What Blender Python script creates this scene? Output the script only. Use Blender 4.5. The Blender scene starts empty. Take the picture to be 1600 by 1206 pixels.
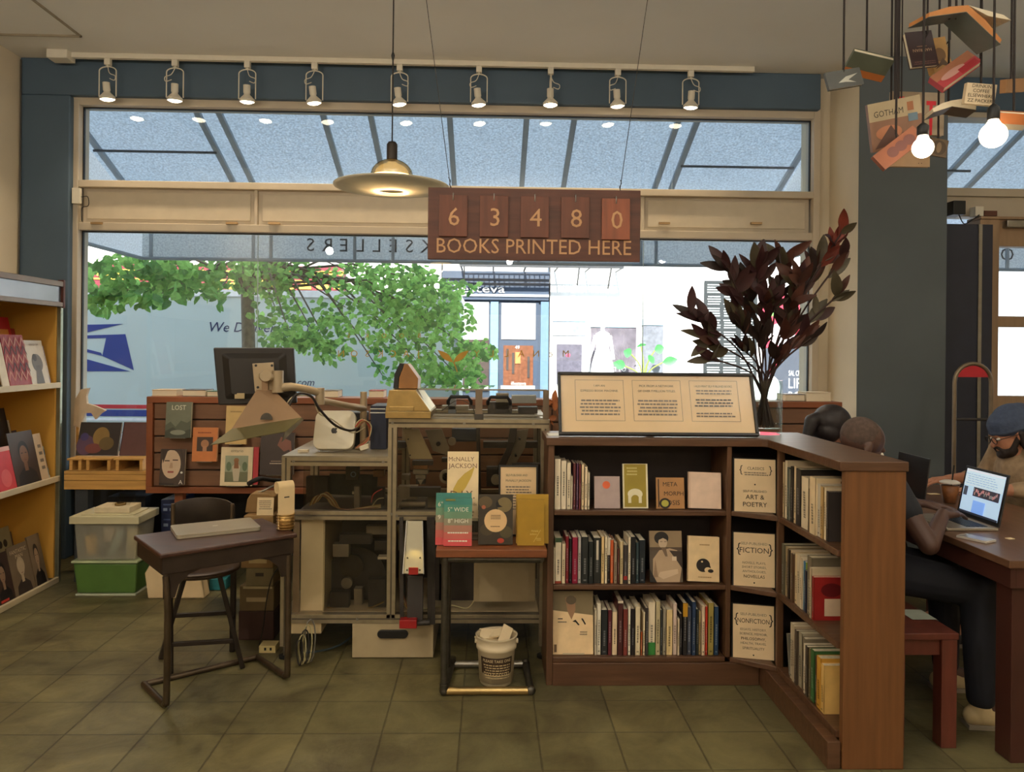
import bpy, math, random
from mathutils import Matrix, Vector, Euler, noise
random.seed(7)
PI = math.pi
SC = bpy.context.scene
COL = SC.collection

# ------------------------------------------------------------------ camera
F_PX, CX, CY = 1200.0, 800.0, 548.0
PSI, RHO = math.atan(35.0 / 1200.0), 0.0100
CAM = Vector((0, 0, 1.5))
FWD = Vector((math.sin(PSI), math.cos(PSI), 0))
R0 = Vector((math.cos(PSI), -math.sin(PSI), 0))
U0 = Vector((0, 0, 1))
cr = R0 * math.cos(RHO) + U0 * math.sin(RHO)
cu = -R0 * math.sin(RHO) + U0 * math.cos(RHO)
cam_d = bpy.data.cameras.new('camera')
cam_d.sensor_width = 36.0
cam_d.sensor_fit = 'HORIZONTAL'
cam_d.lens = F_PX * 36.0 / 1600.0
cam_d.shift_x = 0.0
cam_d.shift_y = (CY - 603.0) / 1600.0
cam_d.clip_end = 300
cam = bpy.data.objects.new('camera', cam_d)
COL.objects.link(cam)
mw = Matrix.Identity(4)
for i in range(3):
    mw[i][0] = cr[i]; mw[i][1] = cu[i]; mw[i][2] = -FWD[i]; mw[i][3] = CAM[i]
cam.matrix_world = mw
SC.camera = cam

def ray(px, py):
    u = (px - CX) / F_PX; v = (py - CY) / F_PX
    a = u * math.cos(RHO) + v * math.sin(RHO)
    d = -u * math.sin(RHO) + v * math.cos(RHO)
    return FWD + R0 * a - U0 * d
def at(px, py, Y):
    """world point on the sight line through a picture position, at room depth Y"""
    r = ray(px, py)
    return CAM + r * (Y / r.y)
def atx(px, py, X):
    r = ray(px, py)
    return CAM + r * (X / r.x)
def fl(px, py, z=0.0):
    r = ray(px, py)
    return CAM + r * ((z - 1.5) / r.z)

# ------------------------------------------------------------------ world, sun, lamps, exposure
SC.view_settings.view_transform = 'Standard'
SC.view_settings.look = 'None'
SC.view_settings.gamma = 1.0
SC.view_settings.use_curve_mapping = False
SC.view_settings.exposure = 0.0
w = bpy.data.worlds.new('sky'); SC.world = w
w.use_nodes = True
nt = w.node_tree
bg = nt.nodes['Background']
tc = nt.nodes.new('ShaderNodeTexCoord')
sep = nt.nodes.new('ShaderNodeSeparateXYZ')
rmp = nt.nodes.new('ShaderNodeValToRGB')
rmp.color_ramp.elements[0].position = 0.0; rmp.color_ramp.elements[0].color = (0.92, 0.96, 1.0, 1)
rmp.color_ramp.elements[1].position = 0.7; rmp.color_ramp.elements[1].color = (0.60, 0.74, 0.92, 1)
nt.links.new(tc.outputs['Generated'], sep.inputs[0])
nt.links.new(sep.outputs['Z'], rmp.inputs[0])
nt.links.new(rmp.outputs[0], bg.inputs['Color'])
bg.inputs['Strength'].default_value = 3.1

def lamp(name, kind, loc, power, col=(1, 1, 1), size=0.1, target=None, angle=None, blend=0.5, sy=None):
    d = bpy.data.lights.new(name, kind)
    d.energy = power; d.color = col
    if kind == 'AREA':
        d.size = size
        if sy: d.shape = 'RECTANGLE'; d.size_y = sy
    elif kind == 'SUN':
        d.angle = size
    else:
        d.shadow_soft_size = size
    if kind == 'SPOT':
        d.spot_size = angle or math.radians(70); d.spot_blend = blend
    o = bpy.data.objects.new(name, d); COL.objects.link(o)
    o.location = loc
    if target is not None:
        o.rotation_euler = (Vector(target) - Vector(loc)).to_track_quat('-Z', 'Y').to_euler()
    return o
WARM = (1.0, 0.78, 0.52)
WARMW = (1.0, 0.86, 0.70)
lamp('sun', 'SUN', (0, -10, 20), 12.0, (1.0, 0.95, 0.88), 0.01, target=(1.5, 5.0, 10.55))
# unseen ceiling lamps further back, bare points put in to light ceiling and walls
for x, y, z, p, c in ((-2.3, 0.2, 2.9, 95, WARMW), (0.3, -0.8, 2.9, 30, WARMW), (2.6, -0.3, 2.9, 40, WARMW), (-1.0, -3.2, 2.7, 45, WARMW), (1.6, -3.2, 2.7, 45, WARMW)):
    lamp('room_light', 'POINT', (x, y, z), p, c, 0.05)
for x, y, p in ((-2.0, 1.2, 34), (0.3, 1.4, 26), (2.4, 1.2, 26), (4.0, 2.6, 16)):      # unseen fill lights added to brighten the ceiling
    lamp('ceiling_fill', 'AREA', (x, y, 2.75), p, (1.0, 0.96, 0.88), 0.6, target=(x, y, 3.5))

# ------------------------------------------------------------------ materials
def lin(c):
    return tuple((x / 255.0 / 12.92) if x / 255.0 <= 0.04045 else ((x / 255.0 + 0.055) / 1.055) ** 2.4 for x in c)
_m = {}
def M(rgb, rough=0.6, metal=0.0, var=0.10, scale=12.0, bump=0.0, emit=0.0, name='paint', spec=None, streak=None, coat=0.0):
    key = (tuple(rgb), rough, metal, var, scale, bump, emit, name, streak, coat)
    if key in _m: return _m[key]
    m = bpy.data.materials.new(name); m.use_nodes = True
    n = m.node_tree.nodes; l = m.node_tree.links
    b = n['Principled BSDF']
    b.inputs['Roughness'].default_value = rough
    b.inputs['Metallic'].default_value = metal
    if coat: b.inputs['Coat Weight'].default_value = coat
    c = lin(rgb)
    if emit:
        b.inputs['Base Color'].default_value = (*c, 1)
        b.inputs['Emission Color'].default_value = (*c, 1)
        b.inputs['Emission Strength'].default_value = emit
    if var > 0 and not emit:
        t = n.new('ShaderNodeTexCoord'); mp = n.new('ShaderNodeMapping'); ns = n.new('ShaderNodeTexNoise')
        if streak: mp.inputs['Scale'].default_value = streak
        ns.inputs['Scale'].default_value = scale; ns.inputs['Detail'].default_value = 5
        r = n.new('ShaderNodeValToRGB')
        r.color_ramp.elements[0].position = 0.3; r.color_ramp.elements[1].position = 0.7
        r.color_ramp.elements[0].color = (*[x * (1 - var) for x in c], 1)
        r.color_ramp.elements[1].color = (*[min(1, x * (1 + var)) for x in c], 1)
        l.new(t.outputs['Object'], mp.inputs[0]); l.new(mp.outputs[0], ns.inputs['Vector'])
        l.new(ns.outputs['Fac'], r.inputs[0]); l.new(r.outputs[0], b.inputs['Base Color'])
        if bump:
            bp = n.new('ShaderNodeBump'); bp.inputs['Strength'].default_value = bump; bp.inputs['Distance'].default_value = 0.01
            l.new(ns.outputs['Fac'], bp.inputs['Height']); l.new(bp.outputs[0], b.inputs['Normal'])
    elif not emit:
        b.inputs['Base Color'].default_value = (*c, 1)
    _m[key] = m
    return m

def glass_mat(name, tint=(1, 1, 1), refl=1.0, ior=1.5, fixed=None):
    m = bpy.data.materials.new(name); m.use_nodes = True
    n = m.node_tree.nodes; l = m.node_tree.links
    n.remove(n['Principled BSDF'])
    out = n['Material Output']
    tr = n.new('ShaderNodeBsdfTransparent'); tr.inputs[0].default_value = (*tint, 1)
    gl = n.new('ShaderNodeBsdfGlossy'); gl.inputs['Roughness'].default_value = 0.0
    gl.inputs['Color'].default_value = (refl, refl, refl, 1)
    lw = n.new('ShaderNodeLayerWeight'); lw.inputs[0].default_value = 0.5
    pw = n.new('ShaderNodeMath'); pw.operation = 'POWER'; pw.inputs[1].default_value = 5.0
    ma = n.new('ShaderNodeMath'); ma.operation = 'MULTIPLY_ADD'; f0 = ((ior - 1) / (ior + 1)) ** 2; ma.inputs[1].default_value = 1 - f0; ma.inputs[2].default_value = f0
    mx = n.new('ShaderNodeMixShader')
    l.new(lw.outputs['Facing'], pw.inputs[0]); l.new(pw.outputs[0], ma.inputs[0]); l.new(ma.outputs[0], mx.inputs[0])
    l.new(tr.outputs[0], mx.inputs[1]); l.new(gl.outputs[0], mx.inputs[2])
    l.new(mx.outputs[0], out.inputs[0])
    return m
def fabric_mat(name, rgb, trans=0.5, thread=400):
    m = bpy.data.materials.new(name); m.use_nodes = True
    n = m.node_tree.nodes; l = m.node_tree.links
    n.remove(n['Principled BSDF']); out = n['Material Output']
    d = n.new('ShaderNodeBsdfDiffuse'); t = n.new('ShaderNodeBsdfTranslucent'); mx = n.new('ShaderNodeMixShader')
    mx.inputs[0].default_value = trans
    tcx = n.new('ShaderNodeTexCoord'); ns = n.new('ShaderNodeTexNoise'); ns.inputs['Scale'].default_value = thread; ns.inputs['Detail'].default_value = 6
    r = n.new('ShaderNodeValToRGB'); c = lin(rgb)
    r.color_ramp.elements[0].position = 0.35; r.color_ramp.elements[1].position = 0.65
    r.color_ramp.elements[0].color = (*[x * 0.82 for x in c], 1); r.color_ramp.elements[1].color = (*[min(1, x * 1.15) for x in c], 1)
    l.new(tcx.outputs['Object'], ns.inputs['Vector']); l.new(ns.outputs['Fac'], r.inputs[0])
    l.new(r.outputs[0], d.inputs[0]); l.new(r.outputs[0], t.inputs[0])
    l.new(d.outputs[0], mx.inputs[1]); l.new(t.outputs[0], mx.inputs[2]); l.new(mx.outputs[0], out.inputs[0])
    return m
def slate_mat():
    m = bpy.data.materials.new('slate_tiles'); m.use_nodes = True
    n = m.node_tree.nodes; l = m.node_tree.links; b = n['Principled BSDF']
    t = n.new('ShaderNodeTexCoord'); mp = n.new('ShaderNodeMapping')
    mp.inputs['Location'].default_value = (0.1, -3.02 + 0.0, 0)
    br = n.new('ShaderNodeTexBrick'); br.offset = 0.0; br.squash = 1.0
    br.inputs['Scale'].default_value = 1.0; br.inputs['Brick Width'].default_value = 0.305; br.inputs['Row Height'].default_value = 0.275
    br.inputs['Mortar Size'].default_value = 0.004; br.inputs['Mortar Smooth'].default_value = 0.3; br.inputs['Bias'].default_value = 0.0
    br.inputs['Color1'].default_value = (*lin((116, 106, 74)), 1); br.inputs['Color2'].default_value = (*lin((101, 94, 68)), 1)
    br.inputs['Mortar'].default_value = (*lin((84, 76, 54)), 1)
    l.new(t.outputs['Object'], mp.inputs[0]); l.new(mp.outputs[0], br.inputs['Vector'])
    ns = n.new('ShaderNodeTexNoise'); ns.inputs['Scale'].default_value = 3.4; ns.inputs['Detail'].default_value = 9; ns.inputs['Roughness'].default_value = 0.62; ns.inputs['Distortion'].default_value = 0.8
    l.new(t.outputs['Object'], ns.inputs['Vector'])
    r = n.new('ShaderNodeValToRGB'); r.color_ramp.elements[0].position = 0.3; r.color_ramp.elements[1].position = 0.72
    r.color_ramp.elements[0].color = (0.42, 0.40, 0.34, 1); r.color_ramp.elements[1].color = (1.25, 1.3, 1.18, 1)
    l.new(ns.outputs['Fac'], r.inputs[0])
    mx = n.new('ShaderNodeMix'); mx.data_type = 'RGBA'; mx.blend_type = 'MULTIPLY'; mx.inputs[0].default_value = 1.0
    l.new(br.outputs['Color'], mx.inputs[6]); l.new(r.outputs[0], mx.inputs[7]); l.new(mx.outputs[2], b.inputs['Base Color'])
    ns2 = n.new('ShaderNodeTexNoise'); ns2.inputs['Scale'].default_value = 9; ns2.inputs['Detail'].default_value = 8
    l.new(t.outputs['Object'], ns2.inputs['Vector'])
    ad = n.new('ShaderNodeMath'); ad.operation = 'SUBTRACT'; l.new(ns2.outputs['Fac'], ad.inputs[0]); l.new(br.outputs['Fac'], ad.inputs[1])
    bp = n.new('ShaderNodeBump'); bp.inputs['Strength'].default_value = 0.7; bp.inputs['Distance'].default_value = 0.010
    l.new(ad.outputs[0], bp.inputs['Height']); l.new(bp.outputs[0], b.inputs['Normal'])
    b.inputs['Roughness'].default_value = 0.48
    return m

# ------------------------------------------------------------------ mesh builder
_txt = {}
def text_geo(s):
    if s in _txt: return _txt[s]
    cu_ = bpy.data.curves.new('t', 'FONT'); cu_.body = s; cu_.size = 1.0; cu_.resolution_u = 2
    o = bpy.data.objects.new('t', cu_); COL.objects.link(o)
    dg = bpy.context.evaluated_depsgraph_get()
    me = bpy.data.meshes.new_from_object(o.evaluated_get(dg))
    vs = [(v.co.x, v.co.y) for v in me.vertices]; fs = [tuple(p.vertices) for p in me.polygons]
    bpy.data.objects.remove(o); bpy.data.curves.remove(cu_); bpy.data.meshes.remove(me)
    if vs:
        x0 = min(v[0] for v in vs); x1 = max(v[0] for v in vs)
        y1 = max(v[1] for v in vs)
    else: x0 = x1 = y1 = 0
    _txt[s] = (vs, fs, x0, x1, max(y1, 0.7))
    return _txt[s]

def world_of(o):
    m = o.matrix_basis.copy()
    while o.parent is not None:
        o = o.parent; m = o.matrix_basis @ m
    return m
class MB:
    def __init__(s, T=None):
        s.v = []; s.f = []; s.m = []; s.s = []; s.mats = []; s.T = T or Matrix.Identity(4)
    def add(s, vs, fs, mat, smooth=False):
        if mat not in s.mats: s.mats.append(mat)
        k = s.mats.index(mat); b = len(s.v)
        s.v += [s.T @ Vector(v) for v in vs]
        for f in fs:
            s.f.append(tuple(i + b for i in f)); s.m.append(k); s.s.append(smooth)
        return s
    def box(s, x0, y0, z0, x1, y1, z1, mat):
        if x0 > x1: x0, x1 = x1, x0
        if y0 > y1: y0, y1 = y1, y0
        if z0 > z1: z0, z1 = z1, z0
        v = [(x0, y0, z0), (x1, y0, z0), (x1, y1, z0), (x0, y1, z0), (x0, y0, z1), (x1, y0, z1), (x1, y1, z1), (x0, y1, z1)]
        return s.add(v, [(0, 3, 2, 1), (4, 5, 6, 7), (0, 1, 5, 4), (1, 2, 6, 5), (2, 3, 7, 6), (3, 0, 4, 7)], mat)
    def cbox(s, c, d, mat, R=None):
        T = s.T; s.T = T @ Matrix.Translation(c) @ (R.to_4x4() if R else Matrix.Identity(4))
        s.box(-d[0] / 2, -d[1] / 2, -d[2] / 2, d[0] / 2, d[1] / 2, d[2] / 2, mat); s.T = T; return s
    def bar(s, p0, p1, a, b, mat, up=(0, 0, 1)):
        p0 = Vector(p0); p1 = Vector(p1); d = p1 - p0; L = d.length; d.normalize()
        up = Vector(up)
        if abs(d.dot(up)) > 0.99: up = Vector((0, 1, 0))
        x = d.cross(up).normalized(); y = x.cross(d)
        T = s.T; R = Matrix((x, y, d)).transposed().to_4x4()
        s.T = T @ Matrix.Translation(p0) @ R
        s.box(-a / 2, -b / 2, 0, a / 2, b / 2, L, mat); s.T = T; return s
    def ring(s, pts, radii, mat, n=10, closed=False, cap=True):
        pts = [Vector(p) for p in pts]; N = len(pts); vs = []; px = None
        for i, p in enumerate(pts):
            if closed: d = pts[(i + 1) % N] - pts[i - 1]
            else: d = pts[min(i + 1, N - 1)] - pts[max(i - 1, 0)]
            d.normalize()
            if px is None:
                ref = Vector((0, 0, 1)) if abs(d.z) < 0.9 else Vector((1, 0, 0))
                x = d.cross(ref).normalized()
            else:
                x = (px - d * px.dot(d)).normalized()
            px = x; y = d.cross(x); r = radii[i] if isinstance(radii, (list, tuple)) else radii
            for k in range(n):
                a = 2 * PI * k / n; vs.append(p + (x * math.cos(a) + y * math.sin(a)) * r)
        fs = []
        for i in range(N if closed else N - 1):
            j = (i + 1) % N
            for k in range(n):
                k2 = (k + 1) % n; fs.append((i * n + k, i * n + k2, j * n + k2, j * n + k))
        s.add(vs, fs, mat, True)
        if cap and not closed: s.add(vs[:n], [tuple(range(n - 1, -1, -1))], mat); s.add(vs[-n:], [tuple(range(n))], mat)
        return s
    def cyl(s, p0, p1, r, mat, r1=None, n=16, cap=True):
        return s.ring([p0, p1], [r, r if r1 is None else r1], mat, n=n, cap=cap)
    def tube(s, pts, r, mat, n=8, sub=0, closed=False):
        pts = [Vector(p) for p in pts]
        if sub:
            q = []
            P = pts
            for i in range(len(P) - 1):
                a = P[max(i - 1, 0)]; b = P[i]; c = P[i + 1]; d = P[min(i + 2, len(P) - 1)]
                for k in range(sub):
                    t = k / sub
                    q.append(0.5 * ((2 * b) + (c - a) * t + (2 * a - 5 * b + 4 * c - d) * t * t + (-a + 3 * b - 3 * c + d) * t ** 3))
            q.append(P[-1]); pts = q
        return s.ring(pts, r, mat, n=n, closed=closed)
    def lathe(s, prof, c, mat, n=28, cap=True):
        vs = []; fs = []; c = Vector(c)
        for r, z in prof:
            for k in range(n):
                a = 2 * PI * k / n; vs.append(c + Vector((r * math.cos(a), r * math.sin(a), z)))
        for i in range(len(prof) - 1):
            for k in range(n):
                k2 = (k + 1) % n; fs.append((i * n + k, i * n + k2, (i + 1) * n + k2, (i + 1) * n + k))
        s.add(vs, fs, mat, True)
        if cap:
            s.add(vs[:n], [tuple(range(n - 1, -1, -1))], mat); s.add(vs[-n:], [tuple(range(n))], mat)
        return s
    def sph(s, c, r, mat, nu=16, nv=10, R=None):
        if not isinstance(r, (tuple, list)): r = (r, r, r)
        vs = []; fs = []; c = Vector(c)
        for j in range(1, nv):
            t = PI * j / nv
            for i in range(nu):
                a = 2 * PI * i / nu
                q = Vector((r[0] * math.sin(t) * math.cos(a), r[1] * math.sin(t) * math.sin(a), r[2] * math.cos(t)))
                if R: q = R @ q
                vs.append(c + q)
        top = Vector((0, 0, r[2])); 
        if R: top = R @ top
        vs.append(c + top); vs.append(c - top); a0 = len(vs) - 2
        for j in range(nv - 2):
            for i in range(nu):
                i2 = (i + 1) % nu; fs.append((j * nu + i, (j + 1) * nu + i, (j + 1) * nu + i2, j * nu + i2))
        for i in range(nu):
            i2 = (i + 1) % nu; fs.append((a0, i, i2)); fs.append((a0 + 1, (nv - 2) * nu + i2, (nv - 2) * nu + i))
        return s.add(vs, fs, mat, True)
    def prism(s, pts, y0, y1, mat, smooth=False):
        """outline in the local XZ plane, extruded from y0 to y1"""
        n = len(pts)
        vs = [(p[0], y0, p[1]) for p in pts] + [(p[0], y1, p[1]) for p in pts]
        fs = [tuple(range(n)), tuple(range(2 * n - 1, n - 1, -1))]
        fs += [(i, i + n, (i + 1) % n + n, (i + 1) % n) for i in range(n)]
        return s.add(vs, fs, mat)
    def zprism(s, pts, z0, z1, mat):
        n = len(pts)
        vs = [(p[0], p[1], z0) for p in pts] + [(p[0], p[1], z1) for p in pts]
        fs = [tuple(range(n - 1, -1, -1)), tuple(range(n, 2 * n))]
        fs += [(i, (i + 1) % n, (i + 1) % n + n, i + n) for i in range(n)]
        return s.add(vs, fs, mat)
    def text(s, t, x, z, size, mat, y=-0.001, align='c', maxw=None, mirror=False, sx=1.0):
        vs, fs, x0, x1, top = text_geo(t)
        if not vs: return s
        k = size / 0.73; kx = k * sx
        if maxw and (x1 - x0) * kx > maxw: kx = maxw / (x1 - x0)
        w_ = (x1 - x0) * kx
        ox = x - (w_ / 2 if align == 'c' else (w_ if align == 'r' else 0))
        pts = [(ox + (v[0] - x0) * kx, y, z + v[1] * k) for v in vs]
        if mirror: pts = [(2 * x - p[0], p[1], p[2]) for p in pts]
        return s.add(pts, fs, mat)
    def art(s, w_, h, items, y=-0.0006):
        """flat printed shapes on a w x h face (fractions of w and h)"""
        for k, it in enumerate(items):
            yy = y - 0.0003 * k; q = it[0]; mat = it[-1]
            if not hasattr(mat, 'node_tree'): mat = M(mat, 0.5, var=0.08, name='print')
            if q == 'r':
                a, b, c, d = it[1:5]; s.add([(a * w_, yy, b * h), (c * w_, yy, b * h), (c * w_, yy, d * h), (a * w_, yy, d * h)], [(0, 1, 2, 3)], mat)
            elif q == 'e':
                a, b, c, d = it[1:5]; n = 24
                s.add([((a + c * math.cos(2 * PI * i / n)) * w_, yy, (b + d * math.sin(2 * PI * i / n)) * h) for i in range(n)], [tuple(range(n))], mat)
            elif q == 'p':
                s.add([(p[0] * w_, yy, p[1] * h) for p in it[1]], [tuple(range(len(it[1])))], mat)
            elif q == 't':
                s.text(it[4], it[1] * w_, it[2] * h, it[3] * h, mat, y=yy, maxw=(it[5] * w_ if len(it) > 6 else None))
            elif q == 'b':   # a rectangle outline
                a, b, c, d, t_ = it[1:6]; tx = t_; tz = t_ * w_ / h
                for r_ in ((a, b, c, b + tz), (a, d - tz, c, d), (a, b, a + tx, d), (c - tx, b, c, d)):
                    s.add([(r_[0] * w_, yy, r_[1] * h), (r_[2] * w_, yy, r_[1] * h), (r_[2] * w_, yy, r_[3] * h), (r_[0] * w_, yy, r_[3] * h)], [(0, 1, 2, 3)], mat)
            elif q == 'l':   # lines of small print, too small to read
                a, b, c, d, nl = it[1:6]
                rr = random.Random(nl * 7 + int(a * 100) + int(b * 50))
                for i in range(nl):
                    z0 = d - (d - b) * (i + 0.2) / nl; z1 = d - (d - b) * (i + 0.65) / nl
                    x_ = a + rr.uniform(0, 0.08) * (c - a); xe = c - rr.uniform(0, 0.12) * (c - a)
                    while x_ < xe:
                        ww = rr.uniform(0.05, 0.13) * (c - a)
                        x2 = min(x_ + ww, xe)
                        s.add([(x_ * w_, yy, z1 * h), (x2 * w_, yy, z1 * h), (x2 * w_, yy, z0 * h), (x_ * w_, yy, z0 * h)], [(0, 1, 2, 3)], mat)
                        x_ = x2 + 0.018 * (c - a)
        return s
    def build(s, name, parent=None, label=None, cat=None, group=None, kind=None, bevel=0.0, origin=None, seg=2):
        if parent is not None:
            inv = world_of(parent).inverted()
            vs = [inv @ v for v in s.v]; loc = None
        else:
            if origin is None:
                xs = [v.x for v in s.v]; ys = [v.y for v in s.v]; zs = [v.z for v in s.v]
                origin = Vector(((min(xs) + max(xs)) / 2, (min(ys) + max(ys)) / 2, min(zs)))
            loc = Vector(origin); vs = [v - loc for v in s.v]
        me = bpy.data.meshes.new(name)
        me.from_pydata([tuple(v) for v in vs], [], s.f)
        for m in s.mats: me.materials.append(m)
        me.polygons.foreach_set('material_index', s.m)
        me.polygons.foreach_set('use_smooth', s.s)
        me.update()
        o = bpy.data.objects.new(name, me); COL.objects.link(o)
        if parent is not None: o.parent = parent
        else: o.location = loc
        if bevel:
            b = o.modifiers.new('bevel', 'BEVEL'); b.width = bevel; b.segments = seg; b.limit_method = 'ANGLE'; b.angle_limit = math.radians(50)
        if label: o['label'] = label
        if cat: o['category'] = cat
        if group: o['group'] = group
        if kind: o['kind'] = kind
        if parent is None: o.matrix_world = Matrix.Translation(loc)
        return o

def thing(name, label, cat, loc=(0, 0, 0), group=None, rot=None):
    o = bpy.data.objects.new(name, None); COL.objects.link(o)
    mm = Matrix.Translation(Vector(loc)) @ (Matrix.Rotation(rot, 4, 'Z') if rot else Matrix.Identity(4))
    o.empty_display_size = 0.05
    o.matrix_world = mm
    o['label'] = label; o['category'] = cat
    if group: o['group'] = group
    return o
def struct(name, mb, bevel=0.0, parent=None):
    return mb.build(name, parent=parent, kind=None if parent else 'structure', bevel=bevel)
def TR(x, y, z, rz=0, rx=0, ry=0):
    return Matrix.Translation((x, y, z)) @ Matrix.Rotation(rz, 4, 'Z') @ Matrix.Rotation(ry, 4, 'Y') @ Matrix.Rotation(rx, 4, 'X')
ORD = 'first second third fourth fifth sixth seventh eighth ninth tenth eleventh twelfth thirteenth fourteenth fifteenth sixteenth seventeenth eighteenth nineteenth twentieth twenty-first twenty-second twenty-third twenty-fourth twenty-fifth twenty-sixth twenty-seventh twenty-eighth twenty-ninth thirtieth thirty-first thirty-second'.split()
# common materials
PAGE = M((226, 214, 188), 0.8, var=0.12, scale=60, streak=(1, 1, 40), name='page_edges')
CREAM = (236, 226, 204)
INK = M((38, 32, 30), 0.6, var=0.05, name='black_ink')
GREYINK = M((120, 108, 96), 0.7, var=0.05, name='grey_ink')
BLACK = M((20, 20, 21), 0.45, var=0.2, name='black_plastic')
RUBBER = M((14, 14, 15), 0.7, var=0.2, name='black_rubber')
WALNUT = M((90, 62, 42), 0.42, var=0.22, scale=5, streak=(9, 9, .7), bump=0.15, name='dark_stained_wood')
WALNUTH = M((90, 62, 43), 0.38, var=0.22, scale=5, streak=(.8, 9, 9), bump=0.15, name='dark_stained_wood_long_grain')
ALU = M((176, 164, 140), 0.34, 0.85, var=0.10, scale=30, name='anodised_aluminium')
STEEL = M((150, 146, 138), 0.3, 0.9, var=0.12, scale=18, name='steel')
PIPE = M((92, 88, 80), 0.38, 0.85, var=0.2, scale=30, name='black_iron_pipe')
BRASSY = M((196, 168, 112), 0.28, 0.9, var=0.12, scale=20, name='brushed_steel_warm')
WHITEP = M((222, 216, 200), 0.5, var=0.05, name='white_painted_metal')
BLUEP = M((74, 94, 112), 0.62, var=0.06, scale=3, name='slate_blue_paint')
CREAMW = M((214, 202, 178), 0.75, var=0.04, scale=3, name='cream_wall_paint')
CASING = M((192, 180, 160), 0.5, var=0.06, scale=4, name='beige_window_metal')
# ------------------------------------------------------------------ room shell
H = 3.53
YG = 5.62     # glass plane
YW = 5.50     # room face of the painted header
XL = -3.32
XR = 5.2
z_of = lambda px, py, Y: at(px, py, Y).z
x_of = lambda px, Y, py=548: at(px, py, Y).x
b = MB(); b.box(XL - 0.2, -5, -0.2, XR + 0.2, 5.95, 0, slate_mat()); fo = b.build('floor', kind='structure', origin=(0, 3.02, 0))
CEILM = M((222, 221, 214), 0.85, var=0.03, scale=1.5, name='ceiling_paint')
b = MB(); b.box(XL - 0.2, -5, H, XR + 0.2, 5.95, H + 0.25, CEILM); struct('ceiling', b)
b = MB(); b.box(XL - 0.2, -5, 0, XL, 5.9, H, CREAMW); struct('wall_left', b)
b = MB(); b.box(XR, -5, 0, XR + 0.2, 5.9, H, CREAMW); struct('wall_right', b)
b = MB(); b.box(XL - 0.2, -5.2, -0.2, XR + 0.2, -5, H + 0.25, CREAMW); struct('wall_behind', b)
# storeys above the shop: keep the sun off the awning and the parked truck
b = MB(); b.box(-14, -5.2, H + 0.25, 14, 5.95, 8.0, M((150, 120, 100), 0.9, var=0.2, name='brick_front')); struct('wall_storeys_above', b)
b = MB(); b.box(-14, 5.7, -0.5, XL - 0.2, 5.95, H + 0.25, M((120, 110, 100), 0.9, name='neighbour_front')); b.box(XR + 0.2, 5.7, -0.5, 14, 5.95, H + 0.25, M((120, 110, 100), 0.9, name='neighbour_front')); struct('wall_neighbour', b)

# pixels read on the window wall, turned into metres
zTpaneT = z_of(132, 168, YG); zTpaneB = z_of(132, 284, YG)
zLpaneT = z_of(132, 361, YG); zHead = z_of(120, 152, 5.55)
xWL = x_of(130, YG, 300); xWR = x_of(1265, YG, 300)
zSill = 0.62
xStripL = x_of(108, YW, 300)
xPilL = x_of(1342, 5.15, 300); xPilR = x_of(1480, 5.15, 300)
# header: slate blue band over the windows, and the strip by the cream wall
b = MB(); b.box(XL, YW, zHead, x_of(1283, YW, 150), 5.7, H, BLUEP); b.box(XL, YW, 0, xStripL, 5.7, zHead, BLUEP); struct('wall_window', b, 0.008)
b = MB(); b.box(xPilR - 0.02, YW, z_of(1530, 172, YW), XR, 5.7, H, BLUEP); struct('wall_window_header', b, 0.008)
# below the glass
DARKW = M((52, 56, 60), 0.7, var=0.1, name='dark_painted_wall')
b = MB(); b.box(xStripL, 5.60, 0, xPilL + 0.06, 5.75, zSill, DARKW); struct('wall_below_window', b)
# pier between the two windows
b = MB()
PIERB = M((90, 98, 102), 0.7, var=0.05, scale=3, bump=0.05, name='dark_slate_paint')
b.box(xPilL, 5.15, 0, xPilR, 5.95, H, PIERB)
b.add([(xPilL - 0.002, 5.152, 0), (xPilL - 0.002, 5.152, H), (xPilL - 0.002, 5.9, H), (xPilL - 0.002, 5.9, 0)], [(0, 1, 2, 3)], CREAMW)
b.box(xPilR - 0.001, 5.2, 0, xPilR + 0.001, 5.9, H, PIERB)
struct('pillar', b)
b = MB(); b.box(x_of(1275, YG, 300), 5.60, 0, xPilL, 5.9, H, CREAMW); struct('wall_window_reveal', b)
# the big window
wn = bpy.data.objects.new('window_1', None); COL.objects.link(wn); wn['kind'] = 'structure'
def fr(name, *boxes, mat=CASING, bev=0.004, par=wn):
    q = MB()
    for bx in boxes: q.box(*bx, mat)
    return q.build(name, par, bevel=bev)
xCL = x_of(112, 5.56, 300); xCR = x_of(1277, 5.6, 300)
fr('window_frame',
   (xCL, 5.55, zSill, xWL, 5.70, zHead + 0.01),
   (xWR, 5.55, zSill, xCR, 5.70, zHead + 0.01),
   (xWL, 5.55, zTpaneT, xWR, 5.70, zHead + 0.01),
   (xWL, 5.55, zTpaneB - 0.05, xWR, 5.70, zTpaneB),
   (xWL, 5.56, zLpaneT, xWR, 5.70, zLpaneT + 0.055),
   (xWL, 5.55, zSill - 0.02, xWR, 5.70, zSill + 0.04))
jx = [x_of(400, 5.58, 320), x_of(684, 5.58, 320), x_of(1004, 5.58, 320)]
edges = [xWL] + jx + [xWR]
for i in range(4):
    q = MB(); a, c = edges[i] + 0.012, edges[i + 1] - 0.012
    q.box(a, 5.60, zLpaneT + 0.05, c, 5.68, zTpaneB - 0.045, CASING)
    q.box(a + 0.03, 5.592, zLpaneT + 0.085, c - 0.03, 5.60, zTpaneB - 0.075, M((200, 188, 166), 0.45, var=0.04, name='beige_panel'))
    q.build('transom_panel', wn, bevel=0.003)
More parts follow.
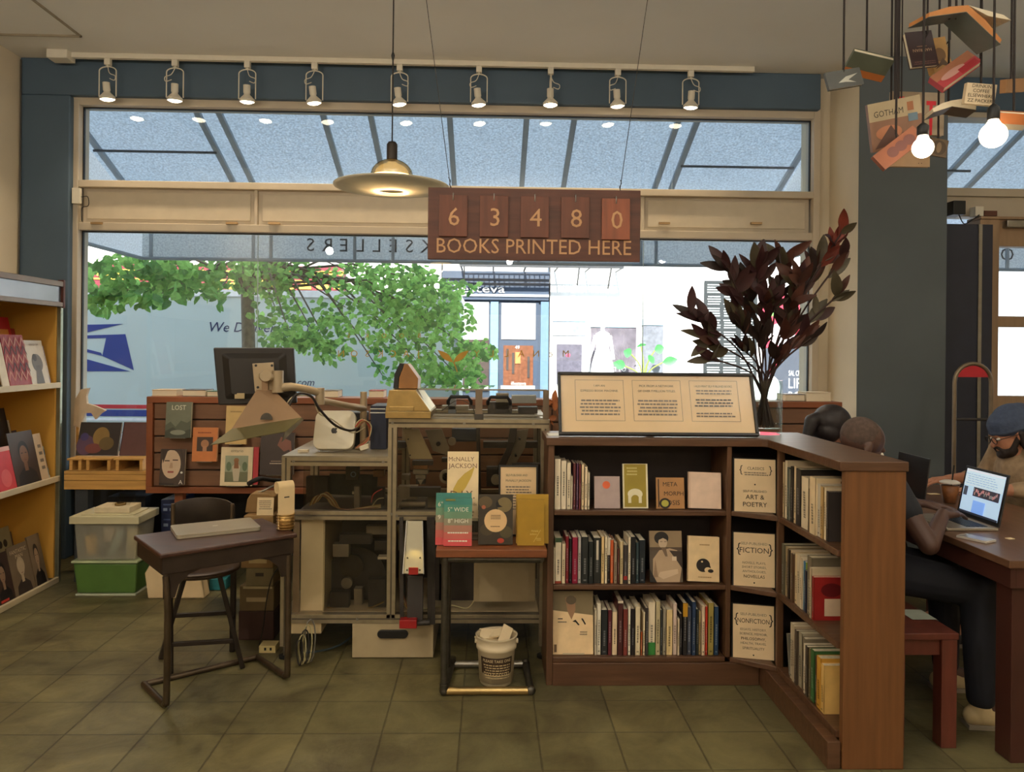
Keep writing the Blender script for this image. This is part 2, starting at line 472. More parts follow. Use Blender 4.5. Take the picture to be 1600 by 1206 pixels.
fr('transom_joint', *[(j - 0.012, 5.575, zLpaneT + 0.05, j + 0.012, 5.68, zTpaneB - 0.045) for j in jx])
WINGLASS = glass_mat('window_glass', (0.93, 0.96, 0.965), 1.0, 1.52)
q = MB(); q.box(xWL, YG, zTpaneB, xWR, YG + 0.006, zTpaneT, WINGLASS); q.build('pane', wn)
seams = [xWL, x_of(402, YG, 500), x_of(1005, YG, 450), xWR]
for i in range(3):
    q = MB(); q.box(seams[i] + 0.002, YG, zSill + 0.04, seams[i + 1] - 0.002, YG + 0.006, zLpaneT, WINGLASS); q.build('pane', wn)
SEAM = M((150, 165, 160), 0.3, var=0, name='clear_silicone')
for sx_ in seams[1:3]:
    q = MB(); q.box(sx_ - 0.002, YG - 0.001, zSill + 0.04, sx_ + 0.002, YG + 0.007, zLpaneT, SEAM); q.build('seam', wn)
q = MB()
for a, c, z0, z1 in ((xWL, xWR, zTpaneB, zTpaneT), (xWL, xWR, zSill + 0.04, zLpaneT)):
    q.box(a, YG - 0.012, z1 - 0.008, c, YG + 0.01, z1, BLACK); q.box(a, YG - 0.012, z0, a + 0.008, YG + 0.01, z1, BLACK)
    q.box(c - 0.008, YG - 0.012, z0, c, YG + 0.01, z1, BLACK)
q.build('glazing_gasket', wn)
for px in (154, 364, 430, 1037, 1180):
    q = MB(); p = at(px, 348, 5.58); q.box(p.x - 0.04, 5.545, p.z - 0.015, p.x + 0.04, 5.57, p.z, M((170, 140, 100), 0.4, 0.6, name='small_latch')); q.build('latch', wn)
# gold lettering and sprig on the glass (read backwards from inside)
GOLD = M((176, 140, 56), 0.45, 0.3, var=0.1, name='gold_leaf')
LG = thing('window_lettering', 'gold mirrored shop name and two-leaf sprig on the big window pane', 'lettering', (0, YG - 0.004, 1.4))
q = MB(); yy = YG - 0.003
def wtext(s_, pxa, pxb, py, size, mt=GOLD):
    n_ = len(s_)
    for i, ch in enumerate(s_):
        q = MB(); p = at(pxa + (pxb - pxa) * i / max(1, n_ - 1), py, yy)
        q.text(ch, p.x, p.z - size / 2, size, mt, y=yy, mirror=True); q.build('letter', LG)
wtext('McNALLY', 884, 745, 552, 0.050)
wtext('JACKSON', 655, 533, 552, 0.050)
wtext('BOOKS', 655, 545, 524, 0.035)
q = MB(); c0 = at(708, 566, yy)
def leafpoly(cx_, cz_, ang, L, W, n=8):
    pts = []
    for i in range(n + 1):
        t = i / n; pts.append((t * L, W * math.sin(PI * t) * (1 - 0.25 * t)))
    for i in range(n - 1, 0, -1):
        t = i / n; pts.append((t * L, -W * math.sin(PI * t) * (1 - 0.25 * t)))
    ca, sa = math.cos(ang), math.sin(ang)
    return [(cx_ + x * ca - z * sa, cz_ + x * sa + z * ca) for x, z in pts]
for a_ in (math.radians(38), math.radians(142)):
    q.prism(leafpoly(c0.x, c0.z, a_, 0.145, 0.026), yy - 0.001, yy, GOLD)
q.prism([(c0.x, c0.z), (c0.x + 0.006, c0.z + 0.01), (c0.x + 0.035, c0.z - 0.07), (c0.x + 0.028, c0.z - 0.07)], yy - 0.001, yy, GOLD)
q.build('sprig', LG)

# second window and the door
w2 = bpy.data.objects.new('window_2', None); COL.objects.link(w2); w2['kind'] = 'structure'
z2t = z_of(1530, 188, YG); z2b = z_of(1530, 297, YG); z2d = z_of(1530, 340, YG)
fr('window_frame', (xPilR, 5.55, z2b - 0.06, XR, 5.7, z2b), (xPilR, 5.55, z2t, XR, 5.7, z_of(1530, 176, YG) + 0.02),
   (xPilR, 5.58, z2d, XR, 5.7, z2b - 0.05), par=w2)
q = MB(); q.box(xPilR, YG, z2b, XR, YG + 0.006, z2t, WINGLASS); q.build('pane', w2)
TAN = M((156, 128, 100), 0.45, var=0.12, scale=4, streak=(6, 6, 1), name='tan_door_wood')
d1 = bpy.data.objects.new('door_1', None); COL.objects.link(d1); d1['kind'] = 'structure'
xd0 = x_of(1522, 5.5, 500); xd1 = x_of(1552, 5.5, 500); dw = 0.95
zr = [z_of(1560, y, 5.5) for y in (345, 386, 494, 511, 618, 636)]
fr('door_frame', (xd0, 5.44, 0, xd1, 5.6, zr[0]), (xd1 + dw, 5.44, 0, xd1 + dw + 0.12, 5.6, zr[0]), (xd0, 5.43, zr[0], xd1 + dw + 0.12, 5.6, zr[0] + 0.02), mat=TAN, par=d1)
fr('door_rail', (xd1, 5.46, zr[1], xd1 + dw, 5.55, zr[0]), (xd1, 5.47, zr[3], xd1 + dw, 5.54, zr[2]), (xd1, 5.47, zr[5], xd1 + dw, 5.54, zr[4]), (xd1, 5.47, 0, xd1 + dw, 5.54, 0.3), mat=TAN, par=d1)
for a, c in ((zr[2], zr[1]), (zr[4], zr[3]), (0.3, zr[5])):
    q = MB(); q.box(xd1, 5.5, a, xd1 + dw, 5.506, c, WINGLASS); q.build('pane', d1)
fr('door_closer', (xd1 + 0.03, 5.40, zr[0] - 0.06, xd1 + 0.25, 5.46, zr[0] - 0.01), mat=STEEL, par=d1)
NAVYP = M((38, 42, 58), 0.5, var=0.08, name='dark_navy_panel')
b = MB(); b.box(xPilR + 0.012, 5.3, 0, xd0, 5.6, z_of(1500, 350, 5.3), NAVYP); b.box(xPilR + 0.012 + (xd0 - xPilR) * .72, 5.29, 0, xPilR + 0.02 + (xd0 - xPilR) * .76, 5.3, z_of(1500, 350, 5.3), STEEL); struct('trim_1', b)
b = MB(); b.box(xd1 + dw + 0.12, 5.55, 0, XR, 5.7, z2d, CREAMW); struct('wall_beside_door', b)
# picture-rail edge under ceiling, ceiling hatch
TRM = M((150, 140, 120), 0.6, name='painted_trim')
b = MB(); p1 = at(128, 76, 5.1)
hx, hy = x_of(128, 5.1, 76), 5.1
b.box(XL, hy - 0.012, H - 0.012, hx, hy, H, TRM); b.box(hx - 0.012, 2.6, H - 0.012, hx, hy, H, TRM); b.box(hx - 0.09, 2.6, H - 0.02, hx - 0.03, 4.5, H, M((90, 84, 74), 0.5, name='slot_diffuser'))
struct('trim_2', b)

# ------------------------------------------------------------------ ceiling track with nine lamp heads
zt = H - 0.035
tr = thing('lighting_track', 'white ceiling track over the big window carrying nine spotlights', 'light track', (0, 5.4, H))
xa, xb = x_of(105, 5.4, 108), x_of(1178, 5.4, 120)
q = MB(); q.box(xa, 5.385, zt, xb, 5.42, H, WHITEP); q.build('track_rail', tr, bevel=0.002)
q = MB(); p = at(92, 104, 5.36); q.box(p.x - 0.07, 5.33, H - 0.06, p.x + 0.07, 5.44, H, WHITEP); q.build('power_feed_box', tr, bevel=0.004)
BULBE = M((255, 236, 205), 0.3, emit=14.0, name='lit_lamp_face')
heads = [(168, 155), (273, 157), (386, 159), (491, 161), (624, 163), (748, 164), (860, 164), (965, 166), (1079, 168)]
hlab = ['spotlight on the window track nearest the cream wall and power box', 'spotlight second from the cream wall end of the window track with a looped flex',
        'third spotlight from the power box on the white window track', 'fourth spotlight from the power box on the white window track',
        'spotlight on the window track just behind the pendant flex', 'spotlight on the window track above the number sign\'s figure three',
        'spotlight seen edge-on with its yoke turned sideways on the window track', 'second last spotlight on the window track, near the sign wire',
        'last spotlight at the bare end of the window track above the leafy branches']
for i, (px, py) in enumerate(heads):
    p = at(px, py, 5.40)
    zf = p.z - 0.002; x = p.x
    t = thing('spotlight', hlab[i], 'spotlight', (x, 5.4, H), 'white spotlights on the window track')
    sd = (i == 6)
    hw = 0.058
    q = MB(); q.box(x - 0.02, 5.385, zt - 0.045, x + 0.02, 5.42, zt - 0.0005, WHITEP); q.build('track_adapter', t, bevel=0.003)
    topz = zt - 0.055
    pts = []
    for k in range(13):
        a = PI * k / 12
        dx = hw * math.cos(a); zz = topz - 0.03 + 0.03 * math.sin(a)
        pts.append((x + (0 if sd else dx), 5.4 + (dx if sd else 0), zz))
    e0 = (pts[0][0], pts[0][1], zf + 0.022); e1 = (pts[-1][0], pts[-1][1], zf + 0.022)
    q = MB(); q.tube([e0] + pts + [e1], 0.0042, WHITEP, 6); q.cyl((x, 5.4, topz), (x, 5.4, zt - 0.04), 0.008, WHITEP); q.build('yoke', t)
    ti = random.uniform(-0.12, 0.12)
    T = TR(x, 5.4, zf, 0, 0.0 if sd else 0.10, ti)
    q = MB(T)
    q.lathe([(0.024, 0.115), (0.024, 0.062), (0.020, 0.055), (0.022, 0.048), (0.047, 0.022), (0.052, 0.018), (0.052, 0.0), (0.047, 0.0), (0.044, 0.012)], (0, 0, 0), WHITEP, n=24)
    q.build('lamp_housing', t)
    q = MB(T); q.lathe([(0.0465, 0.001), (0.03, -0.008), (0.012, -0.012), (0.001, -0.0125)], (0, 0, 0), BULBE, n=24); q.build('bulb', t)
    s_ = 1 if i % 2 == 0 else -1
    q = MB(); q.tube([(x, 5.4, topz), (x + s_ * 0.02, 5.385, topz - 0.05), (x + s_ * 0.06, 5.38, topz - 0.07), (x + s_ * 0.055, 5.38, topz - 0.10), (x + s_ * 0.018, 5.39, topz - 0.085)], 0.003, WHITEP, 5, sub=5); q.build('flex', t)
    lamp('spotlight_beam', 'SPOT', (x, 5.38, zf - 0.03), 20, WARM, 0.03, target=(x + random.uniform(-.1, .1), 4.75, 0), angle=math.radians(105), blend=0.8)

# small things on the window wall
t = thing('sensor_box', 'small white sensor box with thin wire beside the window casing', 'sensor box', at(121, 320, 5.53))
p0 = at(113, 318, 5.53); p1 = at(126, 294, 5.53)
q = MB(); q.box(p0.x, 5.52, p0.z, p1.x, 5.549, p1.z, WHITEP); q.build('box_cover', t, bevel=0.003)
q = MB(); q.tube([(p1.x, 5.54, p0.z + 0.05), (p1.x + 0.05, 5.53, p0.z + 0.05), (p1.x + 0.05, 5.54, p0.z - 0.01), (p1.x + 0.005, 5.54, p0.z - 0.03), (p1.x + 0.005, 5.54, p0.z - 0.12)], 0.003, BLACK, 5, sub=5); q.build('wire', t)
q = MB(); p = at(56, 105, 5.48); q.tube([(XL + 0.012, 5.49, H - 0.02), (XL + 0.015, 5.49, 2.6), (XL + 0.01, 5.49, 1.9), (XL + 0.014, 5.49, 0.01)], 0.005, M((70, 66, 60), 0.5, name='grey_cable'), 6, sub=6)
q.build('corner_cable', label='thin grey cable running down the corner of cream and blue walls', cat='cable')
q = MB(); xx = xPilR + 0.006
q.tube([(xx + 0.03, 5.27, 2.75), (xx, 5.27, 2.5), (xx + 0.005, 5.27, 1.8), (xx + 0.004, 5.26, 1.6), (xx + 0.006, 5.27, 1.0), (xx + 0.006, 5.27, 0.01)], 0.007, M((140, 140, 132), 0.5, name='white_cable'), 6, sub=6)
q.build('pier_cable', label='pale cable running down the edge of the dark pier beside the door', cat='cable')
t = thing('junction_box', 'small black wall box with dangling wires high beside the door frame', 'junction box', at(1490, 330, 5.45))
p = at(1489, 338, 5.5); q = MB(); q.box(p.x - 0.045, 5.42, p.z, p.x + 0.045, 5.549, p.z + 0.10, BLACK); q.build('box_cover', t, bevel=0.003)
p2 = at(1530, 340, 5.42); q = MB(); q.tube([(p.x, 5.43, p.z), (p.x + 0.02, 5.40, p.z - 0.07), (p2.x - 0.06, 5.41, p2.z - 0.02), (p2.x, 5.42, p2.z + 0.02)], 0.004, BLACK, 5, sub=6); q.build('wire', t)
q = MB(); q.box(p2.x - 0.02, 5.432, zr[0] + 0.022, p2.x + 0.04, 5.50, zr[0] + 0.09, WHITEP); q.box(p2.x + 0.045, 5.432, zr[0] + 0.022, p2.x + 0.14, 5.50, zr[0] + 0.06, M((90, 50, 34), 0.5, name='brown_box')); q.build('door_sensor', label='white and brown sensor boxes sitting on top of the door frame', cat='sensor')
# ------------------------------------------------------------------ the street outside
b = MB(); b.box(-14, 5.95, -0.6, 14, 9.9, -0.15, M((150, 146, 140), 0.85, var=0.12, scale=3, name='concrete')); struct('sidewalk_near', b)
b = MB(); b.box(-14, 9.9, -0.6, 14, 17.2, -0.30, M((84, 84, 86), 0.9, var=0.15, scale=4, name='asphalt')); struct('street', b)
b = MB(); b.box(-14, 17.2, -0.6, 14, 24, -0.15, M((170, 165, 158), 0.85, var=0.12, scale=3, name='concrete_far')); struct('sidewalk_far', b)

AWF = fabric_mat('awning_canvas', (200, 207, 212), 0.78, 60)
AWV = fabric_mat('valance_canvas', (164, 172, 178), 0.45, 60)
RIB = M((150, 162, 172), 0.5, var=0.05, name='awning_tube')
LETW = M((50, 56, 64), 0.8, var=0.05, name='dark_letter_print')  # dark valance lettering, reads backwards from inside
zb_v = at(640, 409, 7.6).z
def awning(x0, x1, ribs, rods, label, text=None, tx=None):
    aw = thing('awning', label, 'awning', ((x0 + x1) / 2, 5.97, 3.43), 'shopfront awnings')
    top = lambda y: 3.42 - 0.4167 * (y - 6.0)
    q = MB(); n = 1
    q.add([(x0, 5.96, top(5.96)), (x1, 5.96, top(5.96)), (x1, 7.6, top(7.6)), (x0, 7.6, top(7.6)),
           (x0, 5.96, top(5.96) + .003), (x1, 5.96, top(5.96) + .003), (x1, 7.6, top(7.6) + .003), (x0, 7.6, top(7.6) + .003)],
          [(0, 1, 2, 3), (7, 6, 5, 4)], AWF)
    q.build('canopy', aw)
    for xx in (x0, x1):
        q = MB(); q.add([(xx, 5.96, top(5.96)), (xx, 7.6, top(7.6)), (xx, 7.6, zb_v), (xx, 5.96, zb_v)], [(0, 1, 2, 3)], AWF); q.build('side_panel', aw)
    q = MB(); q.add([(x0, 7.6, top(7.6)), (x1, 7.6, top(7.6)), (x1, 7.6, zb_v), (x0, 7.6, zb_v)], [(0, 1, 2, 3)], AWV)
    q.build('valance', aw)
    if text:
        n_ = len(text)
        for i, ch in enumerate(text):
            q = MB(); q.text(ch, tx[0] + (tx[1] - tx[0]) * i / max(n_ - 1, 1), at(600, 394, 7.6).z, 0.135, LETW, y=7.592, mirror=True); q.build('letter', aw)
    for xr in ribs:
        q = MB(); q.bar((xr, 5.97, top(5.97) - .022), (xr, 7.6, top(7.6) - .022), 0.045, 0.03, RIB); q.bar((xr, 7.585, top(7.6) - 0.02), (xr, 7.585, zb_v), 0.03, 0.02, RIB); q.build('rib', aw)
    for xa_, xb_, y_ in rods:
        q = MB(); q.cyl((xa_, y_, top(y_) - .045), (xb_, y_, top(y_) - .045), 0.011, M((50, 60, 72), 0.5, name='rod'), n=8); q.build('rod', aw)
    q = MB(); q.cyl((x0, 7.59, zb_v), (x1, 7.59, zb_v), 0.018, RIB, n=8); q.cyl((x0, 5.97, zb_v), (x0, 7.59, zb_v), 0.018, RIB, n=8); q.cyl((x1, 5.97, zb_v), (x1, 7.59, zb_v), 0.018, RIB, n=8)
    q.build('hem_bar', aw)
    return aw
rx = lambda px: at(px, 292, 6.99).x
awning(-3.40, 2.70, [rx(p) for p in (191, 365, 395, 537, 602, 710, 815, 880, 1022, 1048, 1215)], [(rx(185), rx(365), 6.55), (rx(1048), rx(1215), 6.62)],
       'blue-grey canvas awning over the big window, seen from beneath', 'BOOKSELLERS', (at(742, 384, 7.59).x, at(485, 384, 7.59).x))
awning(3.35, 6.6, [3.5, at(1500, 298, 6.99).x, 4.05, 5.2, 6.3], [(3.5, 4.2, 6.62)], 'blue-grey canvas awning over the door and smaller window', 'O', (at(1574, 394, 7.59).x,) * 2)

# mail truck parked at the kerb
YT = 12.5
TRW = M((196, 212, 208), 0.45, var=0.03, scale=1, name='truck_white_paint')
USB = M((30, 62, 140), 0.45, var=0.03, name='logo_blue'); USR = M((196, 44, 58), 0.45, var=0.03, name='stripe_red')
tx1 = at(716, 560, YT).x; tx0 = -7.6; tzt = at(420, 458, YT).z
tk = thing('mail_truck', 'white mail truck with blue eagle emblem parked outside the window', 'truck', (tx0 + 3, YT + 1.1, -0.3))
q = MB(); q.box(tx0, YT, 0.12, tx1, YT + 2.2, tzt, TRW); q.build('cargo_box', tk, bevel=0.03)
q = MB(); q.box(tx0, YT - 0.02, tzt - 0.06, tx1 + 0.02, YT + 2.22, tzt + 0.05, M((238, 242, 242), 0.4, name='roof_edge_white')); q.box(tx1 - 0.1, YT - .015, 0.1, tx1 + 0.02, YT + .02, tzt, M((150, 165, 170), 0.4, name='corner_post')); q.build('roof_edge', tk)
q = MB()
for ya, yb_, mt in ((632, 638, USR), (640, 650, USB), (653, 657, M((240, 246, 250), 0.3, name='bright_trim'))):
    q.box(tx0, YT - 0.006, at(170, yb_, YT).z, tx1 - 0.1, YT, at(170, ya, YT).z, mt)
q.build('side_stripe', tk)
def tp(pts, mt, q, dy=0.0):
    P = [at(x, y, YT) for x, y in pts]; q.prism([(p.x, p.z) for p in P], YT - 0.006 - dy, YT - dy, mt)
q = MB()
tp([(100, 508), (192, 506), (100, 528)], USB, q)
tp([(100, 525), (196, 522), (209, 578), (160, 556), (166, 528), (100, 530)], USB, q)
tp([(100, 541), (160, 556), (158, 551), (100, 536)], USB, q, 0.002)
tp([(100, 551), (203, 580), (100, 580)], USB, q)
q.build('emblem', tk)
def italic(q, s_, p, size, mt, y, sh=0.25):
    vs, fs, x0, x1, top = text_geo(s_); k = size / 0.73
    q.add([(p.x + (v[0] - x0) * k + v[1] * k * sh, y, p.z + v[1] * k) for v in vs], fs, mt)
TXT = M((30, 48, 92), 0.5, var=0.03, name='navy_lettering')
q = MB(); italic(q, 'We Deliver For You', at(324, 518, YT), 0.165, TXT, YT - 0.004); q.build('lettering', tk); q = MB(); italic(q, 'usps.com', at(432, 602, YT), 0.12, TXT, YT - 0.004); q.build('lettering', tk)
q = MB(); q.box(tx0 - 1.9, YT + 0.1, 0.1, tx0, YT + 2.1, tzt - 0.5, TRW); q.build('cab', tk, bevel=0.08)
for xw in (tx0 - 1.0, tx1 - 1.4):
    for yw in (YT + 0.05, YT + 1.95):
        q = MB(); q.cyl((xw, yw, 0.12), (xw, yw + 0.25, 0.12), 0.42, RUBBER, n=24); q.cyl((xw, yw - 0.01, 0.12), (xw, yw + 0.02, 0.12), 0.2, STEEL, n=16); q.build('wheel', tk)

# buildings across the street
YB = 20.0
px2 = lambda px, py, Y=YB: at(px, py, Y)
WHF = M((236, 232, 224), 0.8, var=0.04, scale=1, name='white_stucco')
def facade(label, pxa, pxb, mat, ztop=9.0, Y=YB):
    xa_, xb_ = at(pxa, 520, Y).x + .02, at(pxb, 520, Y).x - .02
    t = thing('building', label, 'building', ((xa_ + xb_) / 2, Y, -0.15))
    q = MB(); q.box(xa_, Y, -0.15, xb_, Y + 4, ztop, mat); q.build('facade', t)
    return t
def ppx(t, name, x0, y0, x1, y1, mat, d=0.03, Y=YB, dep=0.0, bev=0):
    a = at(x0, y1, Y); c = at(x1, y0, Y)
    q = MB(); q.box(a.x, Y - d, a.z, c.x, Y - dep, c.z, mat); return q.build(name, t, bevel=bev)
b1 = facade('cream building with maroon and yellow fascia behind the mail truck', -150, 690, WHF)
MAR = M((128, 32, 48), 0.5, var=0.08, name='maroon_fascia'); YEL = M((246, 196, 70), 0.5, var=0.05, name='yellow_trim')
fs_ = ppx(b1, 'fascia', -120, 420, 540, 452, MAR, 0.5)
q = MB()
a = at(130, 452, YB - .5); 
for px in range(140, 540, 28):
    p = at(px, 452, YB - .52); n = 12; r = 0.17
    q.prism([(p.x + r * math.cos(PI * i / n), p.z + r * math.sin(PI * i / n)) for i in range(n + 1)], YB - .53, YB - .505, YEL)
for px in range(140, 540, 14):
    p = at(px, 427, YB - .52); q.prism([(p.x + .07 * math.cos(2 * PI * i / 10), p.z + .07 * math.sin(2 * PI * i / 10)) for i in range(10)], YB - .53, YB - .505, YEL)
for py in (421, 435):
    p = at(140, py, YB - .52); c = at(540, py, YB - .52); q.box(p.x - 4, YB - .53, p.z - .02, c.x, YB - .505, p.z + .02, YEL)
q.build('fascia_trim', b1)
ppx(b1, 'window', 560, 520, 640, 620, M((70, 78, 90), 0.2, name='dark_window'), 0.03)
ppx(b1, 'window', 660, 520, 684, 600, M((90, 120, 150), 0.2, name='blue_window'), 0.03)
NV = M((58, 72, 92), 0.5, var=0.08, scale=2, name='navy_shopfront')
b2 = facade('navy shopfront with white lettering across the street', 690, 858, M((66, 80, 98), 0.6, var=0.08, name='navy_wall'))
ppx(b2, 'cornice', 692, 427, 858, 436, NV, 0.35); ppx(b2, 'cornice', 692, 436, 857, 442, NV, 0.25)
ppx(b2, 'fascia', 692, 442, 857, 468, NV, 0.15)
ppx(b2, 'molding', 692, 461, 857, 463, M((190, 200, 212), 0.5, name='light_line'), 0.19)
q = MB(); pa = at(703, 460, YB - .2); q.text('illesteva', pa.x, pa.z + .06, 0.22, M((244, 236, 226), 0.5, name='white_letters'), y=YB - .24, align='l', maxw=at(793, 460, YB - .2).x - pa.x, sx=1.5); q.build('lettering', b2)
ppx(b2, 'upper_wall', 692, 300, 857, 426, WHF, 0.02)
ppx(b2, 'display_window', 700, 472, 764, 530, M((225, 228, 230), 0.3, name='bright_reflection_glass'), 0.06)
ppx(b2, 'display_window', 700, 531, 764, 610, M((78, 66, 62), 0.25, name='dark_shop_glass'), 0.06)
ppx(b2, 'pilaster', 765, 472, 779, 640, M((120, 150, 176), 0.5, var=0.05, name='pale_blue_pilaster'), 0.14)
ppx(b2, 'pilaster', 843, 472, 857, 640, M((100, 128, 156), 0.5, var=0.05, name='blue_pilaster'), 0.14)
dr = ppx(b2, 'door', 779, 472, 842, 640, NV, 0.05)
ppx(b2, 'transom', 783, 474, 837, 530, M((176, 172, 168), 0.3, name='grey_glass'), 0.08)
ppx(b2, 'door_glass', 786, 540, 833, 605, M((122, 74, 50), 0.3, var=0.3, name='warm_shop_interior'), 0.08)
q = MB()
for k, pxx in enumerate((791, 800, 824)):
    p = at(pxx, 560 + k * 6, YB - .1); q.box(p.x, YB - .1, p.z - .3, p.x + .06, YB - .085, p.z + .25, M((60, 50, 46), 0.5, name='rail_item'))
p = at(805, 556, YB - .1); q.box(p.x, YB - .11, p.z - .2, p.x + .14, YB - .09, p.z + .1, M((214, 130, 70), 0.5, name='orange_label'))
q.text('49', at(808, 545, YB).x, at(808, 545, YB).z, 0.09, M((250, 240, 230), 0.5, name='white_letters'), y=YB - .11)
q.text('illesteva', at(810, 601, YB).x, at(810, 601, YB).z, 0.09, M((250, 240, 230), 0.5, name='white_letters'), y=YB - .11)
q.build('window_dressing', b2)
b3 = facade('dazzling white building with shop windows across the street', 858, 1300, M((250, 248, 242), 0.8, var=0.02, name='bright_white_stucco'))
GG = M((150, 158, 172), 0.25, var=0.15, name='grey_violet_glass'); LB = M((170, 205, 220), 0.3, var=0.05, name='pale_blue_trim')
ppx(b3, 'transom', 863, 494, 915, 524, GG, 0.04); ppx(b3, 'window_head', 863, 493, 915, 502, LB, 0.06)
ppx(b3, 'door_glass', 869, 538, 909, 600, M((104, 100, 112), 0.25, var=0.2, name='shop_door_glass'), 0.04)
ppx(b3, 'display_window', 922, 500, 994, 612, M((120, 112, 120), 0.25, var=0.3, scale=3, name='shop_window_glass'), 0.04)
ppx(b3, 'window_head', 922, 499, 994, 511, LB, 0.07)
ppx(b3, 'display_window', 1002, 500, 1036, 612, M((128, 130, 138), 0.25, var=0.2, name='shop_window_glass_dull'), 0.04)
ppx(b3, 'window_head', 1002, 499, 1036, 508, LB, 0.07)
q = MB(); q.text('49', at(887, 558, YB).x, at(887, 558, YB).z, 0.10, M((230, 70, 110), 0.5, name='pink_digits'), y=YB - .05); q.build('lettering', b3)
q = MB(); q.text('PARLOTTO', at(955, 580, YB).x, at(955, 580, YB).z, 0.12, M((250, 248, 240), 0.5, name='white_letters'), y=YB - .05) if False else q.text('TTO', at(968, 580, YB).x, at(968, 580, YB).z, 0.12, M((250, 248, 240), 0.5, name='white_letters'), y=YB - .055); q.build('lettering', b3)
# black menu boards
mb_ = thing('menu_board', 'black menu board with white listings on the bright building', 'menu board', at(1140, 620, YB - .1))
a = at(1098, 592, YB); c = at(1182, 440, YB)
q = MB(TR(a.x, YB - .08, a.z)); q.box(0, 0, 0, c.x - a.x, 0.03, c.z - a.z, M((44, 50, 52), 0.6, name='blackboard'))
it = []
for ci in (0.05, 0.36, 0.68):
    for ri in range(8):
        z0 = 0.03 + ri * 0.12
        it.append(('l', ci, z0, ci + 0.26, z0 + 0.10, 4, M((210, 216, 214), 0.6, var=0, name='chalk')))
q.art(c.x - a.x, c.z - a.z, it, y=-0.004); q.build('board', mb_)
# posters: red one and the dark one with big letters
t = thing('poster_panel', 'red and white poster glimpsed behind the branches across the street', 'poster', at(1215, 570, YB - .1))
a = at(1188, 543, YB); c = at(1256, 462, YB)
q = MB(TR(a.x, YB - .08, a.z)); W_, H_ = c.x - a.x, c.z - a.z; q.box(0, 0, 0, W_, .03, H_, M((226, 60, 84), 0.5, var=0.1, name='poster_red'))
q.art(W_, H_, [('e', .45, .25, .3, .22, (250, 236, 236)), ('r', .55, .5, .7, .95, (245, 230, 230)), ('p', [(.6, .1), (.7, .1), (.95, .6), (.85, .6)], (250, 240, 240)), ('r', .1, .6, .3, .72, (120, 200, 90))], y=-.004); q.build('sheet', t)
t = thing('shop_hoarding', 'slate board with chunky white capitals low across the street', 'sign board', at(1240, 640, YB - .1))
a = at(1190, 640, YB); c = at(1262, 545, YB)
q = MB(TR(a.x, YB - .08, a.z)); W_, H_ = c.x - a.x, c.z - a.z; q.box(0, 0, 0, W_, .03, H_, M((70, 76, 88), 0.6, name='slate_board'))
q.art(W_, H_, [('t', .76, .56, .09, 'SAL CRAZE'[:9], .4, (250, 250, 250)), ('t', .78, .36, .17, 'LIPPI', .44, (250, 250, 250)), ('t', .78, .16, .15, 'BOX', .44, (250, 250, 250)), ('e', .2, .35, .17, .2, (236, 236, 236)), ('p', [(.1, .6), (.3, .85), (.36, .8), (.16, .58)], (200, 60, 80))], y=-.004); q.build('sheet', t)
# fire escape
t = thing('fire_escape', 'black iron fire escape landing above the navy shopfront', 'fire escape', at(850, 415, YB - .5))
q = MB(); a = at(718, 413, YB - 1.0); c = at(975, 420, YB - 1.0); I_ = M((60, 62, 66), 0.6, name='black_iron')
q.box(a.x, YB - 1.0, a.z - .03, c.x, YB - .96, a.z + .03, I_); q.box(a.x, YB - 1.0, a.z + .22, c.x, YB - .97, a.z + .25, I_)
k = a.x
while k < c.x: q.box(k, YB - 1.0, a.z, k + .025, YB - .975, a.z + .25, I_); k += 0.13
q.build('railing', t)
q = MB(); q.box(a.x, YB - 1, a.z - .05, c.x, YB - .94, a.z - .03, I_)
for k in range(6): xx = a.x + (c.x - a.x) * (k + .02) / 5.1; q.box(xx, YB - .94, a.z - .05, xx + .04, YB - .025, a.z - .03, I_)
q.build('deck_frame', t)
for pxx in (725, 905, 955):
    p = at(pxx, 430, YB - .9); q = MB(); q.bar((p.x, YB - .95, a.z), (p.x, YB - .38, a.z - .5), .03, .03, I_); q.build('bracket', t)
# mannequin in white dress, and palm-like plant in the shop window
t = thing('mannequin', 'mannequin in a white dress in the shop window across the street', 'mannequin', at(941, 600, YB - .3))
WD = M((246, 244, 238), 0.7, var=0.03, name='white_cotton'); p = at(941, 600, YB - .7)
zt_ = at(941, 508, YB - .7).z
q = MB(); k = p.z; hh = zt_ - k
q.lathe([(0.34, 0), (0.27, hh * .35), (0.16, hh * .62), (0.2, hh * .78), (0.17, hh * .86), (0.06, hh * .9)], (p.x, YB - .7, k), WD, n=16); q.build('dress', t)
q = MB(); q.lathe([(0.05, hh * .88), (0.05, hh * .95)], (p.x, YB - .7, k), WD, n=12); q.sph((p.x, YB - .7, k + hh * 1.02), (.085, .1, .12), WD, 12, 8); q.build('head', t)
q = MB(); q.cyl((p.x - .18, YB - .7, k + hh * .82), (p.x - .33, YB - .75, k + hh * .45), .05, WD, r1=.035); q.build('arm', t)
q = MB(); q.cyl((p.x + .18, YB - .7, k + hh * .82), (p.x + .27, YB - .8, k + hh * .42), .05, WD, r1=.035); q.build('arm', t)
q = MB(); q.cyl((p.x, YB - .7, -.15), (p.x, YB - .7, k + .1), .03, STEEL); q.cyl((p.x, YB - .7, -.15), (p.x, YB - .7, -.13), .2, STEEL); q.build('stand', t)
t = thing('window_plant', 'broad-leaved green plant in the shop window across the street', 'plant', at(978, 612, YB - .3))
GRN = M((86, 168, 96), 0.5, var=0.2, name='fresh_green_leaf')
q = MB(); p = at(1006, 600, YB - .7); 
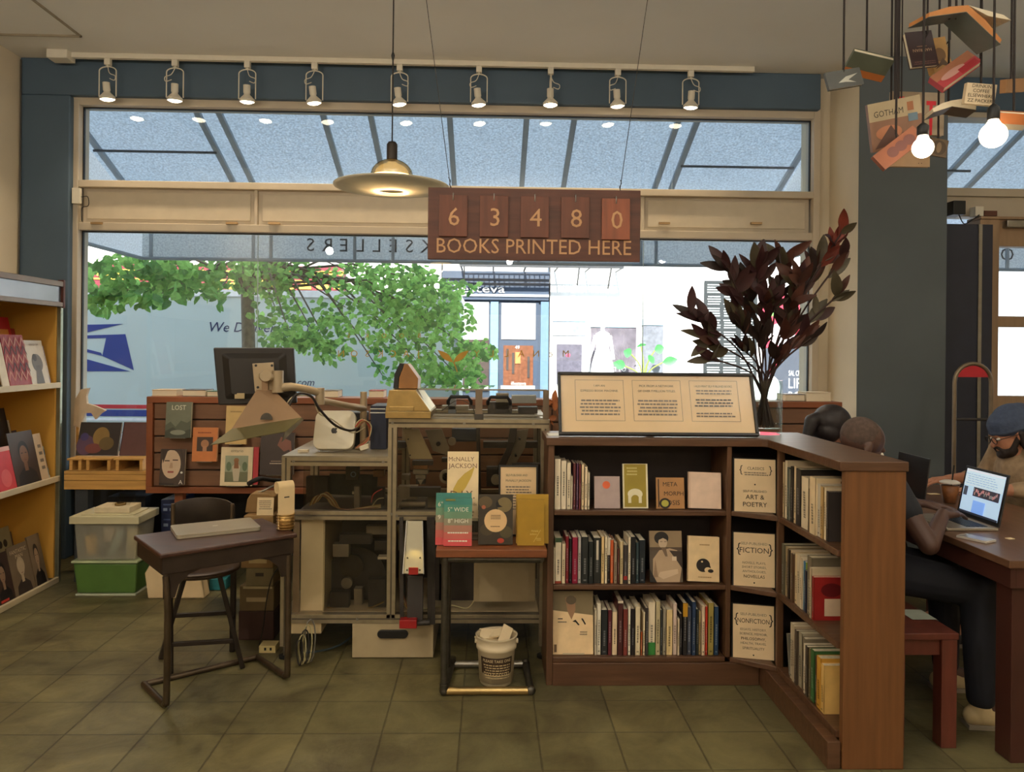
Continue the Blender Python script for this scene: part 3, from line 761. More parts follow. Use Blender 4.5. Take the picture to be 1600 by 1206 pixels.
def bigleaf(q, base, tip, wid, mat, nrm=(0, -1, 0), n=6, droop=0.0):
    base = Vector(base); tip = Vector(tip); d = tip - base; L = d.length; dn = d.normalized(); nn = Vector(nrm)
    s_ = dn.cross(nn)
    if s_.length < 0.1: s_ = dn.cross(Vector((1, 0, 0)))
    s_.normalize(); up = s_.cross(dn)
    vs = []; fs = []
    for i in range(n + 1):
        tt = i / n; wq = wid * math.sin(PI * min(1, tt * 0.96 + 0.02)) ** 0.8 * (1 - 0.25 * tt)
        c_ = base + d * tt + up * (-droop * L * tt * tt)
        vs += [c_ - s_ * wq + up * wq * 0.35, c_, c_ + s_ * wq + up * wq * 0.35]
    for i in range(n):
        k_ = i * 3; fs += [(k_, k_ + 1, k_ + 4, k_ + 3), (k_ + 1, k_ + 2, k_ + 5, k_ + 4)]
    q.add(vs, fs, mat, True)
stq = MB()
for dx, dz, sx_ in ((-.35, .75, 1), (-.1, .95, 1), (.25, .85, -1), (.45, .55, 1), (-.5, .45, 1), (.1, .6, -1)):
    e = (p.x + dx, YB - .8, p.z + dz); stq.tube([(p.x, YB - .7, p.z - .1), (p.x + dx * .3, YB - .75, p.z + dz * .6), e], 0.018, M((150, 170, 80), 0.5, name='leaf_stalk'), 5, sub=4)
    bigleaf(q, e, (e[0] + dx * .7 + .05, e[1] - .05, e[2] + .08), 0.14, GRN)
q.build('foliage', t); stq.build('stalk', t)
q = MB(); q.lathe([(0.16, 0), (0.22, 0.45)], (p.x, YB - .7, -.15), M((200, 196, 190), 0.6, name='grey_pot')); q.cyl((p.x, YB - .7, .29), (p.x, YB - .7, p.z), .04, M((110, 90, 60), 0.8, name='plant_stem')); q.build('pot', t)

# street tree: trunk, branches, leaf masses
tree = thing('street_tree', 'leafy green street tree growing between the window and the mail truck', 'tree', (at(388, 560, 9.1).x, 9.1, -0.15))
BARK = M((96, 92, 84), 0.9, var=0.3, scale=20, bump=0.4, name='tree_bark')
tb = at(388, 560, 9.1)
q = MB(); q.tube([(tb.x, 9.1, -0.147), (tb.x + .02, 9.1, 1.0), (tb.x - .02, 9.1, 2.2), (tb.x - .05, 9.1, 3.6), (tb.x + .05, 9.1, 4.6)], [0.09, .08, .075, .065, .05], BARK, 12); q.build('trunk', tree)
blobs = [  # px, py, rx, ry, Y, n, size
    (190, 430, 60, 34, 8.6, 170, .115), (255, 425, 50, 30, 8.5, 130, .11), (300, 440, 46, 26, 8.6, 110, .11), (165, 465, 34, 20, 8.3, 45, .12), (245, 462, 40, 14, 8.3, 55, .12), (335, 462, 22, 14, 8.4, 18, .12),
    (360, 415, 46, 18, 8.8, 60, .10), (400, 435, 40, 26, 8.9, 90, .09), (450, 420, 60, 18, 9.0, 110, .08), (430, 480, 46, 46, 9.0, 150, .08), (490, 520, 60, 26, 8.8, 170, .085), (455, 530, 46, 14, 8.6, 80, .09), (540, 480, 50, 40, 9.0, 160, .08),
    (520, 550, 34, 14, 8.8, 50, .085), (560, 430, 50, 24, 9.4, 120, .08), (620, 440, 60, 34, 9.6, 260, .085), (660, 470, 60, 44, 9.7, 330, .085), (610, 510, 50, 44, 9.5, 240, .085), (690, 500, 50, 40, 9.8, 240, .085), (700, 450, 46, 14, 9.9, 60, .085),
    (740, 548, 40, 18, 9.8, 120, .09), (690, 575, 60, 26, 9.6, 200, .085), (650, 560, 34, 30, 9.5, 90, .085), (720, 590, 34, 18, 9.6, 80, .085), (590, 560, 16, 20, 9.3, 14, .085), (600, 590, 12, 26, 9.2, 14, .08)]
def leaf_mat(rgb, trans=0.45):
    m = fabric_mat('leaf_green_%d' % rgb[1], rgb, trans, 30); return m
LM = [leaf_mat((118, 166, 92), .5), leaf_mat((150, 200, 112), .55), leaf_mat((96, 140, 84), .45)]
rr = random.Random(3)
q = MB(); bq = MB()
for (cx_, cy_, ax, ay, Y, n, sz) in blobs:
    cen = at(cx_, cy_, Y)
    bq.tube([(tb.x, 9.1, 2.3 + rr.uniform(-.2, .5)), ((tb.x + cen.x) / 2, (9.1 + Y) / 2, max(cen.z, 2.1) + .25), cen], [0.022, .014, .005], BARK, 5, sub=0)
    for _ in range(int(n * 1.05)):
        while True:
            u, v = rr.uniform(-1, 1), rr.uniform(-1, 1)
            if u * u + v * v <= 1: break
        p = at(cx_ + u * ax, cy_ + v * ay, Y + rr.uniform(-.45, .45))
        d = Vector((rr.uniform(-1, 1), rr.uniform(-.7, .7), rr.uniform(-1.1, .35))).normalized()
        L = sz * rr.uniform(.8, 1.35)
        nr = Vector((rr.uniform(-.6, .6), -1, rr.uniform(-.2, 1.0))).normalized()
        s_ = d.cross(nr); 
        if s_.length < .1: continue
        s_.normalize(); up = s_.cross(d); wd = L * .34
        vs = [p, p + d * L * .3 - s_ * wd + up * wd * .3, p + d * L * .72 - s_ * wd * .7 + up * wd * .2, p + d * L, p + d * L * .72 + s_ * wd * .7 + up * wd * .2, p + d * L * .3 + s_ * wd + up * wd * .3]
        q.add(vs, [(0, 1, 2, 3), (0, 3, 4, 5)], LM[rr.choice((0, 0, 1, 2) if cx_ < 480 else (0, 1, 1, 1, 2))])  # more pale leaves past the trunk: sunlight put into the leaf colour
q.build('foliage', tree); bq.build('branch', tree)
# ------------------------------------------------------------------ book helpers
def covermat(rgb, rough=0.45): return M(rgb, rough, var=0.07, scale=20, name='printed_cover')
def spine_book(label, group, T, th, h, dep, rgb, marks=None, name='book', cat='book', cover_th=0.002):
    """upright book: spine at local y=0 facing -y, thickness along +x"""
    m = covermat(rgb); q = MB(T)
    q.box(0, 0, 0, th, 0.0015, h, m); q.box(0, 0, 0, cover_th * .8, dep, h, m); q.box(th - cover_th * .8, 0, 0, th, dep, h, m)
    q.box(cover_th * .8, 0.0015, 0.0015, th - cover_th * .8, dep - 0.003, h - 0.002, PAGE)
    if marks and th > 0.008:
        q.art(th, h, marks, y=-0.0004)
    o = q.build(name, None, label=label, cat=cat, group=group, origin=T @ Vector((th / 2, dep / 2, 0)))
    return o
def spine_marks(rr, rgb, custom=None):
    lum = 0.3 * rgb[0] + 0.59 * rgb[1] + 0.11 * rgb[2]
    k_ = .45 if lum > 120 else 0; ink = tuple(int(a * .62) for a in rgb) if lum > 120 else tuple(int(a * .5 + 95) for a in rgb)
    z = 0.18 + rr.uniform(0, .1); out = []
    e = z + rr.uniform(.3, .5)
    while z < e:
        l_ = rr.uniform(.02, .05); out.append(('r', .36, z, .64, z + l_, ink)); z += l_ + 0.012
    if rr.random() < .5: out.append(('r', .3, .06, .7, .09, ink))
    return out + (custom or [])
def face_item(name, label, cat, T, w_, h, th, rgb, art, group=None, pages=True, covername='cover'):
    """thing showing its front (local -y); T puts its bottom corner"""
    t = thing(name, label, cat, T @ Vector((w_ / 2, th / 2, 0)), group)
    q = MB(T); m = covermat(rgb) if not hasattr(rgb, 'node_tree') else rgb
    q.box(0, 0, 0, w_, 0.0015, h, m)
    if pages:
        q.box(0, th - .0015, 0, w_, th, h, m); q.box(0, 0.0015, 0, 0.0015, th - .0015, h, m)
    else: q.box(0, .0015, 0, w_, th, h, m)
    q.art(w_, h, art); q.build(covername, t)
    if pages:
        q = MB(T); q.box(0.0017, 0.0016, 0.002, w_ - 0.002, th - 0.0016, h - 0.002, PAGE); q.build('page_block', t)
    return t
def face_px(name, label, cat, x0, y0, x1, y1, Y, rgb, art, lean=0.16, th=0.012, z=None, yaw=0.0, group=None, pages=True, roll=0.0, covername='cover'):
    a = at(x0, y1, Y); c = at(x1, y1, Y); tp_ = at(x0, y0, Y)
    w_ = c.x - a.x; h = (tp_.z - a.z) / math.cos(lean)
    zz = a.z if z is None else z
    if z is not None: h = (tp_.z - z) / math.cos(lean)
    T = TR(a.x, Y, zz + (th * math.sin(lean) + w_ * abs(math.sin(roll)) + .0005 if z is not None else 0), yaw, -lean, roll)
    return face_item(name, label, cat, T, w_, h, th, rgb, art, group, pages, covername)
SKINP = (196, 150, 120)
def portrait(bg, hair, skin, coat, extra=None, cx_=.5, s=1.0):
    return [('r', 0, 0, 1, 1, bg), ('p', [(cx_ - .42 * s, 0), (cx_ - .36 * s, .22 * s), (cx_ - .12 * s, .34 * s), (cx_ + .12 * s, .34 * s), (cx_ + .36 * s, .22 * s), (cx_ + .42 * s, 0)], coat),
            ('r', cx_ - .07 * s, .28 * s, cx_ + .07 * s, .45 * s, skin), ('e', cx_, .62 * s + .02, .21 * s, .19 * s, hair), ('e', cx_, .56 * s + .02, .165 * s, .165 * s, skin),
            ('r', cx_ - .11 * s, .60 * s, cx_ - .04 * s, .615 * s, hair), ('r', cx_ + .04 * s, .60 * s, cx_ + .11 * s, .615 * s, hair), ('r', cx_ - .05 * s, .475 * s, cx_ + .05 * s, .487 * s, (120, 70, 64))] + (extra or [])

# ------------------------------------------------------------------ wooden bookcase (L shaped)
YF = 3.44
XB0 = fl(853, 1070).x
XU = 1.078; XW = 1.272; XWO = 1.512; YE = 2.735; YBK = 3.72
ZS = [0.125, 0.450, 0.785]     # bottom board, lower shelf, upper shelf (tops)
ZT = 1.113
bc = thing('bookcase', 'dark wooden L-shaped bookcase with three rows of books and a framed notice on top', 'bookcase', (0.85, 3.55, 0))
BKI = M((44, 34, 30), 0.6, var=0.2, name='dark_back_board')
def bp(name, *boxes, mat=WALNUTH, bev=0.003, par=bc):
    q = MB()
    for x in boxes: q.box(*x, mat)
    return q.build(name, par, bevel=bev)
bp('side_panel', (XB0, YF, 0, XB0 + .028, YBK, ZT - .03), mat=WALNUT)
bp('side_panel', (XW + .015, YE, 0, XWO, YE + .03, ZT - .035), mat=M((116, 76, 44), 0.4, var=0.16, scale=5, streak=(10, 10, .6), bump=0.15, name='lit_brown_wood'))  # warm light on this end put into a paler wood colour
q = MB(); q.zprism([(XB0 - .01, YF - .012), (XW - .04, YF - .012), (XW - .02, YF - .03), (XW - .006, YE - .006), (XWO + .006, YE - .006), (XWO + .006, YBK + .01), (XB0 - .01, YBK + .01)], ZT - .035, ZT, WALNUTH); q.build('top', bc, bevel=.003)
bp('back_panel', (XB0 + .028, YBK - .015, .0, XWO - .02, YBK, ZT - .036), mat=BKI)
bp('back_panel', (XWO - .03, YE + .03, .0, XWO - .01, YBK - .015, ZT - .036), mat=BKI)
bp('upright', (XU, YF, ZS[0], XU + .022, YBK - .016, ZT - .036), mat=WALNUT)
bp('upright', (XW + .002, 3.335, .0, XW + .03, 3.36, ZT - .036), mat=WALNUT)
for z in ZS:
    bp('shelf', (XB0 + .029, YF + .003, z - .022, XU, YBK - .016, z))
    q = MB(); q.zprism([(XU + .023, YF + .004), (XW, 3.335), (XW, YBK - .016), (XU + .023, YBK - .016)], z - .022, z, WALNUTH); q.build('shelf', bc, bevel=.002)
    bp('shelf', (XW + .004, YE + .031, z - .025, XWO - .031, 3.334, z))
bp('plinth', (XB0 + .029, YF - .006, 0, XW - .04, YF + .015, ZS[0] - .023))
bp('plinth', (XW - .038, YE + .004, 0, XW + .01, YF + .015, ZS[0] - .026))
YB_ = YF + .02

def row(x0, z, items, shelfname, group, counted, rr, dep=.13, yb=YB_, pxs=.00288, jitter=True):
    """items: (width px, height px, rgb, colour words[, marks]); left to right"""
    x = x0
    for i, it in enumerate(items):
        th = it[0] * pxs; h = it[1] * pxs; rgb = it[2]
        lean = it[5] if len(it) > 5 else 0.0
        dy = rr.uniform(0, .012) if jitter else 0
        T = TR(x + max(0, -math.sin(lean) * h) , yb + dy, z + .0006 + max(0, math.sin(lean) * th), 0, 0, lean)
        lab = '%s on %s, %s from the pipe table end' % (it[3], shelfname, ORD[i])
        spine_book(lab, group, T, th - .0009, h, dep + rr.uniform(-.01, .02), rgb, spine_marks(rr, rgb, it[4] if len(it) > 4 else None))
        x += th
    return x
rr = random.Random(11)
C1 = (238, 224, 196)
PT = 'end by the pipe table'
row(XB0 + .032, ZS[2], [
    (10, 79, C1, 'cream book', [('t', .5, .1, .0, 'x', (0, 0, 0))][:0]), (9, 76, (230, 216, 190), 'cream book with grey title'), (7, 73, (222, 208, 180), 'thin buff book'), (3, 52, C1, 'short sliver of a cream book'), (5, 72, (92, 40, 44), 'maroon book'), (4, 72, (84, 48, 78), 'plum book'), (4, 71, (110, 44, 48), 'dull red book'),
    (5, 71, (226, 200, 160), 'tan book'), (5, 67, (234, 214, 182), 'pale book'), (4, 58, (238, 224, 196), 'small cream book')], 'bookcase top shelf', 'books on the bookcase top shelf', PT, rr, dep=.12)
row(XB0 + .030, ZS[1], [
    (3, 62, C1, 'short cream book'), (11, 78, (236, 222, 196), 'thick cream book with green head', [('r', 0, .9, 1, .999, (52, 78, 50)), ('r', 0, 0, 1, .05, (160, 70, 44))]), (7, 68, (232, 214, 178), 'buff book'), (6, 80, (128, 28, 38), 'dark red book'), (5, 76, (30, 24, 28), 'thin black book'), (10, 79, (142, 24, 56), 'magenta book'),
    (6, 79, (196, 190, 186), 'pale grey book'), (12, 80, (36, 40, 40), 'charcoal book'), (9, 72, (28, 34, 34), 'black book'), (13, 78, (34, 36, 34), 'thick black book with white title', [('r', .35, .52, .65, .95, (214, 206, 188))]), (6, 80, (228, 196, 140), 'pale orange book'), (5, 80, (238, 222, 190), 'cream book'),
    (5, 78, (40, 34, 34), 'black and cream book', [('r', 0, .62, 1, .999, (226, 212, 188))]), (6, 74, (198, 92, 46), 'orange book'), (6, 70, (150, 128, 108), 'mottled brown book'), (4, 60, (96, 50, 42), 'small brown book'), (6, 72, (206, 184, 140), 'tan book'), (8, 66, (58, 52, 50), 'dark book with red foot', [('r', .1, .1, .9, .2, (170, 50, 44))]),
    (5, 80, (232, 218, 192), 'slim cream book'), (9, 80, (24, 24, 26), 'black book with pale edge'), (6, 70, (48, 66, 72), 'dark teal book'), (11, 74, (30, 38, 46), 'dark navy book')], 'bookcase middle shelf', 'books on the bookcase middle shelf', PT, rr, dep=.13, pxs=.00264)
xr3 = at(930, 1020, YF).x
LN = 0.03
row(xr3, ZS[0], [
    (4, 74, (214, 204, 180), 'pale thin book'), (7, 84, (232, 224, 204), 'tall white book'), (11, 74, (32, 36, 38), 'black book'), (7, 74, (92, 34, 42), 'dark maroon book'), (9, 71, (230, 206, 170), 'cream book'), (9, 90, (74, 34, 34), 'tall oxblood book', [('r', 0, .955, 1, .999, (226, 214, 190))]), (8, 76, (120, 52, 44), 'red patterned book'),
    (5, 80, (236, 228, 208), 'white book'), (7, 76, (30, 22, 24), 'black book'), (9, 80, (226, 210, 176), 'buff book'), (4, 38, (172, 84, 36), 'short rust booklet'), (4, 70, (234, 216, 180), 'thin cream book'), (5, 78, (70, 62, 60), 'thin grey book'), (12, 86, (238, 222, 192), 'tall cream book with green foot', [('r', 0, 0, 1, .24, (54, 126, 58))]),
    (8, 88, (190, 176, 138), 'tall khaki book'), (4, 74, (60, 62, 60), 'thin dark book'), (6, 76, (150, 142, 124), 'stone-grey book'), (11, 74, (222, 196, 142), 'straw yellow book'), (7, 84, (212, 190, 176), 'tall pinkish book'), (4, 60, (226, 206, 174), 'short buff book'), (5, 68, (40, 34, 34), 'thin black book'),
    (8, 86, (34, 30, 32), 'black book with mustard top', [('r', 0, .74, 1, .999, (196, 146, 36))]), (7, 78, (70, 76, 92), 'slate book'), (7, 88, (44, 62, 92), 'tall navy book'), (5, 76, (36, 42, 40), 'thin dark green book'), (4, 72, (196, 170, 120), 'thin tan book'),
    (6, 82, (232, 206, 176), 'cream-pink book'), (5, 80, (206, 62, 42), 'bright red book'), (10, 86, (164, 146, 78), 'olive book'), (8, 80, (34, 62, 94), 'dark blue book')], 'bookcase bottom shelf', 'books on the bookcase bottom shelf', PT, rr, dep=.14, pxs=.00275)
# face-out books on the bookcase
G = 'face-out books on the bookcase'
yf = YF + .035
face_px('book', 'lilac-grey book with an orange sun, standing face out on the bookcase top shelf', 'book', 929, 746, 969, 797, yf, (176, 156, 152), [('e', .47, .73, .15, .12, (226, 104, 60))], z=ZS[2] + .001)
face_px('book', 'tall mustard book with a white tabletop drawing, face out on the top shelf', 'book', 974, 727, 1013, 797, yf, (230, 222, 190), [('r', .05, .03, .93, .99, (158, 138, 44)), ('l', .15, .72, .6, .93, 3, (206, 192, 120)), ('e', .48, .32, .3, .12, (226, 218, 186)), ('e', .48, .2, .17, .10, (158, 138, 44)), ('r', .2, .12, .32, .3, (226, 218, 186)), ('r', .62, .12, .74, .3, (226, 218, 186))], z=ZS[2] + .001, th=.016)
face_px('book', 'brown book with scrawled black hand lettering and a green disc, face out', 'book', 1026, 748, 1070, 797, yf, (176, 128, 78), [('t', .5, .72, .14, 'META', .8, (40, 32, 26)), ('t', .62, .42, .14, 'MORPH', .7, (40, 32, 26)), ('t', .6, .12, .16, 'OSIS', .75, (40, 32, 26)), ('e', .3, .17, .2, .17, (40, 32, 26)), ('e', .3, .17, .13, .11, (176, 170, 70)), ('r', .06, .05, .1, .95, (60, 44, 30))], z=ZS[2] + .001)
face_px('book', 'blank pinkish-cream book standing face out at the end of the top shelf', 'book', 1076, 741, 1127, 798, yf - .01, (222, 194, 172), [('r', 0, 0, .06, 1, (208, 178, 154))], z=ZS[2] + .001, th=.02, roll=.03)
face_px('book', 'book with a black and white photo of a person with folded arms, face out', 'book', 1016, 833, 1067, 911, yf, (88, 76, 64), [
    ('r', .0, .66, 1, 1, (150, 128, 98)), ('r', 0, .62, 1, .68, (84, 68, 54)), ('p', [(.08, 0), (.1, .45), (.3, .62), (.62, .66), (.85, .62), (.98, .3), (.9, 0)], (184, 158, 128)),
    ('e', .37, .86, .22, .125, (30, 26, 24)), ('e', .41, .775, .135, .115, (200, 178, 150)), ('p', [(.25, .88), (.5, .92), (.55, .82), (.42, .86), (.28, .82)], (30, 26, 24)), ('r', .33, .785, .40, .795, (70, 54, 46)), ('r', .45, .785, .52, .795, (70, 54, 46)), ('p', [(.35, .68), (.5, .68), (.55, .5), (.48, .5)], (120, 98, 78)), ('p', [(.25, .12), (.3, .2), (.85, .26), (.86, .17), (.4, .06)], (206, 182, 152)), ('p', [(0, 0), (.0, .25), (.2, 0)], (30, 26, 24)), ('p', [(.6, .62), (1, .6), (1, .25), (.85, .4)], (56, 44, 36)), ('r', .68, .42, .82, .5, (214, 196, 170)), ('p', [(.1, .1), (.16, .45), (.24, .1)], (150, 124, 98))], z=ZS[1] + .001)
face_px('book', 'cream book with a black spotted profile blot, face out on the middle shelf', 'book', 1075, 843, 1124, 910, yf - .005, (232, 204, 158), [('l', .35, .78, .7, .84, 1, (178, 140, 96)), ('e', .48, .36, .22, .15, (34, 28, 26)), ('e', .58, .31, .14, .09, (34, 28, 26)), ('e', .63, .26, .11, .06, (232, 204, 158)), ('e', .72, .24, .09, .04, (34, 28, 26)), ('e', .44, .44, .03, .02, (232, 204, 158)), ('l', .3, .07, .8, .12, 1, (178, 140, 96))], z=ZS[1] + .001, th=.022, roll=.04)
face_px('magazine', 'large cream magazine with a grey sketched figure, face out on the bottom shelf', 'magazine', 864, 927, 927, 1018, YF + .03, (236, 206, 160), [
    ('p', [(0, .7), (1, .62), (1, 1), (0, 1)], (126, 112, 84)), ('p', [(.3, .9), (.55, .92), (.56, .7), (.46, .55), (.36, .68)], (160, 122, 92)), ('e', .45, .86, .13, .07, (96, 84, 66)), ('r', .12, .555, .24, .57, INK), ('l', .12, .49, .36, .53, 1, GREYINK), ('p', [(.48, .52), (.56, .55), (.66, .47), (.63, .46), (.56, .51)], INK), ('p', [(.7, .57), (.74, .57), (.82, .48), (.79, .47)], INK), ('l', .66, .3, .86, .37, 2, GREYINK), ('r', .03, .04, .09, .16, (110, 86, 62)), ('r', .24, .0, .78, .025, (196, 180, 150))], z=ZS[0] + .001, th=.008, lean=.1, pages=False)

# category signs in the corner cell
sg = (226, 200, 160)
def csign(label, x0, y0, x1, y1, z, lines):
    a = fl(x0, y1, z + .001)
    w_ = .178; ang = math.atan2(3.345 - 3.43, XW - XU) * .55
    h = .235
    T = TR(XU + .035, 3.44, z + .001, ang, -.10)
    t = thing('category_sign', label, 'sign', T @ Vector((w_ / 2, 0, 0)), 'category signs in the bookcase corner')
    q = MB(T); q.box(0, 0, 0, w_, .004, h, M(sg, .6, var=.05, name='sign_card')); q.art(w_, h, lines); q.build('card', t)
    q = MB(T); q.box(-.006, .0045, 0, w_ + .004, .009, h + .004, M((30, 28, 28), .5, name='black_mount')); q.build('mount', t)
csign('cream sign reading ART and POETRY, topmost of the three in the corner', 1150, 722, 1210, 803, ZS[2], [('t', .52, .80, .055, 'CLASSICS', .5, INK), ('l', .2, .68, .85, .76, 2, GREYINK), ('t', .16, .74, .14, '{', INK), ('t', .88, .74, .14, '}', INK), ('t', .5, .37, .045, 'SELF-PUBLISHED', .66, GREYINK), ('t', .5, .24, .09, 'ART &', .66, INK), ('t', .5, .1, .09, 'POETRY', .74, INK), ('e', .5, .52, .02, .014, INK)])
csign('cream sign reading FICTION, between the other two corner signs', 1150, 834, 1210, 918, ZS[1], [('t', .5, .78, .05, 'SELF-PUBLISHED', .66, GREYINK), ('t', .5, .63, .105, 'FICTION', .72, INK), ('t', .12, .63, .18, '{', INK), ('t', .9, .63, .18, '}', INK), ('t', .5, .42, .045, 'NOVELS, PLAYS,', .7, GREYINK), ('t', .5, .34, .045, 'SHORT STORIES,', .7, GREYINK), ('t', .5, .26, .045, 'ANTHOLOGIES,', .7, GREYINK), ('t', .5, .16, .06, 'NOVELLAS', .66, INK), ('e', .5, .07, .02, .014, INK)])
csign('cream sign reading NONFICTION, lowest of the three corner signs', 1150, 945, 1210, 1030, ZS[0], [('t', .5, .80, .05, 'SELF-PUBLISHED', .66, GREYINK), ('t', .5, .66, .09, 'NONFICTION', .78, INK), ('t', .08, .66, .18, '{', INK), ('t', .93, .66, .18, '}', INK), ('t', .5, .52, .045, 'ESSAYS, HISTORY,', .72, GREYINK), ('t', .5, .44, .045, 'SCIENCE, MEMOIR,', .72, GREYINK), ('t', .5, .345, .055, 'PHILOSOPHY,', .74, INK), ('t', .5, .265, .045, 'HEALTH, TRAVEL', .72, GREYINK), ('t', .5, .17, .05, 'SPIRITUALITY', .68, GREYINK), ('e', .5, .07, .02, .014, INK)])

# books in the wing, spines toward the aisle
def wing(z, items, shelfname, y0=3.325):
    y = y0
    for i, it in enumerate(items):
        th, h, dep, rgb, words = it[:5]
        xin = it[6] if len(it) > 6 else rr.uniform(0, .012)
        T = TR(XW + .012 + xin, y, z + .0006, -PI / 2, 0, it[7] if len(it) > 7 else 0)
        q = MB(T); m = covermat(rgb); 
        lab = '%s on the wing %s, %s from the corner signs' % (words, shelfname, ORD[i])
        mk = spine_marks(rr, rgb)
        T2 = T
        m = covermat(rgb)
        q.box(0, 0, 0, th - .001, .0015, h, m); q.box(0, 0, 0, .0015, dep, h, m); q.box(th - .0025, 0, 0, th - .001, dep, h, m)
        q.box(.0016, .0016, .001, th - .0026, dep - .003, h - .002, PAGE)
        if th > .008: q.art(th, h, mk, y=-.0004)
        if len(it) > 5 and it[5]:      # printed on the front cover, which faces the room
            T = q.T; q.T = T2 @ TR(th - .001, 0, 0, PI / 2); q.art(dep, h, it[5], y=-.0006); q.T = T
        q.build('book', None, label=lab, cat='book', group='books on the wing ' + shelfname, origin=T2 @ Vector((th / 2, dep / 2, 0)))
        y -= th
    return y
PH = [('r', .1, .1, .62, .5, (96, 100, 62)), ('r', .1, .52, .62, .92, (70, 66, 58)), ('r', .64, .1, .98, .95, (120, 92, 62)), ('e', .82, .65, .15, .17, (212, 170, 132)), ('e', .82, .83, .15, .08, (70, 48, 34))]
wing(ZS[2], [(.02, .24, .16, (206, 186, 148), 'buff book'), (.03, .25, .17, (232, 216, 186), 'tall cream book'), (.025, .225, .16, (70, 84, 78), 'grey-green book'), (.012, .22, .16, (150, 150, 138), 'grey booklet'), (.028, .235, .165, (36, 34, 34), 'black book'), (.026, .24, .17, (230, 208, 170), 'cream book'),
             (.05, .235, .18, (44, 40, 40), 'broad dark picture book'), (.07, .21, .17, (232, 216, 186), 'thick cream volume', PH), (.03, .17, .13, (150, 128, 100), 'small brown book'), (.055, .225, .10, (234, 212, 172), 'cream binder', [('r', .3, .08, .7, .75, (30, 28, 30))]), (.03, .205, .12, (204, 196, 180), 'pale folder'), (.024, .2, .14, (196, 162, 104), 'tan book'), (.02, .2, .14, (226, 210, 180), 'cream book'), (.02, .19, .15, (60, 54, 52), 'dark book')], 'top shelf')
wing(ZS[1], [(.03, .22, .16, (108, 104, 84), 'grey-green book'), (.03, .215, .16, (170, 150, 112), 'tan book'), (.02, .21, .16, (60, 48, 40), 'dark brown book'), (.026, .21, .16, (218, 194, 156), 'buff book'), (.02, .205, .15, (92, 66, 48), 'brown book'), (.03, .21, .15, (232, 210, 168), 'cream book'), (.035, .215, .14, (214, 198, 168), 'pale book'),
             (.02, .21, .15, (236, 220, 190), 'white book'), (.025, .2, .14, (66, 120, 150), 'blue and green book', [('r', 0, .6, 1, .999, (150, 170, 60))]), (.018, .17, .14, (40, 44, 70), 'dark blue book'), (.045, .235, .17, (122, 112, 92), 'wide grey picture book'), (.02, .2, .15, (206, 188, 156), 'pale slim book'), (.02, .17, .14, (160, 40, 38), 'red comic book', [('r', .3, .1, .9, .5, (226, 200, 170)), ('e', .5, .7, .3, .16, (110, 26, 30))])], 'middle shelf')
wing(ZS[0], [(.05, .10, .02, (0, 0, 0), 'x')][:0] + [(.025, .17, .12, (120, 120, 110), 'leaning grey spiral notebook', None, 0.01, -.2), (.03, .235, .16, (206, 192, 166), 'pale grey volume', None, .005), (.026, .235, .16, (196, 178, 150), 'pale volume with red spots', [('r', .2, .1, .5, .4, (190, 80, 60))]), (.022, .225, .16, (84, 70, 58), 'dark brown book'), (.035, .225, .16, (164, 154, 130), 'stone-grey book'), (.03, .215, .16, (126, 116, 96), 'taupe book'),
             (.02, .2, .15, (226, 214, 190), 'white book'), (.025, .2, .15, (70, 60, 48), 'dark book'), (.02, .2, .15, (110, 96, 62), 'olive book'), (.035, .205, .15, (62, 108, 58), 'green book'), (.02, .19, .14, (92, 50, 40), 'rust book'), (.04, .2, .14, (214, 160, 60), 'mustard yellow book', [('t', .5, .6, .2, 'R', (60, 90, 50))]), (.03, .185, .13, (232, 190, 112), 'pale gold paperback')], 'bottom shelf', y0=3.25)

# ------------------------------------------------------------------ framed notice leaning on top
zn = ZT
a = at(878, 679, 3.47); c = at(1182, 683, 3.47)
w_ = c.x - a.x; lean = .36; h = .300
T = TR(a.x, 3.475, zn + .0075, 0, -lean)
nt_ = thing('framed_notice', 'black framed three-panel notice leaning back on the bookcase top', 'notice', (a.x + w_ / 2, 3.55, zn))
q = MB(T); BF = M((26, 24, 24), .35, name='black_frame')
ft = .013
q.box(-ft, -.012, 0, w_ + ft, .01, ft, BF); q.box(-ft, -.012, h - ft, w_ + ft, .01, h, BF); q.box(-ft, -.012, ft, 0, .01, h - ft, BF); q.box(w_, -.012, ft, w_ + ft, .01, h - ft, BF)
q.box(-ft, .0101, 0, w_ + ft, .016, h, BF); q.build('frame', nt_, bevel=.002)
q = MB(T @ TR(0, .0, ft)); CD = M((226, 196, 150), .7, var=.03, name='cream_card'); hh = h - 2 * ft
q.box(.0005, .002, .0005, w_ - .0005, .009, hh - .0005, CD)
it = []
for k, (l1, l2, x0) in enumerate((('I AM AN', 'ESPRESSO BOOK MACHINE.', .075), ('PICK FROM A NETWORK', 'OF OVER 7 MILLION TITLES.', .375), ('I ALSO PRINT SELF-PUBLISHED BOOKS.', '', .675))):
    it += [('b', x0, .2, x0 + .255, .92, .002, GREYINK), ('t', x0 + .1275, .80, .038, l1, .2, INK)]
    if l2: it += [('t', x0 + .1275, .71, .038, l2, .215, INK)]
    it += [('l', x0 + .02, .28, x0 + .235, .58, 5, GREYINK)] if k < 2 else [('l', x0 + .02, .66, x0 + .235, .76, 2, GREYINK), ('l', x0 + .02, .44, x0 + .235, .6, 3, INK), ('l', x0 + .02, .26, x0 + .235, .36, 2, GREYINK)]
q.art(w_, hh, it, y=.0015); q.build('card', nt_)
q = MB(T @ TR(0, 0, ft)); q.box(0, -.0035, 0, w_, -.002, hh, glass_mat('picture_glass', (1, 1, 1), 1, 1.5)); q.build('glazing', nt_)
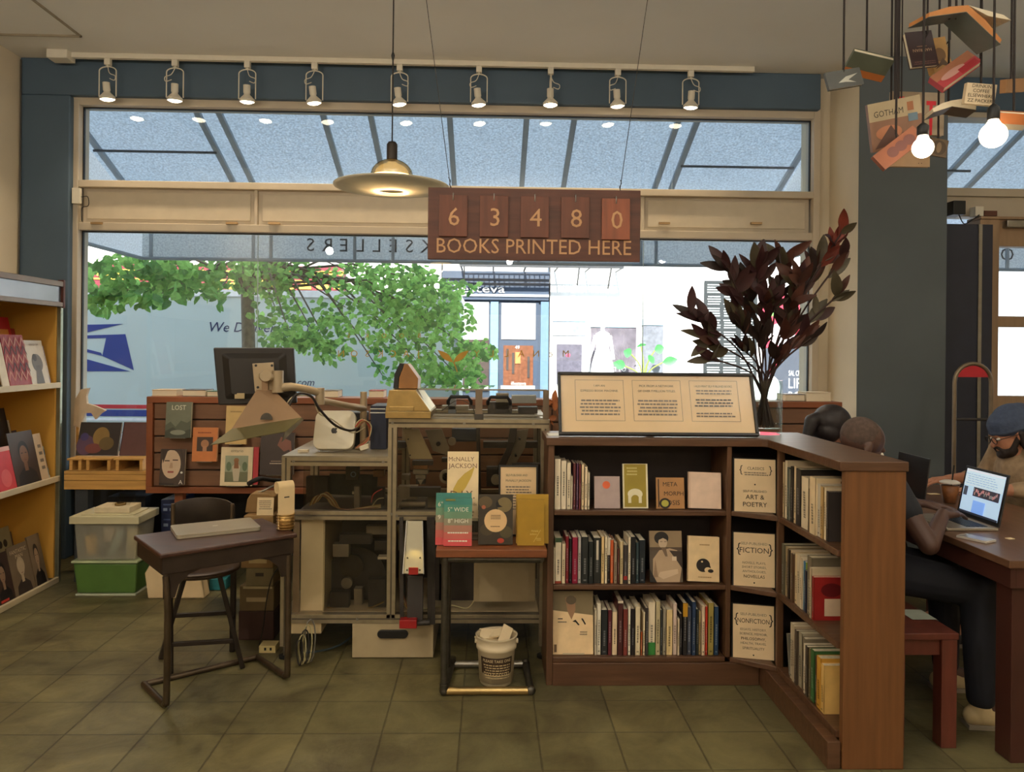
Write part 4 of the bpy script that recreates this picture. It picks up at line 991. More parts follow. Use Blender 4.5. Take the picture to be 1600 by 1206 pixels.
q = MB(); q.bar((a.x + w_ / 2, 3.475 + math.sin(lean) * h * .8, zn + math.cos(lean) * h * .8 - .01), (a.x + w_ / 2, 3.70, zn + .003), .05, .004, BF); q.build('easel_strut', nt_)
q = MB(); p = at(862, 676, 3.55); q.box(XB0 + .005, 3.50, ZT + .0005, XB0 + .06, 3.62, ZT + .002, M((214, 214, 206), .6, name='white_paper')); q.build('paper_sheet', None, label='white slip of paper curling beside the framed notice', cat='paper')

# ------------------------------------------------------------------ vase with dark branches
vx, vy = at(1194, 680, 3.665).x, 3.665
vs_ = thing('vase', 'clear cylindrical glass vase of water on the bookcase corner', 'vase', (vx, vy, ZT))
VG = glass_mat('vase_glass', (.90, .94, .92), 1, 1.45)
q = MB(); R_ = .082; zv = at(1194, 594, 3.665).z - ZT
q.lathe([(R_ - .004, 0.001), (R_, .006), (R_, zv)], (vx, vy, ZT), VG, 36, cap=False); q.lathe([(.0005, .001), (R_ - .004, .001)], (vx, vy, ZT), VG, 36, cap=False)
q.lathe([(R_ - .007, zv), (R_ - .007, .028), (.0005, .026)], (vx, vy, ZT), VG, 36, cap=False); q.lathe([(R_ - .007, zv), (R_, zv)], (vx, vy, ZT), M((200, 215, 210), .1, name='glass_rim'), 36, cap=False); q.build('glass_body', vs_)
br = thing('branches', 'bunch of dark burgundy leafy branches standing in the glass vase', 'branches', (vx, vy, ZT + .03))
STM = M((54, 34, 30), .7, var=.2, name='dark_stem')
LV = [M((54, 25, 27), .5, var=.3, scale=14, name='burgundy_leaf'), M((44, 31, 27), .5, var=.3, scale=14, name='dark_brown_leaf'), M((74, 40, 30), .5, var=.3, scale=14, name='russet_leaf'), M((70, 62, 44), .5, var=.3, scale=14, name='olive_brown_leaf')]
RED = M((112, 46, 34), .5, var=.3, scale=14, name='rust_leaf')
rr2 = random.Random(21)
ends = [(1078, 488, 3.45, 9, 0), (1105, 530, 3.5, 8, 3), (1135, 415, 3.5, 10, 0), (1165, 450, 3.65, 12, 1), (1180, 405, 3.55, 10, 0), (1200, 470, 3.5, 12, 0), (1225, 400, 3.6, 12, 2), (1250, 440, 3.5, 13, 2), (1190, 530, 3.6, 8, 1), (1240, 500, 3.6, 11, 2), (1282, 410, 3.6, 10, 2), (1322, 352, 3.55, 9, 4), (1320, 398, 3.5, 3, 2), (1310, 460, 3.5, 5, 3), (1262, 520, 3.55, 6, 2), (1150, 500, 3.55, 8, 1), (1215, 560, 3.62, 5, 2), (1160, 545, 3.6, 5, 1), (1110, 560, 3.5, 3, 3), (1268, 528, 3.5, 2, 1)]
sq = MB()
for k, (px, py, Y, n, mt) in enumerate(ends):
    e = at(px, py, Y); ang = k * 2.4
    b0 = Vector((vx + .045 * math.cos(ang), vy + .045 * math.sin(ang), ZT + .035))
    neck = Vector((vx - .25 * (b0.x - vx) + (e.x - vx) * .07, vy - .3 * (b0.y - vy), ZT + zv - .01))
    mid = neck.lerp(e, .5) + Vector((-(e.x - vx) * .12, 0, .01))
    pts = [b0, neck, mid, e]
    sq.tube(pts, .0042, STM, 6, sub=6)
    lq = MB(); dr_ = (e - mid).normalized()
    for j in range(int(n * 1.4)):
        t = rr2.uniform(.0, 1.0) ** .7; base = mid.lerp(e, .25 + .75 * t)
        sd_ = Vector((rr2.uniform(-1, 1), rr2.uniform(-.6, .6), rr2.uniform(-.7, .9)))
        d = (dr_ * .9 + sd_ * (.9 if j > 1 else .2)).normalized(); L = rr2.uniform(.09, .145)
        m = RED if mt == 4 and rr2.random() < .7 else LV[(mt if rr2.random() < .6 else rr2.randrange(4)) % 4]
        bigleaf(lq, base, base + d * L, L * rr2.uniform(.17, .25), m, nrm=(rr2.uniform(-.5, .5), -1, rr2.uniform(-.5, .8)), n=7, droop=rr2.uniform(-.3, .25))
    lq.build('foliage', br)
sq.build('stem', br)
# ------------------------------------------------------------------ hanging wooden number sign
YS = 3.2
a = at(668, 404, YS); c = at(1000, 410, YS)
W_ = c.x - a.x; z0 = at(834, 407, YS).z; z1 = at(834, 295, YS).z; Hs = z1 - z0
SGW = M((84, 44, 30), .45, var=.3, scale=4, streak=(1, 9, 9), bump=.1, name='sign_wood'); SGT = M((100, 54, 36), .45, var=.25, scale=4, streak=(8, 1, 1), name='tile_wood'); SGL = M((190, 144, 100), .5, var=.06, name='tan_lettering')
ts = thing('hanging_sign', 'brown wooden hanging sign with five number tiles, BOOKS PRINTED HERE', 'sign', (a.x + W_ / 2, YS, z0))
ry = math.atan2(at(1000, 298, YS).z - at(668, 293, YS).z, W_)
T = TR(a.x, YS, z0, 0, 0, 0)
q = MB(T); q.box(0, 0, 0, W_, .022, Hs, SGW); q.build('board', ts, bevel=.002)
q = MB(T); q.text('BOOKS PRINTED HERE', W_ / 2, .028, .064, SGL, y=-.0015, maxw=W_ * .915); q.build('lettering', ts)
for i, ch in enumerate('63480'):
    cx = W_ * (.118 + .191 * i); tw, th_ = .118, .172
    zz = Hs - .205 + (0 if i < 4 else -.004)
    q = MB(T); q.box(cx - tw / 2, -.012, zz, cx + tw / 2, -.002, zz + th_, SGT if i < 4 else M((136, 72, 44), .4, var=.25, scale=4, streak=(8, 1, 1), name='tile_wood_light')); tl = q.build('number_tile', ts, bevel=.002)
    q = MB(T); q.text(ch, cx + .004, zz + .046, .078, SGL, y=-.0135); q.build('numeral', tl)
    q = MB(T); q.tube([(cx, .0, zz + th_ + .004), (cx, -.012, zz + th_ + .008), (cx, -.016, zz + th_ - .01), (cx, -.013, zz + th_ - .022)], .0022, STEEL, 6, sub=3); q.build('hook', tl)
for px0, px1 in ((704, 668), (969, 1010)):
    p0 = at(px0, 294, YS); r_ = at(px1, 14, YS); d = Vector((r_.x - p0.x, 0, r_.z - z1)); top = Vector((p0.x, YS + .01, z1)) + d * ((H - z1) / d.z)
    q = MB(); q.cyl((p0.x, YS + .01, z1 - .005), top, .0016, M((60, 56, 52), .4, .6, name='steel_wire'), n=6)
    q.tube([Vector((p0.x, YS + .01, z1)) + d * (k * .02) + Vector((.003 * (-1) ** k, 0, 0)) for k in range(4)], .002, BLACK, 5); q.build('wire', ts)

# ------------------------------------------------------------------ pendant lamp with wide disc
YL_ = 3.75
p = at(612, 297, YL_); lx, lz = p.x, p.z
pl = thing('pendant_lamp', 'pendant lamp with clear amber dome over a wide pale disc reflector', 'pendant lamp', (lx, YL_, H))
Rd = (at(702, 297, YL_).x - at(522, 297, YL_).x) / 2
DSK = fabric_mat('opal_disc', (226, 222, 210), .4, 3)
q = MB(); q.lathe([(.16 * Rd + .02, -.012), (Rd * .5, -.004), (Rd * .92, .012), (Rd, .016), (Rd, .020), (Rd * .9, .020), (Rd * .5, .006), (.16 * Rd + .02, -.002)], (lx, YL_, lz), DSK, 64, cap=False)
q.build('disc_reflector', pl)
AMB = bpy.data.materials.new('smoky_amber_glass'); AMB.use_nodes = True
n = AMB.node_tree.nodes; l = AMB.node_tree.links; n.remove(n['Principled BSDF'])
t1 = n.new('ShaderNodeBsdfTransparent'); t1.inputs[0].default_value = (.66, .62, .5, 1); g1 = n.new('ShaderNodeBsdfGlossy'); g1.inputs['Roughness'].default_value = .08; g1.inputs['Color'].default_value = (.6, .55, .42, 1)
m1 = n.new('ShaderNodeMixShader'); m1.inputs[0].default_value = .38; l.new(t1.outputs[0], m1.inputs[1]); l.new(g1.outputs[0], m1.inputs[2]); l.new(m1.outputs[0], n['Material Output'].inputs[0])
zd = at(612, 282, YL_).z; zdt = at(613, 249, YL_).z; rdm = (at(646, 280, YL_).x - at(580, 280, YL_).x) / 2; hd = zdt - zd
q = MB(); q.lathe([(rdm * math.cos(PI / 2 * k / 10), .021 + (hd - .021) * math.sin(PI / 2 * k / 10)) for k in range(9)] + [(.022, hd)], (lx, YL_, zd), AMB, 40, cap=False)
q.build('dome_shade', pl)
q = MB(); q.lathe([(rdm * 1.0, -.016), (rdm * 1.01, .0), (rdm * 1.0, .020), (rdm * .6, .024), (.001, .025)], (lx, YL_, zd), M((255, 214, 140), .4, emit=5.0, name='glowing_diffuser'), 40, cap=False); q.lathe([(rdm * .97, -.012), (rdm * .6, -.02), (.001, -.021)], (lx, YL_, zd), M((255, 214, 140), .4, emit=5.0, name='glowing_diffuser'), 40, cap=False); q.build('diffuser', pl)
q = MB(); zs = at(613, 222, YL_).z
q.lathe([(.026, zdt - zd - .004), (.026, zs - zd - .012), (.018, zs - zd), (.004, zs - zd + .004)], (lx, YL_, zd), M((40, 32, 26), .5, name='dark_socket_cap'), 24); q.build('socket_cap', pl)
q = MB(); q.cyl((lx, YL_, zs), (lx, YL_, H), .0035, M((30, 24, 22), .6, name='black_flex'), n=8); zc = at(613, 88, YL_).z; q.lathe([(.004, -.02), (.009, 0), (.009, .006), (.004, .02)], (lx, YL_, zc), BLACK, 10); q.build('flex', pl)
for k in range(3):
    a_ = 2 * PI * k / 3 + .5; q = MB(); q.cyl((lx + rdm * .9 * math.cos(a_), YL_ + rdm * .9 * math.sin(a_), zd), (lx + rdm * .8 * math.cos(a_), YL_ + rdm * .8 * math.sin(a_), lz + .005), .0015, STEEL, n=5); q.build('strut', pl)
lamp('pendant_glow', 'POINT', (lx, YL_, (zd + lz) / 2 - .01), 11, (1, .78, .46), .03)

# ------------------------------------------------------------------ books hung from the ceiling, and globe bulbs
CORD = M((34, 24, 22), .7, var=.1, name='dark_cord')
hg = 'hardbacks and paperbacks hung on cords'
def hang(label, px, py, Y, w_, h, th, rgb, art, R, cords, opened=None, k_or=None):
    """a book hanging on a cord; R rotates its local frame (x across, z up, cover towards -y)"""
    c = at(px, py, Y)
    T = Matrix.Translation(c) @ Euler(R, 'XYZ').to_matrix().to_4x4()
    t = thing('hanging_book', label, 'book', (c.x, c.y, c.z), hg)
    m = covermat(rgb)
    if opened is None:
        q = MB(T @ Matrix.Translation((-w_ / 2, -th / 2, -h / 2))); q.box(0, 0, 0, w_, .0018, h, m); q.box(0, th - .0018, 0, w_, th, h, m); q.box(0, .0018, 0, .0018, th - .0018, h, m); q.art(w_, h, art); q.build('cover', t)
        q = MB(T @ Matrix.Translation((-w_ / 2, -th / 2, -h / 2))); q.box(.002, .002, .003, w_ - .003, th - .002, h - .003, PAGE); q.build('page_block', t)
    else:      # opened like wings: an inverted V seen end-on, pages above, cover beneath
        q = MB(T); g = MB(T); dp = h
        for s_ in (-1, 1):
            L_ = w_ * (.5 if s_ < 0 else .62); dz = L_ * math.sin(opened); ex = s_ * L_ * math.cos(opened)
            P = [(0, 0), (ex, -dz), (ex + .003 * s_, -dz + .016), (ex * .5, -dz * .42 + .024), (0, .024)]
            if s_ > 0: P = P[::-1]
            g.prism(P, -dp / 2, dp / 2, PAGE if k_or is None else M(k_or, .6, var=.1, name='orange_page_edge'))
            P = [(0, -.0025), (ex * 1.02, -dz - .0025), (ex * 1.02, -dz - .0005), (0, -.0005)]
            if s_ > 0: P = P[::-1]
            q.prism(P, -dp / 2 - .002, dp / 2 + .002, m)
        g.prism([(.0, .024), (w_ * .5, .03), (w_ * .62, .02), (w_ * .3, .010)][::-1], -dp / 2, dp / 2, PAGE)
        q.build('cover', t); g.build('page_block', t)
    q = MB()
    for (cpx, cpy) in cords:
        e = at(cpx, cpy, c.y); q.cyl((e.x, c.y, min(e.z, H - .1)), (e.x, c.y, H), .0042, CORD, n=6)
        dd = Vector((e.x, c.y, e.z)) - c
        if dd.length > .03: q.cyl((e.x, c.y, e.z), c + dd * .3, .003, CORD, n=5)
    q.build('cord', t)
    return t
D_ = math.radians
hang('small grey book with a white bird mark, hung beside the dark pier top', 1318, 124, 3.1, .155, .075, .015, (86, 88, 86), [('p', [(.3, .3), (.55, .6), (.9, .7), (.6, .4), (.8, .2), (.5, .3)], (190, 190, 180))], (D_(-8), D_(-12), D_(6)), [(1318, 115)])
hang('green-grey book seen from below with an orange edge, above the bird-marked book', 1356, 102, 3.2, .17, .11, .022, (98, 106, 92), [('r', .0, 0, 1, .3, (196, 118, 64))], (D_(58), D_(14), D_(-4)), [(1354, 88)])
hang('wide open book with turned pages and grey cover, topmost at the right of the cluster'.replace(' at the right of the cluster', ' of the hanging books'), 1492, 27, 2.88, .29, .13, .03, (96, 104, 100), [('e', .4, .5, .3, .3, (160, 170, 166)), ('r', .1, .2, .9, .3, (60, 70, 76))], (D_(6), D_(14), D_(4)), [(1483, 30), (1494, 30), (1504, 30)], opened=.42, k_or=(196, 130, 70))
hang('dark maroon paperback hung upside down reading HADRIAN', 1438, 78, 3.05, .115, .15, .02, (58, 40, 42), [('t', .5, .50, .09, 'HADRIAN', .8, (190, 160, 130)), ('l', .3, .4, .7, .46, 1, (150, 120, 100)), ('l', .1, .84, .95, .95, 2, (110, 80, 74))], (D_(8), D_(172), D_(4)), [(1443, 52), (1449, 52)])
hang('ochre picture book behind the dark maroon paperback, pages fanned', 1464, 88, 3.14, .10, .145, .03, (188, 142, 74), [('e', .5, .5, .3, .2, (120, 84, 40)), ('p', [(.1, .1), (.5, .2), (.9, .1), (.6, .4)], (96, 66, 34))], (D_(-5), D_(-14), D_(14)), [(1484, 62)])
hang('red and pink photo book slanting downhill under the topmost open book', 1492, 112, 3.03, .19, .075, .03, (176, 66, 72), [('r', 0, .5, 1, 1, (168, 112, 84)), ('e', .4, .45, .3, .2, (196, 150, 140)), ('r', .5, .05, .95, .4, (160, 40, 50))], (D_(-28), D_(-36), D_(0)), [(1532, 100)])
hang('large pale book with a red letter hung flat behind the city book', 1432, 178, 3.3, .235, .185, .018, (176, 158, 134), [('r', .72, .0, .78, .8, (226, 30, 48)), ('r', .66, .7, .84, .8, (226, 30, 48)), ('e', .2, .82, .08, .06, (226, 30, 48)), ('e', .62, .16, .06, .06, (226, 30, 48))], (0, D_(1), 0), [(1404, 140)])
hang('city book with GOTHAM on its pale cover above a brown street photo', 1398, 194, 3.05, .20, .19, .028, (128, 92, 70), [('r', .0, .62, 1, 1, (164, 148, 118)), ('t', .38, .70, .13, 'GOTHAM', .56, (44, 38, 28)), ('r', .74, .72, .86, .9, (150, 96, 60)), ('r', .74, .5, .92, .66, (92, 116, 132)), ('e', .35, .35, .25, .15, (170, 110, 76)), ('p', [(.05, .05), (.4, .5), (.6, .1)], (84, 56, 46)), ('r', .6, .1, .9, .3, (92, 60, 50))], (D_(10), D_(-10), D_(-10)), [(1398, 155), (1404, 152)])
hang('rust-orange book with ring pattern hung low at a steep slant under the city book', 1403, 232, 2.95, .20, .07, .022, (150, 88, 58), [('e', .35, .5, .12, .3, (112, 68, 60)), ('e', .55, .5, .12, .3, (112, 68, 60)), ('e', .75, .5, .12, .3, (112, 68, 60))], (D_(-12), D_(-38), D_(0)), [(1400, 210)])
hang('plain pale book hung flat at the bottom of the cluster behind the bulb', 1415, 238, 3.2, .20, .125, .016, (172, 144, 112), [('e', .76, .12, .01, .015, INK), ('e', .82, .12, .01, .015, INK)], (0, 0, 0), [(1392, 205)])
hang('round brown disc book behind the nearer globe bulb'.replace('nearer globe', 'lower globe'), 1466, 231, 3.2, .075, .075, .008, (110, 92, 70), [('e', .5, .5, .42, .42, (84, 70, 54)), ('e', .5, .5, .15, .3, (140, 118, 90))], (0, D_(10), 0), [(1466, 220)])
hang('open tan book seen end-on with dark lettered cover in front of the second window', 1480, 172, 3.08, .15, .08, .02, (92, 78, 64), [('t', .5, .3, .3, 'RADIO', .7, (40, 34, 32)), ('r', .7, .1, .95, .9, (140, 70, 56))], (D_(-4), D_(-4), D_(-6)), [(1482, 160)], opened=.25)
hang('white book with bold black lines reading DRINKIN and PACKER', 1530, 148, 2.965, .115, .08, .022, (214, 196, 164), [('t', .5, .80, .17, 'DRINKIN', .85, INK), ('t', .5, .57, .17, 'COFFEE', .7, INK), ('t', .5, .34, .17, 'ELSEWHERE', .9, INK), ('t', .5, .1, .17, 'ZZ PACKER', .9, INK)], (D_(6), D_(5), D_(-4)), [(1533, 130)])
hang('closed tan book edge-on above the brighter globe bulb'.replace('brighter', 'higher'), 1585, 134, 2.9, .13, .05, .025, (150, 110, 72), [], (D_(10), D_(-10), D_(20)), [(1580, 128)])
hang('orange-edged book beside the higher globe bulb', 1578, 188, 2.8, .10, .06, .03, (170, 104, 62), [('r', 0, 0, 1, .35, (150, 140, 120))], (D_(35), D_(6), D_(-10)), [(1584, 176)])
def globe(label, px, py, Y, r):
    c = at(px, py, Y)
    t = thing('globe_bulb', label, 'light bulb', (c.x, c.y, H), 'bare globe bulbs among the hanging books')
    q = MB(); q.sph(c, r, M((255, 232, 200), .3, emit=9, name='lit_globe'), 24, 16); q.lathe([(r * .62, r * .74), (.018, r * 1.12), (.016, r * 1.3)], c, M((255, 232, 200), .3, emit=9, name='lit_globe'), 16, cap=False); q.build('bulb', t)
    q = MB(); q.lathe([(.019, r * 1.2), (.021, r * 1.25), (.021, r * 2.1), (.012, r * 2.35), (.004, r * 2.5)], c, BLACK, 16); q.build('socket', t)
    q = MB(); q.cyl((c.x, c.y, c.z + r * 2.4), (c.x, c.y, H), .0042, CORD, n=6); q.build('cord', t)
globe('lower bare globe bulb in front of the plain pale hanging book', 1442, 231, 2.77, .037)
globe('higher bare globe bulb hanging in front of the second window', 1552, 211, 2.75, .046)
t = thing('globe_bulb', 'half-hidden bulb glowing behind the rust-orange slanting book', 'light bulb', at(1410, 205, 3.0), 'bare globe bulbs among the hanging books')
c = at(1408, 212, 3.1); q = MB(); q.sph(c, .022, M((255, 200, 130), .3, emit=6, name='dimmer_bulb'), 12, 8); q.build('bulb', t); q = MB(); q.lathe([(.019, .018), (.019, .05), (.004, .06)], c, BLACK, 12); q.cyl((c.x, c.y, c.z + .05), (c.x, c.y, H), .003, CORD, n=5); q.build('socket', t)

# ------------------------------------------------------------------ timber window bench with slatwall front
PINE = M((204, 158, 88), .5, var=.18, scale=4, streak=(1, 9, 9), name='pine_beam')
YBN = 4.95
wb = thing('window_bench', 'long pine window bench running under the big window', 'bench', (-.3, 5.2, 0))
bx0, bx1 = -2.69, xPilL - .03
za = at(170, 736, YBN).z; zb2 = at(170, 765, YBN).z
q = MB(); q.box(bx0, YBN, zb2, bx1, YBN + .09, zb2 + (za - zb2) * .48, PINE); q.build('front_beam', wb, bevel=.003)
q = MB(); q.box(bx0, YBN, zb2 + (za - zb2) * .5, bx1, YBN + .09, za - .022, PINE); q.build('front_beam', wb, bevel=.003)
q = MB(); q.box(bx0, YBN, za - .02, bx1, 5.54, za, PINE); q.build('bench_top', wb, bevel=.003)
for xx in (bx0 + .1, -1.0, .4, bx1 - .1):
    q = MB(); q.box(xx - .04, YBN + .02, 0, xx + .04, YBN + .09, zb2, DARKW); q.build('leg', wb)
    q = MB(); q.box(xx - .04, 5.45, 0, xx + .04, 5.52, za - .022, DARKW); q.build('leg', wb)
for i, (x0_, x1_) in enumerate(((112, 131), (138, 176), (184, 226))):
    a = at(x0_, 737, YBN + .05); c = at(x1_, 715, YBN + .05); q = MB()
    zq = c.z; q.box(a.x, YBN + .02, za + .001, a.x + .02, YBN + .36, zq - .012, PINE); q.box(c.x - .02, YBN + .02, za + .001, c.x, YBN + .36, zq - .012, PINE); q.box(a.x - .01, YBN + .01, zq - .0115, c.x + .01, YBN + .37, zq, PINE); q.box(a.x + .02, YBN + .34, za + .001, c.x - .02, YBN + .36, zq - .012, BKI)
    q.build('riser_box', None, label='%s small pine display riser on the window bench, counting from the yellow rack' % ORD[i], cat='riser', group='pine risers on the window bench', bevel=.002)
zr_ = at(150, 715, YBN + .05).z
YBK2 = YBN + .12
face_px('book', 'dark floral art book leaning in the window above the pine risers', 'book', 118, 662, 183, 711, YBK2, (52, 44, 40), [('e', .2, .3, .22, .3, (92, 68, 92)), ('e', .55, .55, .2, .3, (140, 112, 60)), ('e', .4, .2, .2, .15, (120, 66, 60)), ('e', .7, .35, .18, .2, (104, 86, 48)), ('e', .15, .55, .1, .12, (70, 60, 110))], z=zr_ + .002, lean=.3, th=.015)
face_px('book', 'plum-brown book leaning in the window beside the slatted panel', 'book', 186, 662, 233, 711, YBK2, (96, 62, 58), [('r', 0, 0, .04, 1, (70, 40, 38))], z=zr_ + .002, lean=.3, th=.015)
# driftwood-like pale cutout ornament standing by the rack
q = MB(TR(0, 5.25, 0)); P = [at(x, y, 5.25) for x, y in ((116, 665), (118, 625), (128, 608), (140, 606), (136, 618), (137, 630), (150, 634), (166, 641), (158, 646), (150, 655), (144, 645), (134, 645), (126, 668))]
q.prism([(p.x, p.z) for p in P], -.012, .012, M((206, 186, 160), .7, var=.1, name='pale_cut_card')); q.box(P[0].x + .0, -.03, za + .001, P[0].x + .05, .03, za + .01, PINE); q.box(P[0].x + .015, -.008, za + .01, P[0].x + .035, .008, P[0].z + .06, PINE)
q.build('branch_ornament', None, label='pale branch-shaped cutout standing in the window by the yellow rack', cat='ornament')
# slatwall panel
YSL = 4.72
SLT = M((120, 84, 60), .5, var=.16, scale=3, streak=(1, 9, 9), name='slatwall_brown'); SLF = M((136, 76, 44), .42, var=.15, scale=3, name='slatwall_frame')
sx0 = at(228, 700, YSL).x; sx1 = at(1316, 660, YSL).x; sz1 = at(300, 620, YSL).z; sz0 = at(300, 771, YSL).z
sw = thing('slatwall_panel', 'long red-brown slatwall panel with books hung on it in front of the window bench', 'slatwall', ((sx0 + sx1) / 2, YSL, sz0))
q = MB()
fw = .038
q.box(sx0, YSL, sz0, sx1, YSL + .05, sz0 + fw, SLF); q.box(sx0, YSL, sz1 - fw, sx1, YSL + .05, sz1, SLF); q.box(sx0, YSL, sz0 + fw, sx0 + fw, YSL + .05, sz1 - fw, SLF); q.box(sx1 - fw, YSL, sz0 + fw, sx1, YSL + .05, sz1 - fw, SLF)
q.box(sx0, YSL + .05, sz1 - .02, sx1, YSL + .2, sz1, SLF); q.build('frame', sw, bevel=.003)
q = MB(); q.box(sx0 + fw, YSL + .04, sz0 + fw, sx1 - fw, YSL + .049, sz1 - fw, BKI); q.build('groove_backing', sw)
ns = 5; hh = (sz1 - sz0 - 2 * fw) / ns
for k in range(ns):
    q = MB(); q.box(sx0 + fw + .001, YSL + .02, sz0 + fw + k * hh + .004, sx1 - fw - .001, YSL + .039, sz0 + fw + (k + 1) * hh - .004, SLT); q.build('slat', sw, bevel=.004)
for xx in (sx0 + .15, sx1 - .15, 0.1):
    q = MB(); q.box(xx, YSL + .06, 0, xx + .05, YSL + .11, sz1 - .021, SLF); q.build('post', sw)
YSB = YSL - .002
def wallbook(label, x0, y0, x1, y1, rgb, art, th=.02, cat='book', lean=.10, pages=True):
    a = at(x0, y1, YSB - .05)
    w_ = at(x1, y1, YSB - .05).x - a.x; h = (at(x0, y0, YSB - .05).z - a.z)
    T = TR(a.x, YSB - .046, a.z, 0, -lean)
    t = face_item('book', label, cat, T, w_, h, th, rgb, art, 'face-out books on the slatwall panel', pages)
    q = MB(); q.box(a.x + w_ * .2, YSB - .05, a.z - .004, a.x + w_ * .8, YSB + .021, a.z - .001, STEEL); q.build('holder', t)
    return t
wallbook('grey-green book titled LOST with misty hills on the slatwall', 257, 628, 297, 684, (112, 116, 98), [('t', .5, .78, .14, 'LOST', .55, (222, 220, 200)), ('p', [(0, 0), (0, .35), (.2, .45), (.4, .3), (.6, .48), (.85, .42), (1, .5), (1, 0)], (84, 90, 74)), ('p', [(0, 0), (0, .18), (.3, .3), (.6, .15), (1, .25), (1, 0)], (66, 70, 58)), ('e', .5, .15, .3, .07, (136, 140, 124))])
wallbook('orange book with a small framed portrait on the slatwall', 299, 668, 338, 721, (202, 122, 66), [('l', .2, .8, .8, .88, 1, (140, 70, 40)), ('r', .18, .3, .82, .72, (66, 48, 38)), ('e', .5, .52, .16, .12, (170, 120, 84)), ('r', .42, .3, .58, .45, (180, 130, 96))])
wallbook('book with a close-up of a pale face filling its cover, on the slatwall', 248, 702, 287, 758, (70, 56, 48), [('e', .45, .58, .38, .40, (206, 180, 152)), ('p', [(.12, .6), (.3, .98), (.8, .95), (.95, .6), (.9, .85), (.85, 1), (.05, 1)], (60, 46, 40)), ('r', .18, .66, .38, .69, (70, 50, 44)), ('r', .5, .68, .72, .71, (70, 50, 44)), ('p', [(.42, .62), (.5, .62), (.52, .47), (.38, .47)], (184, 152, 124)), ('r', .32, .34, .56, .39, (160, 84, 76)), ('e', .88, .35, .05, .03, (220, 220, 210)), ('t', .86, .03, .12, 'A', (232, 226, 214)), ('r', 0, 0, .6, .06, (50, 40, 36))])
wallbook('cream book titled ontario with a standing figure in a field', 343, 699, 393, 759, (230, 210, 172), [('t', .5, .87, .08, 'ontario', .5, (120, 104, 82)), ('r', .14, .1, .86, .78, (150, 156, 132)), ('r', .14, .1, .86, .36, (110, 112, 84)), ('p', [(.42, .12), (.36, .5), (.5, .62), (.62, .5), (.58, .12)], (196, 182, 156)), ('e', .49, .66, .08, .06, (150, 104, 66)), ('p', [(.43, .66), (.55, .66), (.57, .45), (.42, .45)], (140, 92, 56)), ('e', .26, .5, .08, .12, (96, 112, 84)), ('e', .76, .5, .08, .12, (96, 112, 84))], cat='book')
wallbook('red book peeking out beside the ontario book', 394, 699, 402, 757, (176, 42, 50), [], th=.012)
wallbook('dark book with two faint lines of white type behind the metal hopper', 405, 676, 458, 742, (60, 48, 44), [('l', .3, .30, .62, .34, 1, (170, 150, 130)), ('l', .28, .24, .66, .29, 1, (206, 190, 170)), ('p', [(.5, .7), (.7, .55), (.85, .6), (.95, .4), (.9, .8), (.6, .9)], (130, 84, 70))])
wallbook('pale yellow book half hidden behind the hopper on the slatwall', 351, 634, 384, 694, (206, 174, 112), [('l', .2, .8, .8, .88, 1, (160, 130, 80))])
# loose books lying along the top ledge
lg = 'books lying along the slatwall ledge'
for i, (x0_, x1_, y0_, rgb, lab) in enumerate(((238, 277, 609, (206, 178, 134), 'tan book lying on the slatwall ledge at its yellow-rack end'), (286, 322, 609, (52, 44, 40), 'dark book with pale rim on the slatwall ledge'), (324, 344, 611, (52, 96, 66), 'green and yellow book on the ledge beside the monitor'),
    (503, 529, 610, (96, 84, 66), 'brown book on the ledge behind the monitor arm'), (576, 600, 610, (150, 56, 46), 'red book on the ledge behind the blue box'), (1226, 1257, 616, (44, 42, 44), 'black book on the ledge just beside the vase'), (1259, 1298, 613, (214, 200, 176), 'rounded cream book on the ledge nearest the pier'))):
    a = at(x0_, 622, YSL + .06); c = at(x1_, y0_, YSL + .06); hh_ = max(.02, c.z - sz1)
    q = MB(); m = covermat(rgb); q.box(a.x, YSL + .05, sz1 + .0006, c.x, YSL + .19, sz1 + .003, m); q.box(a.x, YSL + .05, sz1 + hh_ - .003, c.x, YSL + .19, sz1 + hh_, m); q.box(a.x, YSL + .187, sz1 + .003, c.x, YSL + .19, sz1 + hh_ - .003, m); q.box(a.x + .002, YSL + .054, sz1 + .003, c.x - .002, YSL + .187, sz1 + hh_ - .003, PAGE)
    q.build('book', None, label=lab, cat='book', group=lg)
q = MB(); p = at(863, 640, 4.6)
for k in range(9):
    e = Vector((p.x + rr2.uniform(-.05, .04), 4.62 + rr2.uniform(-.05, .04), p.z + rr2.uniform(-.12, .06))); bigleaf(q, e, e + Vector((rr2.uniform(-.05, .05), 0, rr2.uniform(-.06, .08))), .02, M((178, 104, 56), .6, var=.3, name='dried_leaf'))
bb = MB(); bb.box(p.x - .004, 4.615, sz1 - .3, p.x + .004, 4.625, p.z, STM)
dl = thing('dried_leaves', 'sprig of dried orange leaves between machine and framed notice', 'dried leaves', (p.x, 4.62, 0)); q.build('foliage', dl); bb.box(p.x - .03, 4.59, 0.0, p.x + .03, 4.65, .9, M((120, 96, 70), .6, name='tall_vase_brown')); bb.build('stem', dl)
